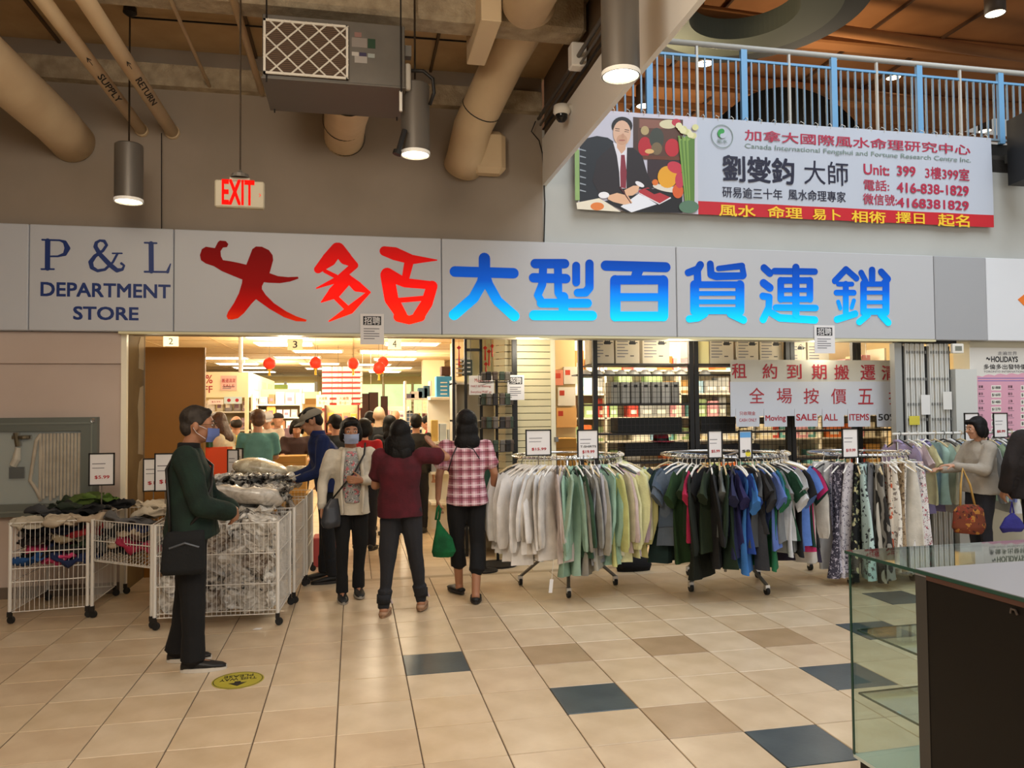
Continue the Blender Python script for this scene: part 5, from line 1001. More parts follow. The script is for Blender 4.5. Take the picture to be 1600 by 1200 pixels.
# ================================================================ CLOTHES RACKS
def fn1(P, seed, sc): return fold_noise(np.array(P), seed, sc)
def garment_mesh(kind, seed, L_=None):
    rs = random.Random(seed); mb = MB(); N = 28
    if kind in ('tee', 'shirt'):
        L = L_ or (.62 if kind == 'tee' else .74); prof = [(0, .055, .014), (-.02, .10, .014), (-.055, .20, .015), (-.10, .222, .017), (-.2, .205, .022), (-L*.5, .21, .03), (-L*.75, .222, .038), (-L, .236, .046)]
        rows = []
        ph = rs.uniform(0, 6); k1_, k2_ = rs.uniform(14, 20), rs.uniform(26, 36)
        M = 15
        for i in range(M):
            f = i/(M-1); z = -L*f**1.05 if i > 3 else (0, -.02, -.055, -.1)[i]
            for (z0, a0, t0), (z1, a1, t1) in zip(prof[:-1], prof[1:]):
                if z <= z0 and z >= z1-1e-9: u = (z0-z)/(z0-z1+1e-9); hw, th = a0+(a1-a0)*u, t0+(t1-t0)*u; break
            ring = []
            for j in range(N):
                a = 2*math.pi*j/N; c, s = math.cos(a), math.sin(a); x = hw*math.copysign(abs(c)**.8, c); y = th*math.copysign(abs(s)**1.1, s)
                am = .012+.026*f; q_ = math.sin(k1_*x+ph+z*2); y += am*math.copysign(abs(q_)**.7, q_)+am*.6*math.sin(k2_*x+ph*2-z*3); x += .01*f*math.sin(z*7+ph)
                ring.append((x, y, z-.095+.012*f*math.sin(9*x+ph)))
            rows.append(ring)
        mb.rings(rows)
        for sd in (-1, 1):
            sw = rs.uniform(-.03, .03)
            if kind == 'tee': pts = [(sd*.16, 0, -.165), (sd*.215, .004, -.20), (sd*.25, .006, -.26), (sd*.285, .008+sw, -.34)]; rr = [(.008, .095), (.010, .085), (.018, .082), (.040, .080)]
            else: pts = [(sd*.18, 0, -.17), (sd*.235, 0, -.22), (sd*.262, sw, -.36), (sd*.268, sw*1.5, -.52), (sd*.262+sw, sw*2, -.67), (sd*.262+sw, sw*2, -.72)]; rr = [(.012, .08), (.015, .078), (.020, .068), (.022, .060), (.024, .054), (.014, .040)]
            sec = []
            for q, (p, (ry, rx)) in enumerate(zip(pts, rr)):
                tilt = .9 if (kind == 'tee' or q < 2) else .0; ring = []
                for j in range(12):
                    a = 2*math.pi*j/12; u = math.cos(a)*rx; v = math.sin(a)*ry
                    ring.append((p[0]+sd*u*math.cos(tilt)*1, p[1]+v+.006*math.sin(6*a+q+ph), p[2]+u*math.sin(tilt)*.9))
                sec.append(ring if sd > 0 else ring[::-1])
            mb.rings(sec)
        if kind == 'shirt': mb.tube([(.06, .02, -.09), (.03, .035, -.07), (-.03, .035, -.07), (-.06, .02, -.09), (-.03, -.02, -.11), (.03, -.02, -.11), (.06, .02, -.09)], .014, 6)
    else:
        L = L_ or .98; rows = []; ph = rs.uniform(0, 6)
        for i in range(13):
            f = i/12; hw = .085+.045*f if kind == 'pants' else .12+.10*f; ring = []
            for j in range(N):
                a = 2*math.pi*j/N; c, s = math.cos(a), math.sin(a); x = hw*math.copysign(abs(c)**.8, c); y = (.022+.016*f)*math.copysign(abs(s)**.6, s)
                y += .014*math.sin(30*x+ph+f*2)+.009*math.sin(58*x-ph); ring.append((x+.012*math.sin(f*4+ph), y, -.07-L*f))
            rows.append(ring)
        mb.rings(rows)
    me = mb.mesh(kind, M_white); me.polygons.foreach_set('use_smooth', [True]*len(me.polygons)); bm = bmesh.new(); bm.from_mesh(me)
    for e in bm.edges:                                          # crisp hems and cuffs
        if len(e.link_faces) == 2 and e.calc_face_angle(0) > R(48): e.smooth = False
    bm.to_mesh(me); bm.free(); return me
def hanger_mesh():
    mb = MB().tube([(.022, 0, 0), (.02, 0, .016), (0, 0, .026), (-.02, 0, .016), (-.02, 0, -.006), (0, 0, -.03), (0, 0, -.06)], .0035, 5)
    mb.tube([(-.2, 0, -.145), (-.1, 0, -.09), (0, 0, -.062), (.1, 0, -.09), (.2, 0, -.145)], [.006, .008, .009, .008, .006], 6); return mb.mesh('hanger', M_white)
G = {k: [garment_mesh(k, s) for s in (1, 2, 3, 4)] for k in ('tee', 'shirt', 'pants')}
G['long'] = [garment_mesh('shirt', s, .82) for s in (5, 6)]; G['longtee'] = [garment_mesh('tee', s, .72) for s in (7, 8, 9)]; G['wide'] = [garment_mesh('wide', s, .95) for s in (3, 4)]
HM = hanger_mesh(); HMS = [HM, HM.copy(), HM.copy()]
for me_, c in zip(HMS, ('e8e4dc', 'c9b48a', '2a2826')): me_.materials.clear(); me_.materials.append(mat('hanger_'+c, c, .4))
WORD = {'tee': 'short-sleeved T-shirt', 'longtee': 'long T-shirt', 'shirt': 'long-sleeved shirt', 'long': 'long shirt', 'pants': 'trousers', 'wide': 'wide trousers'}
def hang(kind, cname, m, p, rz, where, k, n_total, group, tilt=0):
    g = random.Random(k*7+len(where)); me = g.choice(G[kind]); o = add('hanging_'+{'tee': 't_shirt', 'longtee': 't_shirt', 'shirt': 'shirt', 'long': 'shirt', 'pants': 'trousers', 'wide': 'trousers'}[kind], me, None, p, 0)
    o.rotation_euler = (tilt, 0, rz); o['label'] = '%s %s, %s from the left on the %s' % (cname, WORD[kind], ORD[k], where); o['category'] = 'trousers' if kind in ('pants', 'wide') else 'shirt'; o['group'] = group
    o.material_slots[0].link = 'OBJECT'; o.material_slots[0].material = m; h = add('hanger', HMS[g.choice((0, 0, 1, 2))], o); return o
def round_rack(cx, cy, Rr, zr, label, castors, items, where, a0, a1, group, skew=0, zs=(.93, 1.08)):
    t = thing('round_clothes_rack', label, 'clothes rack', (cx, cy, 0), 0, 'round chrome clothes racks')
    MB().tube([(Rr*math.cos(2*math.pi*k/40), Rr*math.sin(2*math.pi*k/40), zr) for k in range(41)], .012, 8, cap=False).build('ring_rail', M_chrome, t, smooth=True)
    MB().tube([(0, 0, .12), (0, 0, zr-.01)], .013, 10).build('pole', M_chrome, t, smooth=True)
    for k in range(4): a = math.pi/4+k*math.pi/2; MB().tube([(0, 0, zr-.02), (Rr*math.cos(a), Rr*math.sin(a), zr)], .008, 6).build('spoke', M_chrome, t)
    for x, y in castors:
        x -= cx; y -= cy; d = math.hypot(x, y)
        lg = MB().tube([(0, 0, .42), (x*.55, y*.55, .25), (x, y, .085)], .015, 8).build('leg', M_steel, t)
        MB().lathe([(.001, -.014), (.034, -.014), (.036, 0), (.034, .014), (.001, .014)], n=14).build('castor', M_rubber, lg).matrix_local = Matrix.Translation((x, y, .038)) @ Matrix.Rotation(R(90), 4, 'Y')
        MB().bb(-.02, .02, -.02, .02, .045, .09).build('castor_fork', M_chrome, lg).location = (x, y, 0)
    n = len(items)
    for k, (kind, cn, m) in enumerate(items):
        f = (k+.5)/n; f = .35*f+.65*math.acos(1-2*f)/math.pi; a = R(a0+(a1-a0)*f); p = (cx+Rr*math.cos(a), cy+Rr*math.sin(a), zr+.0); hang(kind, cn, m, p, a+R(skew)+random.uniform(-.32, .32), where, k, n, group, random.uniform(-.07, .07)).scale = (random.uniform(.92, 1.08), 1, random.uniform(*zs))
F = fabric
W, MI, YE, PI_, GR = ('white', F('eceae8')), ('mint green', F('a3bda8')), ('pale yellow', F('d8d49a')), ('pale pink', F('d2bfbd')), ('grey', F('9a9993'))
r1 = [('shirt', 'off-white', F('e2e0dc'))]*3 + [('shirt', *W)]*5 + [('shirt', 'ivory', F('d4cdc4'))]*2 + [('shirt', 'pinkish white', F('cfc2bc'))]*2 + [('shirt', *MI), ('long', 'sage green', F('8fae98')), ('long', 'mint green', F('9dbba8')), ('shirt', 'dark green', F('35523f')), ('shirt', *GR), ('long', 'taupe grey', F('98948b')), ('shirt', 'light taupe', F('a9a598')), ('shirt', 'steel grey', F('85878a')), ('shirt', 'silver lilac', F('b8b8be')), ('long', 'aqua green', F('9cc0ac')), ('shirt', 'mint green', F('a0bfa6')), ('shirt', 'lemon', F('cfcf86')), ('shirt', 'cream yellow', F('dcd8a4')), ('shirt', 'beige', F('c9bda0')), ('shirt', *PI_), ('shirt', 'rose pink', F('d6bcc4')), ('shirt', *YE), ('shirt', 'buttercup yellow', F('dcd690')), ('shirt', 'cream', F('e0deba')), ('shirt', 'pale yellow', F('d8d8a0')), ('shirt', 'cream yellow', F('deda9e')), ('shirt', 'pale lime', F('c8d09c')), ('shirt', 'yellow-green', F('b8c48e')), ('shirt', 'lime', F('bcc896')), ('shirt', 'blue-grey', F('8f9cae'))]
round_rack(1.91, 6.87, .50, 1.19, 'round chrome rack of white, mint and yellow shirts', [(1.49, 6.99), (1.79, 6.43), (2.33, 6.78), (2.03, 7.3)], r1, 'pale rack', 184, 366, 'shirts on the pale round rack')
D = [('tee', 'dark slate', F('2c3238')), ('longtee', 'dark teal', F('1e3534')), ('tee', 'slate blue', F('4d5a6a')), ('tee', 'grey-blue', F('5a6470')), ('longtee', 'forest green', F('24401f')), ('tee', 'dark green', F('22361f')), ('long', 'black-green', F('1a2018')), ('tee', 'deep pink', F('c8305c')), ('longtee', 'black', F('141414')), ('long', 'charcoal', F('1f1f20')), ('longtee', 'olive black', F('23301c')), ('tee', 'mid grey', F('6b6f6c')), ('long', 'dark bottle green', F('1d3020')), ('tee', 'indigo', F('2c2a5c')), ('longtee', 'navy', F('23264a')), ('tee', 'cobalt blue', F('27489a')), ('longtee', 'azure', F('3c78c0')), ('tee', 'charcoal', F('2e2e30')), ('longtee', 'anthracite', F('35363a')), ('tee', 'dark grey', F('4a4c4e')), ('tee', 'periwinkle', F('5c74b8')), ('longtee', 'emerald green', F('1f6a44')), ('tee', 'teal blue', F('2a6a84')), ('tee', 'ash grey', F('7c7e80')), ('tee', 'dark green', F('1c4632')), ('tee', 'white', F('d4d6da')), ('longtee', 'light grey', F('b4b6b8')), ('tee', 'stone grey', F('6a6a68')), ('longtee', 'black', F('17171a')), ('tee', 'denim blue', F('4a68a0')), ('longtee', 'cornflower blue', F('5c80c8')), ('tee', 'pine green', F('163a2c')), ('longtee', 'magenta', F('b82860')), ('long', 'off-white', F('cfcac0')), ('tee', 'black', F('1d1b20')), ('longtee', 'dark plum', F('2a2236')), ('tee', 'ink blue', F('22264a')), ('longtee', 'sky blue', F('4a8ac8')), ('tee', 'bright pink', F('d02c68')), ('longtee', 'bright blue', F('2e84c8')), ('tee', 'turquoise blue', F('2a90cc')), ('tee', 'bright blue', F('2880c4'))]
round_rack(3.31, 6.57, .56, 1.19, 'round chrome rack of dark and blue T-shirts', [(2.89, 6.39), (3.47, 6.13), (3.73, 6.75), (3.15, 7.01)], D, 'dark rack', 176, 372, 'T-shirts on the dark round rack', zs=(.82, 1.16))
fl = lambda n, b, c, s=26: pattern(n, b, c, s)
Pn = [('white with tiny dots', fl('pt_dots', 'd8d6d2', ('9a9a9a',), 60)), ('white', F('d6d4d0')), ('white and navy floral', fl('pt_navy', 'c2bcc6', ('2c2838', '4a4456'), 30)), ('dark branch print', fl('pt_branch', '3c3844', ('b8b0bc',), 36)), ('white and violet floral', fl('pt_violet', 'd0ccd2', ('5c5468',), 34)), ('black with pale flowers', fl('pt_black', '16181a', ('b8b48a', '5c6a54'), 16)), ('aqua stripe', fl('pt_aqua', 'b4ccc8', ('30343a',), 24)), ('plain grey', F('75767a')), ('black and white wave print', pattern('pt_wave', 'c4c0b6', ('24221e',), 3, 'wave')), ('grey wave print', pattern('pt_wave2', '8c8880', ('2c2a28',), 5, 'wave')), ('beige print', fl('pt_beige', 'b8aa9a', ('6a5a4e', '98402c'), 18)), ('cream with coral flowers', fl('pt_coral', 'd2c6b4', ('c05a3a', '5a5048'), 16)), ('white floral', fl('pt_wf', 'dcd6ca', ('8a8078',), 22)), ('brown leopard print', fl('pt_brown', 'a08a6c', ('4a3626', '6e5236'), 30)), ('cream dotted', fl('pt_cd', 'dcd6cc', ('5a5450',), 44)), ('plain ivory', F('d4cec2')), ('white with grey sprigs', fl('pt_sprig', 'd2d0d0', ('706e7c',), 26)), ('pale grey sprigged', fl('pt_sprig2', 'c4c4c8', ('6a6a78',), 30)), ('white with red dots', fl('pt_red', 'e0dcda', ('a84858', '4c4450'), 32)), ('white with pink flowers', fl('pt_pink', 'e0d8d6', ('c07884', '8a6a74'), 24)), ('pale pink floral', fl('pt_pp', 'dcccca', ('b87080',), 20)), ('cream with red sprigs', fl('pt_cr', 'dcd4c6', ('a04a4a', '506048'), 28)), ('plain black', F('1a1a1c')), ('pale green floral', fl('pt_gf', 'ced2c0', ('788868', 'a05050'), 22)), ('light green floral', fl('pt_gf2', 'd0d4c4', ('8a4848',), 26))]
round_rack(4.72, 6.62, .44, 1.17, 'round chrome rack of patterned trousers', [(4.4, 6.3), (5.04, 6.3), (5.04, 6.94), (4.4, 6.94)], [('pants' if k % 3 else 'wide', n_, m_) for k, (n_, m_) in enumerate(Pn)]+[('pants', 'grey floral', fl('pt_g3', 'b4b0b4', ('504a58',), 28))]*0, 'patterned rack', 182, 366, 'patterned trousers on the round rack')
t = thing('straight_clothes_rack', 'straight white rail of pastel tops in front of the pink poster', 'clothes rack', (6.5, 7.12, 0))
MB().tube([(-1.0, 0, 1.32), (1.0, 0, 1.32)], .014, 8).build('rail', mat('rail_white', 'dedcd6', .35), t, smooth=True)
for x in (-.95, .95):
    lg = MB().tube([(x, 0, .1), (x, 0, 1.32)], .015, 8).tube([(x, -.24, .1), (x, .24, .1)], .013, 8).build('leg', M_chrome, t)
    for y in (-.24, .24): MB().lathe([(.001, -.012), (.03, -.012), (.03, .012), (.001, .012)], n=12).build('castor', M_rubber, lg).matrix_local = Matrix.Translation((x, y, .034)) @ Matrix.Rotation(R(90), 4, 'Y')
pas = [('lilac', F('a89cc0')), ('pale pink', F('ccb8b8')), ('pale yellow', F('d8d4a4')), ('lavender', F('948ab8')), ('mint', F('a8c8c0')), ('cream', F('d8d2b8')), ('white', F('d8d8d8')), ('pale blue', F('a0b8d0')), ('ivory', F('d4ccb4')), ('grey', F('9a9a9a')), ('pale green', F('b0c8a8')), ('periwinkle', F('8890c4')), ('white', F('dcdcd8')), ('pale yellow', F('dcd8a8')), ('beige', F('c4b898')), ('cream', F('d8d4c0')), ('olive', F('8c8c5c')), ('khaki', F('a09870'))]
for k, (cn, m) in enumerate(pas):
    hang('tee' if k % 3 else 'shirt', cn, m, (5.58+k*.105, 7.12, 1.32), R(90) if k != 3 else R(20), 'pastel rail', k, 18, 'tops on the straight rail')
price_sign(wp(840, 690, 6.45).x, 6.42, wp(840, 712, 6.45).z, wp(840, 671, 6.45).z, .225, 'framed price card on the left of the pale shirt rack', '$15.99', zpost=1.19-.05)
price_sign(wp(918, 690, 6.38).x, 6.37, wp(918, 718, 6.38).z, wp(918, 671, 6.38).z, .19, 'framed price card with bold lettering in the middle of the pale shirt rack', '$19.99', mid='T-SHIRTS', zpost=1.15)
price_sign(wp(1114, 690, 6.1).x, 6.06, wp(1114, 716, 6.1).z, wp(1114, 672, 6.1).z, .135, 'narrow framed price card on the left of the dark T-shirt rack', '$5.99', zpost=1.17)
price_sign(wp(1162, 690, 6.03).x, 6.0, wp(1162, 716, 6.03).z, wp(1162, 672, 6.03).z, .125, 'blue and yellow price card on the dark T-shirt rack', '$8', blue=True, zpost=1.17)
price_sign(wp(1323, 690, 6.25).x, 6.2, wp(1323, 715, 6.25).z, wp(1323, 669, 6.25).z, .165, 'framed price card above the patterned trousers', '$19.99', zpost=1.15)
price_sign(wp(1516, 665, 7.1).x, 7.08, wp(1516, 690, 7.1).z, wp(1516, 645, 7.1).z, .18, 'framed price card behind the head of the woman in the hooded top', None, zpost=1.32)
price_sign(wp(1561, 665, 7.1).x, 7.08, wp(1561, 684, 7.1).z, wp(1561, 645, 7.1).z, .18, 'framed price card right of the woman in the hooded top', '$8.99', zpost=1.32)
# shoulder bag and swing tag at the racks
o = MB().loft([(0, 0, 0, .17, .05), (0, 0, .06, .19, .06), (0, 0, .16, .12, .03)], n=16).build('black_bag', F('161518'), label='flat black bag lying on the floor between the pale and dark racks', cat='bag', smooth=True); o.location = (2.72, 7.35, 0)
o = MB().bb(-.016, .016, -.001, .001, -.11, 0).build('swing_tag', M_paper, label='long white swing tag hanging below the mint shirts', cat='tag'); o.location = wp(862, 905, 6.2); o.rotation_euler = (0, .12, .2)
MB().tube([(0, 0, 0), (.005, .01, .16)], .002, 4).build('thread', M_white, o)

# ================================================================ WIRE CARTS AND THEIR GOODS
def wire_cart(label, q, zt, zb, deck, sides='fr', nw=18, rails=4):
    """q: four corners, front-left, front-right, back-right, back-left"""
    t = thing('wire_cart', label, 'wire cart', (0, 0, 0), 0, 'white wire sale carts')
    for i, (x, y) in enumerate(q):
        lg = MB().tube([(x, y, .09), (x, y, zt+.005)], .0135, 8).build('leg', M_wire, t)
        MB().lathe([(.001, -.011), (.028, -.011), (.030, 0), (.028, .011), (.001, .011)], n=14).build('castor', M_rubber, lg).matrix_local = Matrix.Translation((x+.01, y, .032)) @ Matrix.Rotation(R(90+20*(i-1)), 4, 'Z') @ Matrix.Rotation(R(90), 4, 'Y')
        MB().box((x, y, .075), (.03, .03, .04)).build('castor_fork', M_dark, lg)
    for i in range(4):
        a, b = Vector((*q[i], 0)), Vector((*q[(i+1) % 4], 0)); mb = MB(); zlo = zb; n = max(4, int((b-a).length/.033))
        for k in range(1, n): p = a.lerp(b, k/n); mb.tube([(p.x, p.y, zlo), (p.x, p.y, zt)], .0022, 4)
        for z in [zlo+(zt-zlo)*j/(rails-1) for j in range(rails)]: mb.tube([(a.x, a.y, z), (b.x, b.y, z)], .0042, 5)
        mb.build('wire_panel', M_wire, t)
    mb = MB(); a, b, c, d = [Vector((*p, deck)) for p in q]
    for k in range(15): mb.tube([a.lerp(b, k/14), d.lerp(c, k/14)], .003, 4)
    for k in range(5): mb.tube([a.lerp(d, k/4), b.lerp(c, k/4)], .004, 4)
    mb.build('wire_deck', M_wire, t); return t
QA = [(-2.60, 6.66), (-2.07, 6.72), (-2.07, 7.44), (-2.60, 7.40)]; QB = [(-2.03, 6.70), (-1.49, 6.27), (-1.52, 7.46), (-2.0, 7.50)]
QC = [(-1.455, 6.21), (-.57, 6.14), (-.53, 6.75), (-1.42, 6.80)]; QD = [(-1.36, 6.84), (-.50, 6.80), (-.46, 7.44), (-1.33, 7.50)]; QE = [(-1.31, 7.54), (-.44, 7.49), (-.42, 8.1), (-1.30, 8.15)]
wire_cart('white wire cart of dark clothes against the left wall', QA, .77, .09, .42)
wire_cart('white wire cart of clothes between the left cart and the man in green', QB, .77, .45, .46, rails=3)
wire_cart('white wire cart of plastic-wrapped goods behind the man in green', QC, .775, .09, .12)
wire_cart('second white wire cart of wrapped goods, behind the front one', QD, .80, .09, .12)
wire_cart('third white wire cart of wrapped goods, beside the man in blue', QE, .82, .09, .4)
def lump(seed, sx, sy, sz, amp=.03, n=22, m=12, sc=1.6):
    mb = MB(); vs = []; P = []
    for i in range(m+1):
        ph = math.pi*(i+.05)/(m+.1)
        for j in range(n):
            a = 2*math.pi*j/n; c, s = math.cos(a), math.sin(a); r = 1/(abs(c)**2.6+abs(s)**2.6)**(1/2.6); P.append((math.sin(ph)**.6*r*c*sx, math.sin(ph)**.6*r*s*sy, -math.cos(ph)*sz))
    A = np.array(P); Nn = A/np.array([sx, sy, sz])**2; Nn /= np.linalg.norm(Nn, axis=1)[:, None]+1e-9
    A = A + Nn*(amp*fold_noise(A*1.0, seed, sc))[:, None]
    fs = [(i*n+j, i*n+(j+1) % n, (i+1)*n+(j+1) % n, (i+1)*n+j) for i in range(m) for j in range(n)]+[tuple(range(n-1, -1, -1)), tuple(m*n+j for j in range(n))]
    mb._add([tuple(p) for p in A], fs); me = mb.mesh('lump', M_white); me.polygons.foreach_set('use_smooth', [True]*len(me.polygons)); return me
CL = [lump(s, .16, .12, .04, .05, n=34, m=16, sc=2.0) for s in range(5)] + [lump(9, .2, .14, .05, .06, n=34, m=16, sc=2.0)]
BG = [lump(20+s, .155, .115, .032, .034, n=30, m=14, sc=3.4) for s in range(6)]
for me_ in BG: me_.polygons.foreach_set('use_smooth', [False]*len(me_.polygons))
def put(name, me, m, p, rot, label, cat, group, sc=1):
    o = add(name, me, None, p, 0, label, cat, group); o.rotation_euler = rot; o.scale = (sc,)*3 if not isinstance(sc, tuple) else sc
    o.material_slots[0].link = 'OBJECT'; o.material_slots[0].material = m; return o
rc = random.Random(4)
HT = ['far left', 'left', 'centre-left', 'centre', 'centre-right', 'right', 'far right']
ca = [('black', '141416', -2.45, 6.80, .50), ('blue', '1e4a80', -2.50, 6.78, .47), ('pink', 'b8365c', -2.40, 6.84, .53), ('dark grey', '242426', -2.25, 6.84, .52), ('deep pink', 'c8406c', -2.30, 6.79, .46), ('navy', '1c2a50', -2.18, 6.80, .48), ('dark brown', '241a18', -2.48, 6.84, .62), ('beige', '94866c', -2.26, 6.83, .63), ('red', '8e1c20', -2.17, 6.84, .66), ('black', '101012', -2.36, 7.1, .66), ('dark green', '2c3a24', -2.16, 6.9, .56), ('charcoal', '1e1e20', -2.42, 6.90, .70), ('white', 'b4aa98', -2.50, 6.75, .765), ('cream', 'b8a994', -2.28, 6.78, .775), ('tan', 'ae9c86', -2.14, 6.80, .765), ('charcoal and white', '3a3a3c', -2.45, 6.95, .82), ('dark green', '222c20', -2.32, 7.0, .84), ('black', '17181a', -2.18, 7.0, .83), ('olive green', '4a5c24', -2.22, 7.14, .90), ('moss green', '56702c', -2.12, 7.2, .895), ('forest green', '26341f', -2.3, 7.2, .86), ('black', '131316', -2.02, 7.28, .84)]
for k, (cn, c, x, y, z) in enumerate(ca):
    put('crumpled_garment', CL[k % 6], F(c), (x, y, z), (rc.uniform(-.25, .25), rc.uniform(-.2, .2), rc.uniform(-.5, .5)), '%s crumpled garment, %s up from the bottom, left wall cart' % (cn, ORD[k]), 'garment', 'clothes in the left cart')
for k_, (x_, y_, z_) in enumerate(((-2.48, 6.95, .50), (-2.20, 7.0, .50), (-2.46, 7.2, .58), (-2.2, 7.22, .6), (-2.5, 7.0, .62), (-2.22, 6.98, .66), (-2.35, 6.86, .70), (-2.4, 7.25, .74))): ca.append((('black', 'charcoal', 'dark navy', 'near-black')[k_ % 4], ('101012', '1c1c1e', '14182a', '161412')[k_ % 4], x_, y_, z_))
for k, (cn, c, x, y, z) in list(enumerate(ca))[22:]:
    put('crumpled_garment', CL[k % 6], F(c), (x, y, z), (rc.uniform(-.2, .2), rc.uniform(-.2, .2), rc.uniform(-.5, .5)), '%s crumpled garment deep inside the left wall cart, %s of the buried ones' % (cn, ORD[k-22]), 'garment', 'clothes in the left cart', 1.2)
cb = [('black', '101014', -1.84, 6.95, .53), ('black', '141416', -1.66, 6.95, .54), ('charcoal', '1c1c20', -1.84, 7.2, .58), ('dark navy', '12162a', -1.66, 7.15, .62), ('black', '121214', -1.82, 6.98, .68), ('black', '111114', -1.80, 6.75, .55), ('navy', '14172c', -1.66, 6.62, .56), ('beige', 'b0a08a', -1.80, 6.68, .60), ('tan', 'a8987e', -1.70, 6.62, .66), ('red', '9c2440', -1.62, 6.52, .58), ('dark blue', '1a2244', -1.62, 6.62, .70), ('black', '17171a', -1.88, 6.85, .66), ('grey', '4a4a4c', -1.92, 6.8, .54), ('white floral', 'bcb09c', -1.60, 6.72, .80), ('cream', 'c8baa2', -1.66, 6.98, .84), ('black and white', '5c5a5a', -1.74, 6.66, .76), ('ivory', 'c4b8a4', -1.64, 7.15, .82)]
for k, (cn, c, x, y, z) in enumerate(cb):
    put('crumpled_garment', CL[(k+2) % 6], F(c), (x, y, z), (rc.uniform(-.25, .25), rc.uniform(-.2, .2), rc.uniform(-.5, .5)), '%s crumpled garment, %s up from the bottom, second cart' % (cn, ORD[k]), 'garment', 'clothes in the second cart')
def plastic(c, dk):
    nm = 'wrap_'+c
    if nm in _mats: return _mats[nm]
    m = mat(nm, c, .22, spec=.7, bump=.5, bscale=28); nt = m.node_tree; b = nt.nodes['Principled BSDF']; L = nt.links.new; tc = nt.nodes.new('ShaderNodeTexCoord'); n = nt.nodes.new('ShaderNodeTexNoise'); n.inputs['Scale'].default_value = 13; n.inputs['Detail'].default_value = 3; n.inputs['Distortion'].default_value = 1.2
    L(tc.outputs['Object'], n.inputs['Vector']); rp = nt.nodes.new('ShaderNodeValToRGB'); rp.color_ramp.elements[0].position = .4; rp.color_ramp.elements[1].position = .58; rp.color_ramp.elements[0].color = lin(dk); rp.color_ramp.elements[1].color = lin(c); L(n.outputs['Fac'], rp.inputs['Fac']); L(rp.outputs['Color'], b.inputs['Base Color']); return m
WR = [('white', plastic('ccc6bc', 'a59e94')), ('pale grey', plastic('b9b4ac', '8a857e')), ('grey and black', plastic('bdb8ae', '3a3634')), ('milky', plastic('d2cdc4', 'b2aca2')), ('brownish', plastic('b8b0a4', '6a5a4e')), ('dark', plastic('a8a49c', '1c1a1a'))]
kb = 0
def bagrow(p0, p1, n, zs, tiltv, where, pool, group, vertical=False):
    for j, z in enumerate(zs):
        for k in range(n):
            f = (k+.5+rc.uniform(-.15, .15))/n; x = p0[0]+(p1[0]-p0[0])*f; y = p0[1]+(p1[1]-p0[1])*f; cn, m = rc.choice(pool)
            rot = (R(80)+rc.uniform(-.3, .3), rc.uniform(-.5, .5), tiltv+rc.uniform(-.2, .2)) if vertical else (rc.uniform(-.3, .3), rc.uniform(-.25, .25), rc.uniform(0, 3.1))
            put('wrapped_pack', rc.choice(BG), m, (x, y, z if not callable(z) else z(f)), rot, '%s wrapped pack, %s along, %s layer up, %s' % (cn, ORD[k], ORD[j], where), 'wrapped pack', group, rc.uniform(.85, 1.1))
bagrow((-1.38, 6.31), (-.64, 6.26), 5, (.20, .34, .48, .62, .76), 0, 'front face of front cart', [WR[0], WR[3], WR[4], WR[1], WR[2]], 'packs in the front wrapped-goods cart', True)
bagrow((-.635, 6.25), (-.60, 6.70), 3, (.2, .36, .52, .68), R(90), 'right side of front cart', [WR[0], WR[3]], 'packs at the side of the front cart', True)
bagrow((-1.35, 6.40), (-.66, 6.36), 4, (.86,), 0, 'top front of front cart', [WR[0], WR[3]], 'packs on top of the front cart')
bagrow((-1.35, 6.62), (-.66, 6.58), 4, (.92, .97), 0, 'top back of front cart', [WR[0], WR[3], WR[1]], 'packs on top of the front cart')
bagrow((-.60, 6.88), (-.54, 7.36), 3, (.28, .5, .7), R(90), 'right side of second cart', [WR[1], WR[3]], 'packs at the side of the second wrapped cart', True)
bagrow((-1.25, 6.95), (-.58, 6.92), 4, (.86, .95), 0, 'top front of second cart', [WR[2], WR[5], WR[1]], 'packs on the second wrapped cart')
bagrow((-1.2, 7.2), (-.58, 7.16), 4, (.88, .98, 1.04), 0, 'top middle of second cart', [WR[2], WR[5], WR[0]], 'packs on the second wrapped cart')
bagrow((-1.2, 7.42), (-.6, 7.38), 3, (.92, 1.0), 0, 'top back of second cart', [WR[2], WR[5]], 'packs on the second wrapped cart')
bagrow((-1.15, 7.75), (-.5, 7.7), 3, (.9, 1.0), 0, 'third cart', [WR[2], WR[5], WR[1]], 'packs on the third wrapped cart')
put('wrapped_pillow', lump(60, .26, .16, .085, .02, sc=1), plastic('c8c0a8', 'a89c84'), (-.86, 7.62, 1.08), (.1, .15, .1), 'large cream wrapped pillow on top of the heap of wrapped goods', 'pillow', None)
put('wrapped_pillow', lump(61, .2, .14, .07, .02, sc=1), plastic('c4c0b0', 'a09c8c'), (-.50, 7.92, 1.02), (.1, 0, -.1), 'smaller white wrapped pillow beside the hand of the man in blue', 'pillow', None)
put('clear_sheet', lump(70, .36, .24, .09, .035, n=40, m=20, sc=1.3), plastic('c4beb4', 'aaa398'), (-.92, 6.46, .93), (R(-22), R(4), .05), 'big clouded plastic sheet bulging over the front of the wrapped goods', 'plastic sheet', None)
MB().bb(-.42, -.12, 8.3, 8.6, 0, .3, bev=.01).build('pink_box', mat('box_pink', 'b04a48', .6), label='pinkish red box on the floor behind the man in blue', cat='box')
price_sign(-2.05, 6.98, 1.015, 1.285, .20, 'framed price card over the left wall cart', '$5.99', zpost=.80)
price_sign(wp(240, 740, 7.2).x, 7.2, wp(240, 768, 7.2).z, wp(240, 716, 7.2).z, .17, 'framed price card leaning behind the man in green, left one', '$15', zpost=.8, rz=.15)
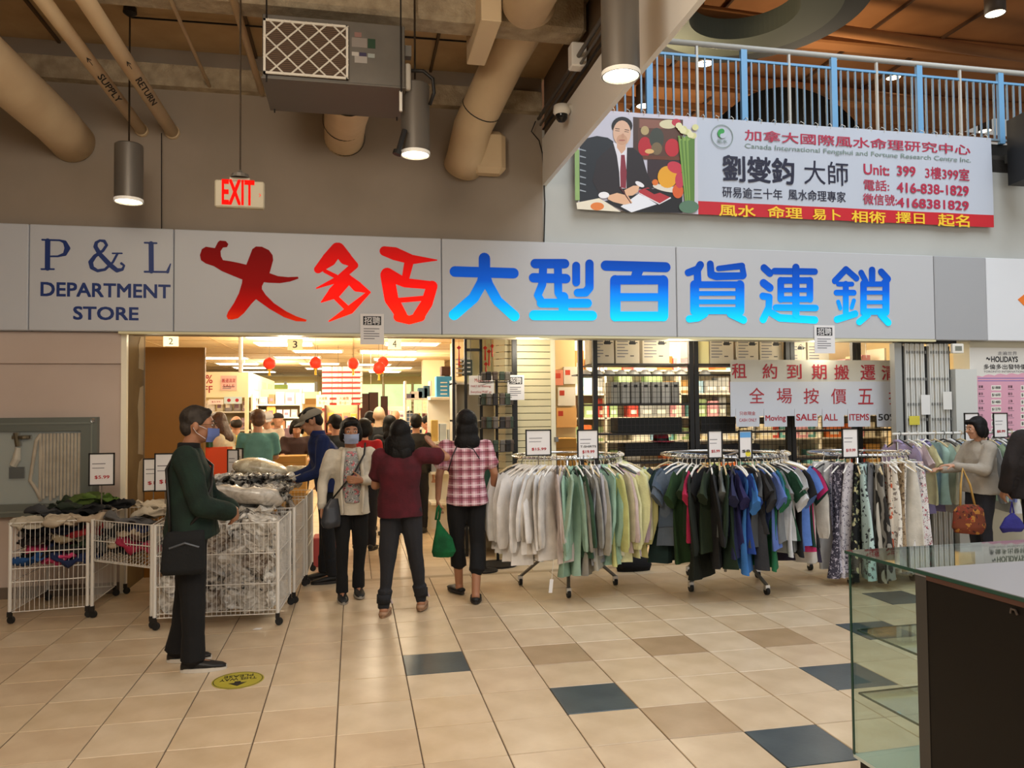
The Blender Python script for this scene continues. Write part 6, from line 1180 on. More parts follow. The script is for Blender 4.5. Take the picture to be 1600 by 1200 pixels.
price_sign(wp(258, 740, 7.0).x, 7.0, wp(258, 768, 7.0).z, wp(258, 708, 7.0).z, .17, 'framed price card directly behind the man in green', '$19', zpost=.47)
price_sign(wp(364, 725, 7.9).x, 7.9, wp(364, 746, 7.9).z, wp(364, 702, 7.9).z, .13, 'framed price card on the wrapped goods, right of the orange board', None, zpost=.95, rz=-.5)
price_sign(wp(374, 722, 8.05).x, 8.05, wp(374, 742, 8.05).z, wp(374, 700, 8.05).z, .11, 'narrow framed price card furthest right behind the wrapped goods', None, zpost=.95, rz=-.8)

# ================================================================ GLASS DISPLAY COUNTER (right foreground)
def glass_mat(name, tint, ior=1.5, base=.0):
    m = bpy.data.materials.new(name); m.use_nodes = True; nt = m.node_tree; nt.nodes.clear(); L = nt.links.new
    out = nt.nodes.new('ShaderNodeOutputMaterial'); tr = nt.nodes.new('ShaderNodeBsdfTransparent'); tr.inputs[0].default_value = lin(tint); gl = nt.nodes.new('ShaderNodeBsdfGlossy'); gl.inputs['Roughness'].default_value = .02
    lw = nt.nodes.new('ShaderNodeLayerWeight'); pw = nt.nodes.new('ShaderNodeMath'); pw.operation = 'POWER'; pw.inputs[1].default_value = 4; L(lw.outputs['Facing'], pw.inputs[0]); r0 = ((ior-1)/(ior+1))**2+base; mx = nt.nodes.new('ShaderNodeMixShader'); ad = nt.nodes.new('ShaderNodeMapRange'); ad.inputs[3].default_value = r0; ad.inputs[4].default_value = .9; L(pw.outputs[0], ad.inputs[0]); L(ad.outputs[0], mx.inputs[0]); L(tr.outputs[0], mx.inputs[1]); L(gl.outputs[0], mx.inputs[2]); L(mx.outputs[0], out.inputs[0]); return m
def counter():
    zt = 1.0; c0 = fp(1320, 860, zt); ang = math.atan2(.045, 1.1)
    t = thing('display_counter', 'dark display counter with a glass showcase end at the right front', 'display counter', (c0.x, c0.y, 0), ang*.9)
    Mg = glass_mat('showcase_glass', 'f4faf7', 1.55, .02); Mt = glass_mat('glass_top', 'e2efe8', 1.9, .08); Me = mat('glass_edge', '27463c', .15); Mk = mat('counter_espresso', '0a0706', .45, spec=.3); Ml = mat('counter_top_white', '848486', .28, spec=.6); Mf = mat('case_frame', '3a3836', .4)
    W2 = 2.6; D0, D1 = -.40, 0.0; PLZ = .13
    MB().bb(0, W2, D0-.005, D1, zt-.01, zt).build('glass_top', Mt, t)
    mb = MB(); mb.bb(-.002, .001, D0-.6, D1+.001, zt-.012, zt+.0005); mb.bb(0, W2, D1, D1+.002, zt-.011, zt); mb.build('glass_edge', Me, t)
    MB().bb(.012, .018, D0, D1-.012, PLZ+.015, zt-.011).build('side_pane', Mg, t); MB().bb(.012, W2-.01, D1-.018, D1-.012, PLZ+.015, zt-.011).build('front_pane', Mg, t)
    MB().bb(.009, .014, D1-.02, D1-.010, PLZ+.015, zt-.011).build('pane_corner', Me, t)
    for z in (.665, .40):
        s = MB().bb(.03, W2-.05, D0+.03, D1-.03, z, z+.006).build('glass_shelf', Mg, t); MB().bb(.028, .031, D0+.03, D1-.03, z-.001, z+.007).bb(.03, W2-.05, D1-.031, D1-.029, z, z+.007).build('shelf_edge', Me, s)
    MB().bb(.012, W2-.01, D0, D1-.01, PLZ, PLZ+.014).build('deck', mat('deck_white', 'c6d2cc', .4), t)
    MB().bb(.03, W2, D0-.8, D1-.03, 0, PLZ).build('plinth', Mk, t)
    MB().bb(.005, .02, D0-.055, D0, PLZ*0, zt-.012).build('frame_strip', Mf, t)
    MB().bb(.007, .027, D0-.9, D0-.055, 0, zt-.02).build('side_panel', Mk, t); MB().bb(.027, W2, D0-.9, D0-.88, 0, zt-.02).build('back_panel', Mk, t)
    MB().bb(W2-.02, W2, D0-.9, D1, 0, zt-.012).build('end_panel', Mk, t)
    MB().bb(.002, W2, D0-.92, D0-.003, zt-.020, zt+.003).build('worktop', Ml, t); MB().bb(.0, .004, D0-.92, D0-.06, zt-.03, zt-.006).build('worktop_edge', mat('edge_brown', '4a2f26', .5), t)
    MB().tube([(.004, D0-.42, zt-.06), (.001, D0-.425, zt-.045), (.001, D0-.44, zt-.045), (.004, D0-.445, zt-.06)], .004, 6).build('latch', mat('latch_grey', '5d5450', .4, .5), t)
counter()
# floor decal
c = fp(372, 1063); t = thing('floor_decal', 'round yellow-green THIS WAY PLEASE sticker on the tile floor', 'floor sticker', (c.x, c.y, .0015), math.pi+.08)
MB().lathe([(.001, .001), (.148, .001), (.15, 0)], n=40).build('disc', mat('decal_yellow', 'a89c2c', .4), t); MB().lathe([(.143, .0012), (.138, .0012)], n=40).build('ring_line', M_dark, t)
MB().prism([(-.018, -.02), (-.018, .005), (-.052, .005), (0, .062), (.052, .005), (.018, .005), (.018, -.02)], 'z', .001, .0018).build('arrow', M_dark, t).location = (0, .045, 0)
text('THIS WAY', (-.105, -.038, .105, .004), .0012, M_dark, t, facing='z', bold=.01, extr=.0008); text('PLEASE', (-.085, -.09, .085, -.05), .0012, M_dark, t, facing='z', bold=.01, extr=.0008)
# ================================================================ PEOPLE
SKIN = mat('skin', 'c39274', .55, noise='b8866a', nscale=6); SKIN2 = mat('skin_tan', 'a87758', .55, noise='9c6c50', nscale=6); HAIR = mat('hair_black', '0c0a0a', .6, noise='141110', nscale=30, bump=.35, bscale=70, spec=.25)
HAIRB = mat('hair_brown', '4a3020', .5, noise='5e402a', nscale=30, bump=.6, bscale=90); HAIRG = mat('hair_grey', '3c352f', .6, noise='211c19', nscale=18, bump=.4, bscale=70, spec=.25); HAIRW = mat('hair_pale_grey', 'a89c8c', .6, noise='8f8576', nscale=30)
V = Vector
def hand(mb, wr, d, nrm, s, curl, side):
    """palm and five fingers: d towards the fingertips, nrm out of the palm; side is the thumb side"""
    d = V(d).normalized(); nrm = (V(nrm)-d*V(nrm).dot(d)).normalized(); sd = d.cross(nrm)*side; wr = V(wr)
    for k in (-1, 0, 1): mb.caps(wr+sd*.012*k*s, wr+d*.075*s+sd*.022*k*s, .016*s, .0135*s, 8)
    for k, (o, L) in enumerate(((-.030, .055), (-.010, .068), (.010, .074), (.030, .066))):
        p = wr+d*.078*s+sd*o*s; dd = d.copy(); cu = curl*(1.0+.12*(1.5-k)); q = [p]; rr = [.0092*s]
        for j, f in enumerate((.45, .32, .24)):
            a = cu*(.5, .9, .7)[j]; dd = (dd*math.cos(a)+nrm*math.sin(a)).normalized(); q.append(q[-1]+dd*L*f*s); rr.append((.0086, .008, .0068)[j]*s)
        mb.chain(q, rr, 7)
    p = wr+d*.022*s+sd*.022*s; td = (d*.62+sd*.68+nrm*.35).normalized(); q1 = p+td*.035*s; td2 = (td+d*.35+nrm*curl*.4).normalized()
    mb.chain([p, q1, q1+td2*.028*s, q1+(td2+nrm*curl*.3).normalized()*.05*s], [.013*s, .0105*s, .0095*s, .008*s], 7)
def person(label, loc, rz, h, J=None, skin=SKIN, hair=('short', HAIR), top=None, bottom=None, shoes=None, near=True, face=True, head=(0, 0), female=False, build=1.0, hands=None, extra=None, cat='person'):
    s = h/1.6; J = J or {}
    B = dict(pel=(0, 0, .88), chest=(0, 0, 1.16), neck=(0, -.012, 1.335), head=(0, .018, 1.478), shL=(-.165, 0, 1.285), elL=(-.215, -.02, 1.03), wrL=(-.225, .04, .81), shR=(.165, 0, 1.285), elR=(.215, -.02, 1.03), wrR=(.225, .04, .81), hipL=(-.085, 0, .85), knL=(-.09, .015, .46), anL=(-.095, -.02, .075), hipR=(.085, 0, .85), knR=(.09, .015, .46), anR=(.095, -.02, .075))
    B.update(J); j = {k: V(v)*s for k, v in B.items()}
    t = thing('person', label, cat, loc, rz); vox = .0068 if near else .013; Hm = Euler((R(head[1]), 0, R(head[0]))).to_matrix(); hc = j['head']
    HL = lambda x, y, z: hc + Hm @ (V((x, y, z))*s)
    bd = MB(); Rt = Hm
    def he(c, r): bd.ell(HL(*c), tuple(v*s for v in r), Rt, 18, 12)
    he((0, -.012, .022), (.074, .092, .098)); he((0, .022, -.045), (.056, .062, .064)); he((0, .05, -.085), (.030, .030, .022)); he((0, .06, .01), (.056, .030, .05))
    bd.caps(HL(0, .080, .012), HL(0, .104, -.018), .009*s, .0135*s, 8)
    for q in (-1, 1): he((q*.076, -.008, -.008), (.010, .018, .030)); he((q*.032, .070, -.024), (.022, .018, .018)); he((q*.012, .084, -.021), (.010, .010, .008))
    if face: he((0, .079, -.052), (.022, .010, .006)); he((0, .077, -.062), (.019, .011, .006)); he((0, .072, .034), (.045, .016, .010))
    bd.chain([j['chest']+V((0, -.01, .02))*s, j['neck'], HL(0, -.02, -.06)], [.07*s, .052*s, .05*s])
    w_ = build
    bd.loft([(j['pel'].x, j['pel'].y, j['pel'].z-.06*s, .135*s*w_, .085*s*w_), (j['pel'].x, j['pel'].y, j['pel'].z+.05*s, .13*s*w_, .085*s*w_), ((j['pel'].x+j['chest'].x)/2, (j['pel'].y+j['chest'].y)/2, (j['pel'].z+j['chest'].z)/2, .115*s*w_, .08*s*w_), (j['chest'].x, j['chest'].y, j['chest'].z, .13*s*w_, .088*s*w_), (j['neck'].x, j['neck'].y, j['neck'].z-.06*s, .12*s, .06*s)], 18)
    for L_ in 'LR':
        sgn = -1 if L_ == 'L' else 1
        bd.chain([j['neck']+V((sgn*.03, 0, -.05))*s, j['sh'+L_]+V((-sgn*.02, 0, -.01))*s], [.05*s, .046*s]); bd.chain([j['sh'+L_], j['el'+L_], j['wr'+L_]], [.045*s, .034*s, .0235*s])
        bd.chain([j['hip'+L_], j['kn'+L_], j['an'+L_]], [.075*s, .05*s, .034*s]); bd.caps(j['an'+L_]+V((0, -.01, -.02))*s, j['an'+L_]+V((0, .10, -.045))*s, .036*s, .026*s)
        hd = (hands or {}).get(L_, {}); d = V(hd.get('d', tuple(j['wr'+L_]-j['el'+L_]))); n_ = V(hd.get('n', (-sgn, .2, 0)))
        if near: hand(bd, j['wr'+L_], d, n_, s*.98, hd.get('curl', .55), hd.get('thumb', 1 if L_ == 'L' else -1))
        else: bd.caps(j['wr'+L_], j['wr'+L_]+d.normalized()*.07*s, .026*s, .02*s, 8); [bd.caps(j['wr'+L_]+d.normalized()*.07*s, j['wr'+L_]+d.normalized()*.15*s+V((q*.018*s, 0, 0)), .012*s, .011*s, 6) for q in (-1.5, -.5, .5, 1.5)]
    remesh(bd, 'body', skin, t, vox, 2)
    if face and near:
        for q in (-1, 1):
            MB().ell(HL(q*.031, .0845, .004), (.0125*s, .006*s, .0062*s), Rt, 12, 8).build('eye', mat('eye_white', 'd8d2c8', .2), t, smooth=True); MB().ell(HL(q*.031, .0895, .004), (.0055*s, .003*s, .0055*s), Rt, 10, 6).build('iris', mat('iris_dark', '1c120c', .2), t, smooth=True)
            MB().tube([HL(q*.014, .0905, .026), HL(q*.032, .092, .031), HL(q*.05, .082, .026)], [.0025*s, .0035*s, .002*s], 6).build('eyebrow', hair[1] if hair[1] else HAIR, t)
    st, hm = hair; hb = MB()
    def hh(c, r): hb.ell(HL(*c), tuple(v*s for v in r), Rt, 18, 12)
    fo, fz = (.006, (2.2, 2.2, .5))
    if st == 'short': hh((0, -.018, .046), (.084, .100, .086)); hh((0, -.058, -.008), (.073, .054, .066)); [hh((q*.069, .0, .022), (.017, .045, .034)) for q in (-1, 1)]; hh((.01, .05, .085), (.05, .036, .03))
    elif st == 'bob': hh((0, -.022, .040), (.094, .100, .096)); hh((0, -.055, -.03), (.095, .065, .09)); [hh((q*.078, -.005, -.02), (.028, .058, .075)) for q in (-1, 1)]; hh((.03, .055, .075), (.05, .04, .032)); hh((-.02, .06, .08), (.045, .036, .028))
    elif st == 'long': hh((0, -.026, .036), (.092, .098, .096)); hh((0, -.06, -.06), (.100, .060, .12)); hh((0, -.072, -.15), (.115, .055, .10)); [hh((q*.07, -.02, -.04), (.03, .055, .09)) for q in (-1, 1)]
    elif st == 'bun': hh((0, -.022, .038), (.084, .096, .090)); hh((0, -.10, .05), (.04, .04, .04))
    elif st == 'thin': hh((0, -.036, .020), (.080, .082, .075))
    if st != 'bald': remesh(hb, 'hair', hm, t, .009 if near else .013, 2, fo if near else .004, 2.6, 5, (1.6, 1.6, .35))
    # garments
    tp = dict(col=F('808080'), sleeve='long', hem=.80, flare=0, thick=.012, fold=.014); tp.update(top or {})
    tb = MB(); k = tp['thick']*s; pe, ch, nk = j['pel'], j['chest'], j['neck']; hz = tp['hem']*s; hw = (.158 if female else .165)*s*w_+tp['flare']*s
    def mid(z):
        f = (z-pe.z)/(ch.z-pe.z+1e-6)
        c = pe.lerp(ch, min(max(f, -.3), 1)) if f <= 1 else ch.lerp(nk, min((z-ch.z)/(nk.z-ch.z), 1)); return c
    secs = []
    for z, rx, ry in ((hz, hw, .118*s*w_+tp['flare']*s*.7), (hz+.02*s, hw, .118*s*w_+tp['flare']*s*.7), (.93*s, .152*s*w_+tp['flare']*.6*s, .112*s*w_+tp['flare']*.5*s), (1.03*s, (.142 if female else .155)*s*w_+tp['flare']*.4*s, .108*s*w_+tp['flare']*.4*s), (1.16*s, .165*s*w_, .118*s*w_), (1.25*s, .165*s, .105*s), (1.305*s, .120*s, .075*s), (1.335*s, .066*s, .06*s), (1.35*s, .058*s, .055*s)):
        c = mid(z); secs.append((c.x, c.y, z if z < pe.z+.02 else z, rx+k*.3, ry+k*.3))
    secs = [q for i, q in enumerate(secs) if i == 0 or q[2] > secs[i-1][2]+1e-4]
    tb.loft(secs, 24, p=2.3)
    for L_ in 'LR':
        sgn = -1 if L_ == 'L' else 1; S_, E_, W2_ = j['sh'+L_], j['el'+L_], j['wr'+L_]
        tb.chain([nk+V((sgn*.045, 0, -.045))*s, S_+V((-sgn*.01, 0, .0))*s], [.05*s+k*.4, .055*s+k*.5])
        if tp['sleeve'] == 'long': tb.chain([S_, S_.lerp(E_, .5), E_, E_.lerp(W2_, .9)], [.056*s+k, .053*s+k, .045*s+k, .034*s+k])
        else: tb.chain([S_, S_.lerp(E_, .62)], [.056*s+k, .054*s+k]); tb.tube([S_.lerp(E_, .3), S_.lerp(E_, .72)], [.05*s+k, .062*s+k], 14)
    tobj = remesh(tb, tp.get('name', 'shirt'), tp['col'], t, .010 if near else .015, 3, tp['fold']*s, 1.0, int(h*1000) % 97, (1, 1, .8))
    bt = dict(col=F('161618'), length=1.0, thick=.022, cuff=.058, fold=.011); bt.update(bottom or {})
    bb = MB(); k = bt['thick']*s
    bb.loft([(pe.x, pe.y, .80*s, .150*s*w_, .105*s*w_), (pe.x, pe.y, .86*s, .152*s*w_, .106*s*w_), (pe.x, pe.y, .95*s, .138*s*w_, .098*s*w_), (pe.x, pe.y, .98*s, .134*s*w_, .095*s*w_)], 20, p=2.2)
    for L_ in 'LR':
        H_, K_, A_ = j['hip'+L_], j['kn'+L_], j['an'+L_]+V((0, 0, .0)); e = K_.lerp(A_, bt['length'])
        bb.chain([H_, H_.lerp(K_, .5), K_, e], [.078*s+k, .068*s+k, .052*s+k, bt['cuff']*s*.8+k*.3]); bb.tube([K_.lerp(A_, max(0, bt['length']-.35)), e+(e-K_).normalized()*.015*s], [.050*s+k, bt['cuff']*s+k*.2], 14)
    remesh(bb, 'trousers', bt['col'], t, .010 if near else .015, 2, bt['fold']*s, 1.0, 3+int(h*100) % 9, (1, 1, .6))
    sh = dict(col=mat('shoe_black', '121212', .5), sole=mat('sole_dark', '2a2624', .7), w=.046, turn=(0, 0), high=.085); sh.update(shoes or {})
    for i, L_ in enumerate('LR'):
        a = j['an'+L_]; A = R(sh['turn'][i]); zoff = max(0, a.z-.075*s)
        def ring(y, wx, z0, z1, n=14):
            out = []
            for q in range(n):
                an = 2*math.pi*q/n; x = wx*math.cos(an); z = z0+(z1-z0)*(.5+.5*math.sin(an)*1.0); yy = y
                out.append((a.x+(x*math.cos(A)-yy*math.sin(A)), a.y+(x*math.sin(A)+yy*math.cos(A)), z+zoff))
            return out
        w2 = sh['w']*s; mb = MB(); hgt = sh['high']*s
        mb.rings([ring(y*s, w2*q, .012*s, z*s) for y, q, z in ((-.068, .35, .05), (-.055, .72, sh['high']*.95), (-.02, .80, sh['high']), (.03, .86, sh['high']*.86), (.08, 1.0, .062), (.13, 1.0, .048), (.17, .78, .040), (.192, .4, .03))])
        so = mb.build('shoe', sh['col'], t, smooth=True); m2 = MB(); out = []
        for q in range(20):
            an = 2*math.pi*q/20; y = (.062+.135*math.sin(an))*s; x = w2*1.06*math.cos(an)*(1-.18*max(0, -math.sin(an))); out.append((a.x+x*math.cos(A)-y*math.sin(A), a.y+x*math.sin(A)+y*math.cos(A)))
        m2.prism(out, 'z', zoff+.001, zoff+.024*s); m2.build('sole', sh['sole'], so)
    if extra: extra(t, j, s, HL, Rt)
    return t
def mask(col, t, HL, Rt, s, strap=True):
    mb = MB(); rows = []
    for i in range(7):
        z = -.012-.086*i/6; row = []
        for q in range(11):
            a = R(-68+136*q/10); bul = 1+.03*math.sin(math.pi*i/6)-.10*max(0, i-3); yy = .030+.077*bul*math.cos(a*.96); 
            if i < 4: yy += .015*math.exp(-(a*2.6)**2)
            row.append(HL(.070*math.sin(a)*(1 if i < 5 else .92), yy, z-.006*math.cos(a)))
        rows.append(row)
    vs = [p for r in rows for p in r]; vs += [p+(Rt @ V((0, .003*s, 0))) for p in vs]; N = 77; fs = []
    for i in range(6):
        for q in range(10): a = i*11+q; fs.append((a, a+1, a+12, a+11)); fs.append((N+a, N+a+11, N+a+12, N+a+1))
    mb._add(vs, fs); o = mb.build('face_mask', mat('mask_'+col, col, .8), t, smooth=True)
    for q in (-1, 1): MB().tube([HL(q*.066, .056, -.02), HL(q*.079, .0, .006), HL(q*.083, -.02, -.015), HL(q*.078, .0, -.045), HL(q*.060, .052, -.082)], .0016, 5).build('ear_loop', mat('loop_white', 'd8d8dc', .7), o)
def glasses(t, HL, s):
    mb = MB()
    for q in (-1, 1): mb.tube([HL(q*.033+.024*math.cos(a*math.pi/8), .1015-.004*abs(math.cos(a*math.pi/8)), .004+.017*math.sin(a*math.pi/8)) for a in range(17)], .0016*s, 5); mb.tube([HL(q*.057, .096, .008), HL(q*.078, .04, .008), HL(q*.080, -.015, .0)], .0016*s, 5)
    mb.tube([HL(-.009, .104, .006), HL(.009, .104, .006)], .0016*s, 5); mb.build('glasses', mat('spectacle_frame', '4a3a2c', .3, .6), t)
def cap(t, HL, Rt, s, col, brim=True):
    m_ = F(col); mb = MB(); rings = []
    for i in range(7):
        a = math.pi/2*i/6; rings.append([HL(.094*math.cos(a)*math.cos(b), -.016+.112*math.cos(a)*math.sin(b), .030+.088*math.sin(a)) for b in [2*math.pi*q/20 for q in range(20)]])
    mb.rings(rings); o = mb.build('cap', m_, t, smooth=True)
    if brim:
        mb = MB(); up = []; n = 12
        for i in range(5):
            for q in range(n+1):
                b = math.pi*(.12+.76*q/n); r = i/4; up.append(HL(.088*math.cos(b), .088*math.sin(b)-.010+r*.075*math.sin(b), .034-.012*r-.02*r*abs(math.cos(b))))
        vs = up+[p+Rt @ V((0, 0, .004*s)) for p in up]; N = len(up); fs = []
        for i in range(4):
            for q in range(n): a = i*(n+1)+q; fs.append((a, a+1, a+n+2, a+n+1)); fs.append((N+a, N+a+n+1, N+a+n+2, N+a+1))
        mb._add(vs, fs).build('brim', m_, o, smooth=True)
def strap(t, pts, m=M_black, r=.006, name='strap'): MB().tube(pts, r, 6).build(name, m, t, smooth=True)

# --- man in the dark green jacket, standing in profile at the left
def ex1(t, j, s, HL, Rt):
    mask('5f6fa8', t, HL, Rt, s); glasses(t, HL, s); M_blk = F('0c0d0e')
    MB().loft([(j['neck'].x, j['neck'].y, j['neck'].z-.03*s, .078*s, .074*s), (j['neck'].x, j['neck'].y, j['neck'].z+.035*s, .066*s, .066*s), (j['neck'].x, j['neck'].y, j['neck'].z+.04*s, .056*s, .056*s)], 20).build('collar', M_blk, t, smooth=True)
    tb = MB(); c = j['chest']; 0 and tb.loft([(c.x, c.y-.02*s, 1.10*s, .198*s, .15*s), (c.x, c.y-.02*s, 1.2*s, .198*s, .148*s), (c.x, c.y-.018*s, 1.275*s, .185*s, .125*s), (c.x, c.y-.012*s, 1.33*s, .13*s, .092*s)], 22, p=2.3)
    bx = MB().loft([(.20, -.03, .62, .04, .115), (.205, -.03, .65, .05, .13), (.205, -.02, .84, .045, .125), (.20, -.01, .89, .028, .11)], 20, p=3.2); remesh(bx, 'shoulder_bag', F('101214'), t, .010, 2, .006, 1, 8); MB().tube([(.243, .07, .79), (.252, -.01, .82), (.245, -.1, .79)], .008, 6).build('bag_zip', mat('zip_grey', '55585c', .4, .5), t)
    strap(t, [(.21, -.10, .86), (.205, -.11, 1.08), (.12, -.135, 1.26), (-.02, -.10, 1.36)], M_black, .010)
    strap(t, [(.20, -.02, .88), (.20, .08, 1.0), (.14, .13, 1.15), (-.02, .12, 1.27), (-.1, .02, 1.35)], M_black, .010)
person('man in dark green jacket and blue mask standing in profile with clasped hands', (-1.02, 5.30, 0), R(-86), 1.645, dict(pel=(0, .0, .88), chest=(0, -.01, 1.17), neck=(0, -.02, 1.345), head=(0, .035, 1.49), shR=(.175, -.02, 1.29), elR=(.23, .07, 1.02), wrR=(.07, .235, .945), shL=(-.175, -.02, 1.29), elL=(-.23, .07, 1.02), wrL=(-.07, .235, .955), hipR=(.085, 0, .85), knR=(.10, .02, .46), anR=(.11, .02, .075), hipL=(-.085, -.01, .85), knL=(-.09, -.03, .46), anL=(-.12, -.09, .075)), SKIN2, ('short', HAIRG), dict(name='jacket', col=F('12291f', var=.7), hem=.80, flare=.045, thick=.028, fold=.014), dict(col=F('0e0e10'), thick=.03, cuff=.082), dict(col=mat('shoe_black', '121212', .5), sole=mat('sole_white', 'c9c2b6', .6), w=.05), build=1.08, head=(0, -2), hands=dict(R=dict(d=(-.9, .35, -.2), n=(-.3, -.9, 0), curl=.9, thumb=-1), L=dict(d=(.9, .4, -.25), n=(-.3, -.9, 0), curl=.9, thumb=1)), extra=ex1)

# --- man in the blue jacket and cap at the wrapped goods
def ex2(t, j, s, HL, Rt):
    cap(t, HL, Rt, s, '8d8576'); MB().loft([(j['neck'].x, j['neck'].y, j['neck'].z-.03*s, .078*s, .074*s), (j['neck'].x, j['neck'].y+.01, j['neck'].z+.045*s, .066*s, .066*s)], 20).build('collar', F('16245a'), t, smooth=True)
person('man in royal blue jacket and beige cap leaning over the wrapped goods', (-.24, 7.62, 0), R(98), 1.69, dict(chest=(0, .05, 1.15), neck=(0, .09, 1.31), head=(0, .155, 1.435), pel=(0, -.02, .88), shR=(.17, .06, 1.26), elR=(.21, .12, 1.0), wrR=(.14, .30, .93), shL=(-.17, .06, 1.26), elL=(-.21, .10, 1.0), wrL=(-.14, .30, .93), anR=(.10, .02, .075), anL=(-.10, -.03, .075)), SKIN2, ('short', HAIR), dict(name='jacket', col=F('16285c', var=.75), hem=.80, flare=.02, thick=.02, fold=.018), dict(col=F('16181c'), thick=.018, cuff=.062), head=(-12, -24), build=1.08, extra=ex2)

# --- woman with white jacket and mask walking towards the viewer
def ex3(t, j, s, HL, Rt):
    mask('98a4c0', t, HL, Rt, s); pr = pattern('blouse_print', '8f8f8c', ('c0666c', '3c4046', 'd0cec8'), 24)
    remesh(MB().loft([(0, .055*s, .85*s, .095*s, .098*s), (0, .055*s, 1.0*s, .095*s, .096*s), (0, .055*s, 1.16*s, .095*s, .092*s), (0, .045*s, 1.26*s, .085*s, .075*s), (0, .02*s, 1.31*s, .060*s, .06*s)], 24), 'printed_blouse', pr, t, .010, 2, .003, 1, 4)
    wj = t.children[[c.name.split('.')[0] for c in t.children].index('jacket')].data.materials[0]
    for q in (-1, 1): remesh(MB().tube([(q*.085*s, .145*s, .76*s), (q*.095*s, .140*s, .95*s), (q*.090*s, .135*s, 1.13*s), (q*.075*s, .10*s, 1.26*s), (q*.058*s, .02*s, 1.33*s)], [.014*s, .016*s, .020*s, .024*s, .022*s], 10), 'lapel', wj, t, .008, 2, .003)
    remesh(MB().tube([(.07*s, .03*s, 1.315*s), (.085*s, -.03*s, 1.32*s), (0, -.085*s, 1.30*s), (-.085*s, -.03*s, 1.32*s), (-.07*s, .03*s, 1.315*s)], .028*s, 10), 'hood', wj, t, .010, 2, .004)
    remesh(MB().loft([(.17, .11, .63, .075, .045), (.175, .11, .67, .09, .06), (.17, .105, .80, .075, .05), (.15, .10, .88, .04, .03)], 18, p=2.6), 'shoulder_bag', mat('bag_grey', '33353a', .35), t, .009, 2, .010, 1.2, 6)
    strap(t, [(.17, .10, .86), (.08, .155, .98), (-.02, .165, 1.10), (-.10, .135, 1.24), (-.12, .05, 1.335)], M_black, .008)
person('woman in open white jacket and pale blue mask walking towards the viewer', (-.03, 6.9, 0), R(186), 1.55, dict(shR=(.165, 0, 1.27), elR=(.245, .0, 1.03), wrR=(.255, .055, .81), elL=(-.235, .0, 1.05), wrL=(-.08, .185, 1.055), hipR=(.08, 0, .85), knR=(.08, .06, .47), anR=(.085, .06, .075), hipL=(-.08, 0, .85), knL=(-.085, -.02, .46), anL=(-.07, -.06, .085)), SKIN2, ('bob', HAIR), dict(name='jacket', col=F('cfc6b4', var=.9), hem=.74, flare=.022, thick=.016, fold=.016), dict(col=F('0f0f11'), thick=.014, cuff=.064), dict(col=mat('shoe_dark', '1a1a1c', .5), sole=mat('sole_pale', '9a948a', .6)), female=True, hands=dict(L=dict(d=(.8, .3, .1), n=(.2, -1, 0), curl=.7, thumb=-1)), extra=ex3)

# --- woman in maroon, seen from behind, elbow raised
def ex4(t, j, s, HL, Rt):
    remesh(MB().tube([HL(.0, -.02, .10), HL(.01, -.03, .145)], [.05*s, .016*s], 10).ell(HL(0, -.05, -.10), (.14*s, .075*s, .14*s)), 'hair_fall', HAIR, t, .010, 2, .010, 2.4, 2, (1.6, 1.6, .3))
    for L_ in 'LR': a = j['an'+L_]; MB().tube([a+V((-.058, .06, .012)), a+V((-.035, .075, .052)), a+V((.035, .075, .052)), a+V((.058, .06, .012))], .009, 6).build('sandal_strap', mat('strap_white_red', 'd8c0b8', .6), t)
    for L_ in 'LR': a = j['an'+L_]; MB().loft([(a.x, a.y, a.z+.035, .056, .056), (a.x, a.y, a.z+.10, .054, .054)], 14).build('ankle_cuff', F('202024'), t, smooth=True)
person('woman in maroon T-shirt and dark joggers seen from behind, elbow raised', (.36, 6.24, 0), R(-12), 1.555, dict(neck=(0, 0, 1.32), head=(0, .03, 1.46), shR=(.17, .0, 1.29), elR=(.37, .10, 1.27), wrR=(.26, .30, 1.34), elL=(-.22, .06, 1.04), wrL=(-.10, .26, 1.08), hipL=(-.085, 0, .85), knL=(-.10, -.02, .46), anL=(-.13, -.06, .075), hipR=(.085, 0, .85), knR=(.115, .05, .46), anR=(.15, .12, .085)), SKIN2, ('long', HAIR), dict(col=F('54121e', var=.75), hem=.79, sleeve='short', flare=.015, thick=.02, fold=.013), dict(col=F('242428'), thick=.020, cuff=.050), dict(col=mat('slipper_tan', 'a07c60', .6), sole=mat('sole_tan', '8a6a50', .6), high=.05), female=True, build=1.10, hands=dict(R=dict(d=(-.6, .4, .5), n=(0, 0, 1), curl=.4)), extra=ex4)

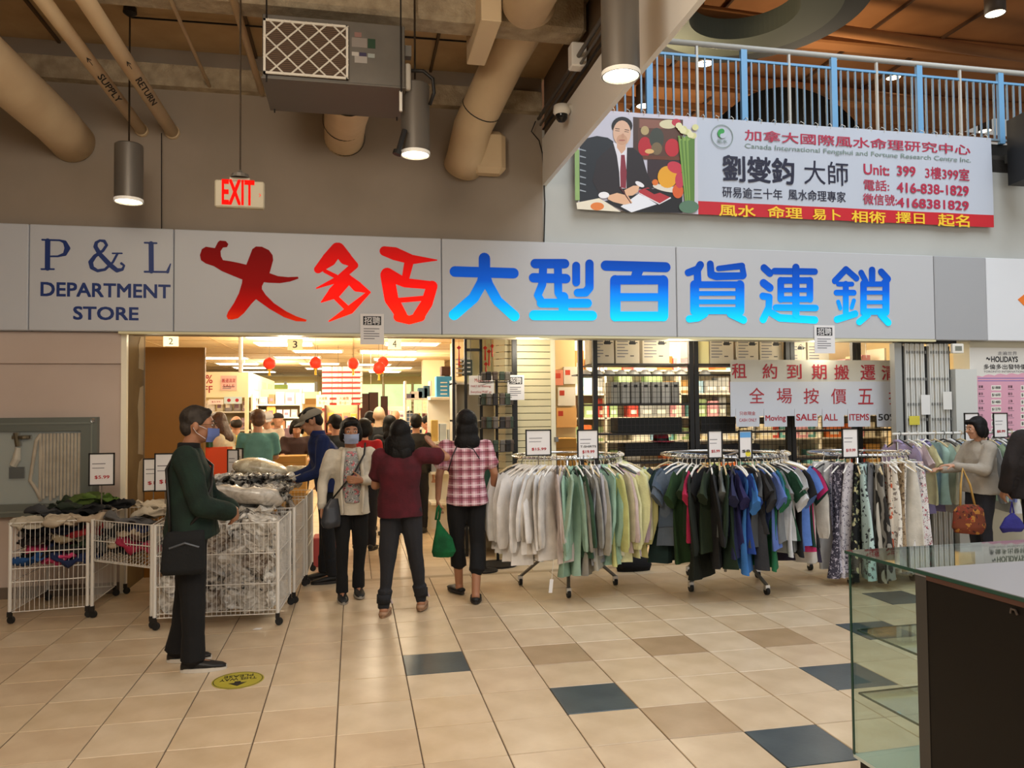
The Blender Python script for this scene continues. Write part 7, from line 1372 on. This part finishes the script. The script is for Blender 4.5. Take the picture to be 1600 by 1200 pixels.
# --- woman in the plaid shirt, seen from behind
pl_m = pattern('plaid_cloth', 'c79aa4', ('7c1c34', 'e8d8d8', '2c0c18'), 13, 'plaid')
def ex5(t, j, s, HL, Rt): strap(t, [(-.07, -.06, 1.345), (-.13, -.125, 1.22), (-.165, -.135, 1.1)], M_black, .005); strap(t, [(-.07, -.06, 1.345), (.05, -.125, 1.28), (.10, -.13, 1.2)], M_black, .005)
person('woman in pink plaid shirt and black capri trousers seen from behind', (.95, 6.64, 0), R(-4), 1.615, dict(shL=(-.17, 0, 1.275), elL=(-.235, -.03, 1.05), wrL=(-.245, .01, .85), elR=(.235, -.03, 1.06), wrR=(.235, .08, .88), hipL=(-.085, 0, .85), knL=(-.085, .05, .47), anL=(-.06, .16, .085), hipR=(.085, 0, .85), knR=(.085, -.03, .46), anR=(.055, -.18, .080)), SKIN2, ('long', HAIR), dict(col=pl_m, hem=.80, sleeve='short', flare=.02, thick=.018, fold=.013), dict(col=F('0d0d0f'), length=.52, cuff=.070, thick=.016), dict(col=mat('flat_black', '0f0f10', .6), sole=mat('sole_dark', '2a2624', .7), high=.055, turn=(24, -6)), female=True, build=1.05, hands=dict(L=dict(d=(-.05, .1, -1), n=(1, 0, 0), curl=1.0)), extra=ex5)
o = remesh(MB().loft([(0, 0, 0, .09, .03), (.01, 0, .05, .115, .055), (0, 0, .16, .09, .055), (-.03, 0, .28, .035, .03), (-.04, 0, .34, .016, .016)], 20, p=2.3), 'green_bag', F('0d6a38', var=.7), None, .008, 2, .012, 1.1, 9); o.location = (.735, 6.62, .36); o['label'] = 'bright green cloth bag held by the woman in plaid'; o['category'] = 'bag'
MB().tube([(-.055, 0, .32), (-.04, 0, .42), (-.03, 0, .44), (-.015, 0, .42), (-.03, 0, .32)], .011, 8).build('handle', F('0d6a38', var=.7), o, smooth=True)

# --- woman in the hooded top at the pastel rail, and the figure in the dark jacket
def ex6(t, j, s, HL, Rt):
    remesh(MB().tube([(.06*s, .03*s, 1.33*s), (.10*s, -.05*s, 1.33*s), (0, -.14*s, 1.27*s), (-.10*s, -.05*s, 1.33*s), (-.06*s, .03*s, 1.33*s)], .036*s, 10).ell((0, -.11*s, 1.22*s), (.10*s, .05*s, .07*s)), 'hood', F('9c9284'), t, .010, 2, .005)
    strap(t, [(.05, -.13, 1.30), (.10, -.14, 1.12), (.14, -.12, .95)], M_black, .008)
person('woman in beige hooded top and black curly hair choosing clothes at the right rack', (6.02, 6.55, 0), R(82), 1.50, dict(hipL=(-.08, 0, .85), head=(0, .03, 1.475), shR=(.16, 0, 1.27), elR=(.20, .10, 1.06), wrR=(.13, .33, 1.05), shL=(-.16, 0, 1.27), elL=(-.20, .10, 1.06), wrL=(-.12, .36, 1.10)), SKIN, ('bob', HAIR), dict(name='hooded_top', col=F('aaa092', var=.92), hem=.80, flare=.03, thick=.026, fold=.018), dict(col=F('2c2c32')), head=(0, -6), female=True, build=1.08, hands=dict(R=dict(d=(-.2, 1, 0), n=(0, -.1, -1), curl=.5), L=dict(d=(.3, 1, .1), n=(0, 0, -1), curl=.5)), extra=ex6)
o = remesh(MB().loft([(0, 0, 0, .15, .06), (0, 0, .06, .19, .08), (0, 0, .22, .17, .06), (0, 0, .27, .12, .03)], 22), 'patterned_bag', pattern('bag_print', '6a3018', ('a06a28', '3c1810', '8a2a1c'), 14), None, .011, 2, .014, 1, 4); o.location = (5.60, 6.25, .42); o['label'] = 'brown and gold patterned cloth bag hanging at the woman in the hooded top'; o['category'] = 'bag'
MB().tube([(-.08, 0, .25), (-.05, .02, .45), (0, .05, .60), (.05, .02, .45), (.08, 0, .25)], .010, 8).build('handle', mat('handle_gold', 'b08a48', .6), o, smooth=True)
person('figure in dark brown jacket cut off by the right edge of the picture', (6.24, 6.05, 0), R(-20), 1.66, dict(elL=(-.27, -.02, 1.02), wrL=(-.30, .05, .80), shL=(-.18, 0, 1.26)), SKIN2, ('short', HAIR), dict(name='jacket', col=F('261e1c', var=.75), hem=.72, flare=.05, thick=.035, fold=.014), dict(col=F('101012')), build=1.22, hands=dict(L=dict(curl=1.0)))
o = remesh(MB().loft([(0, 0, 0, .10, .05), (0, 0, .05, .13, .07), (0, 0, .14, .08, .05), (0, 0, .2, .02, .02)], 18), 'blue_bag', F('2c2874'), None, .010, 2, .014, 1.2, 2); o.location = (5.86, 6.02, .45); o['label'] = 'dark violet-blue bag in the hand of the figure at the right edge'; o['category'] = 'bag'
MB().tube([(-.02, 0, .18), (0, 0, .28), (.02, 0, .18)], .008, 6).build('handle', F('2c2874'), o)

# --- shoppers inside the store
def ip(px, Y): p = wp(px, 640, Y); return (p.x, Y, 0)
def dist_person(lb, px, Y, rz, h, hair, tc, bc='1c1c22', sl='short', J=None, extra=None, hd=(0, 0), skin=SKIN, female=False, near=False, name='shirt'):
    person(lb, ip(px, Y), R(rz), h, J, skin, hair, dict(name=name, col=F(tc), sleeve=sl, thick=.02), dict(col=F(bc)), near=near, head=hd, female=female, extra=extra)
FW = dict(elR=(.2, .12, 1.06), wrR=(.12, .32, 1.02), elL=(-.2, .12, 1.06), wrL=(-.12, .32, 1.02)); DN = dict(FW); DN.update(neck=(0, .03, 1.33), head=(0, .08, 1.455))
dist_person('woman in cream top with long brown hair looking down inside the store', 350, 8.95, 78, 1.63, ('long', HAIRB), 'e0d2b0', J=DN, hd=(0, -18), female=True, near=True)
dist_person('man in teal polo shirt seen from behind inside the store', 403, 9.25, 8, 1.64, ('short', HAIRB), '5f9490', J=FW, near=True)
dist_person('grey-haired person in dark top behind the woman in cream', 369, 10.6, 10, 1.56, ('thin', HAIRG), '2a2c2c')
dist_person('man in light grey cap facing the viewer behind the teal shirt', 419, 11.3, 170, 1.64, ('thin', HAIRG), 'c4b4a4', extra=lambda t, j, s, HL, Rt: cap(t, HL, Rt, s, 'b4b0b0'), hd=(0, -16), J=DN)
dist_person('person in black knitted cap and mauve top behind the grey cap', 434, 12.6, 200, 1.60, ('thin', HAIR), '8a7078', extra=lambda t, j, s, HL, Rt: cap(t, HL, Rt, s, '201c20', False))
dist_person('black-haired woman looking down behind the kraft boxes', 463, 10.75, 188, 1.52, ('bob', HAIR), '3c2a28', J=DN, hd=(0, -24), female=True)
dist_person('dark-haired shopper in dark coat just behind the man in blue', 524, 9.9, 30, 1.57, ('short', HAIR), '1c2228', sl='long', name='coat')
dist_person('shopper in red jacket with black hair behind the masked woman', 569, 9.2, -20, 1.52, ('bob', HAIR), 'b01c24', sl='long', name='jacket', female=True)
dist_person('black-haired shopper in cream yellow shirt far down the aisle', 578, 12.8, 40, 1.60, ('short', HAIR), 'd0c08c')
dist_person('bald man in black shirt seen from behind in the aisle', 592, 10.6, -15, 1.67, ('bald', HAIRW), '16181c', sl='short', skin=mat('skin_pale', 'c8a888', .5))
dist_person('dark-haired woman in black next to the bald man', 609, 10.2, 15, 1.55, ('long', HAIR), '141418', sl='long', female=True)
dist_person('person in dark brown coat right of the woman in maroon', 650, 10.3, -8, 1.56, ('short', HAIR), '282420', sl='long', name='coat')
dist_person('black-haired shopper in red shirt in front of the wire shelf unit', 674, 12.7, 70, 1.54, ('short', HAIR), 'b42430', J=DN, hd=(0, -20))
dist_person('shopper with grey hair near the far end of the middle aisle', 618, 14.5, 160, 1.62, ('thin', HAIRW), '6a5a50')
dist_person('shopper in navy top far behind the red lantern pair', 640, 15.2, 0, 1.60, ('short', HAIR), '2a3048')
def exl(t, j, s, HL, Rt): cap(t, HL, Rt, s, '241c20', True)
dist_person('woman in cream top, jeans and dark cap carrying a black coat', 692, 11.6, 40, 1.60, ('long', HAIR), 'd0c8ae', '5c7488', 'long', extra=exl, female=True, J=dict(elR=(.2, .12, 1.06), wrR=(.1, .25, 1.04)))
o = remesh(MB().loft([(0, 0, 0, .10, .05), (0, 0, .3, .14, .06), (0, 0, .55, .11, .05), (0, 0, .62, .08, .03)], 18), 'black_coat', F('17191b'), None, .014, 2, .02, 1, 5); o.location = (ip(704, 11.2)[0], 11.2, .62); o['label'] = 'black coat hung over the arm of the woman in jeans'; o['category'] = 'coat'
def trolley():
    x = ip(655, 10.9)[0]; t = thing('shopping_trolley', 'black fabric shopping trolley standing in the aisle', 'trolley', (x, 10.9, 0))
    remesh(MB().loft([(0, 0, .12, .13, .12), (0, 0, .4, .16, .13), (0, 0, .62, .15, .12), (0, 0, .66, .12, .09)], 20, p=3), 'bag', F('141416'), t, .014, 2, .012)
    MB().tube([(-.12, .14, .1), (-.12, .16, .95), (.12, .16, .95), (.12, .14, .1)], .010, 8).build('handle_frame', M_steel, t)
    for q in (-1, 1): MB().lathe([(.001, -.015), (.06, -.015), (.06, .015), (.001, .015)], n=16).build('wheel', M_rubber, t).matrix_local = Matrix.Translation((q*.15, .1, .062)) @ Matrix.Rotation(R(90), 4, 'Y')
    MB().bb(-.2, .2, -.3, .0, .40, .41).build('tray', mat('tray_pale', 'a8a8a8', .4), t)
trolley()
q = fp(402, 983); MB().prism([(-.03, -.012), (.02, -.02), (.035, .01), (-.01, .02)], 'z', .001, .004).build('paper_scrap', M_paper, label='small white paper scrap on the tiles in front of the wrapped goods cart', cat='paper').location = (q.x, q.y, 0)
finalize()
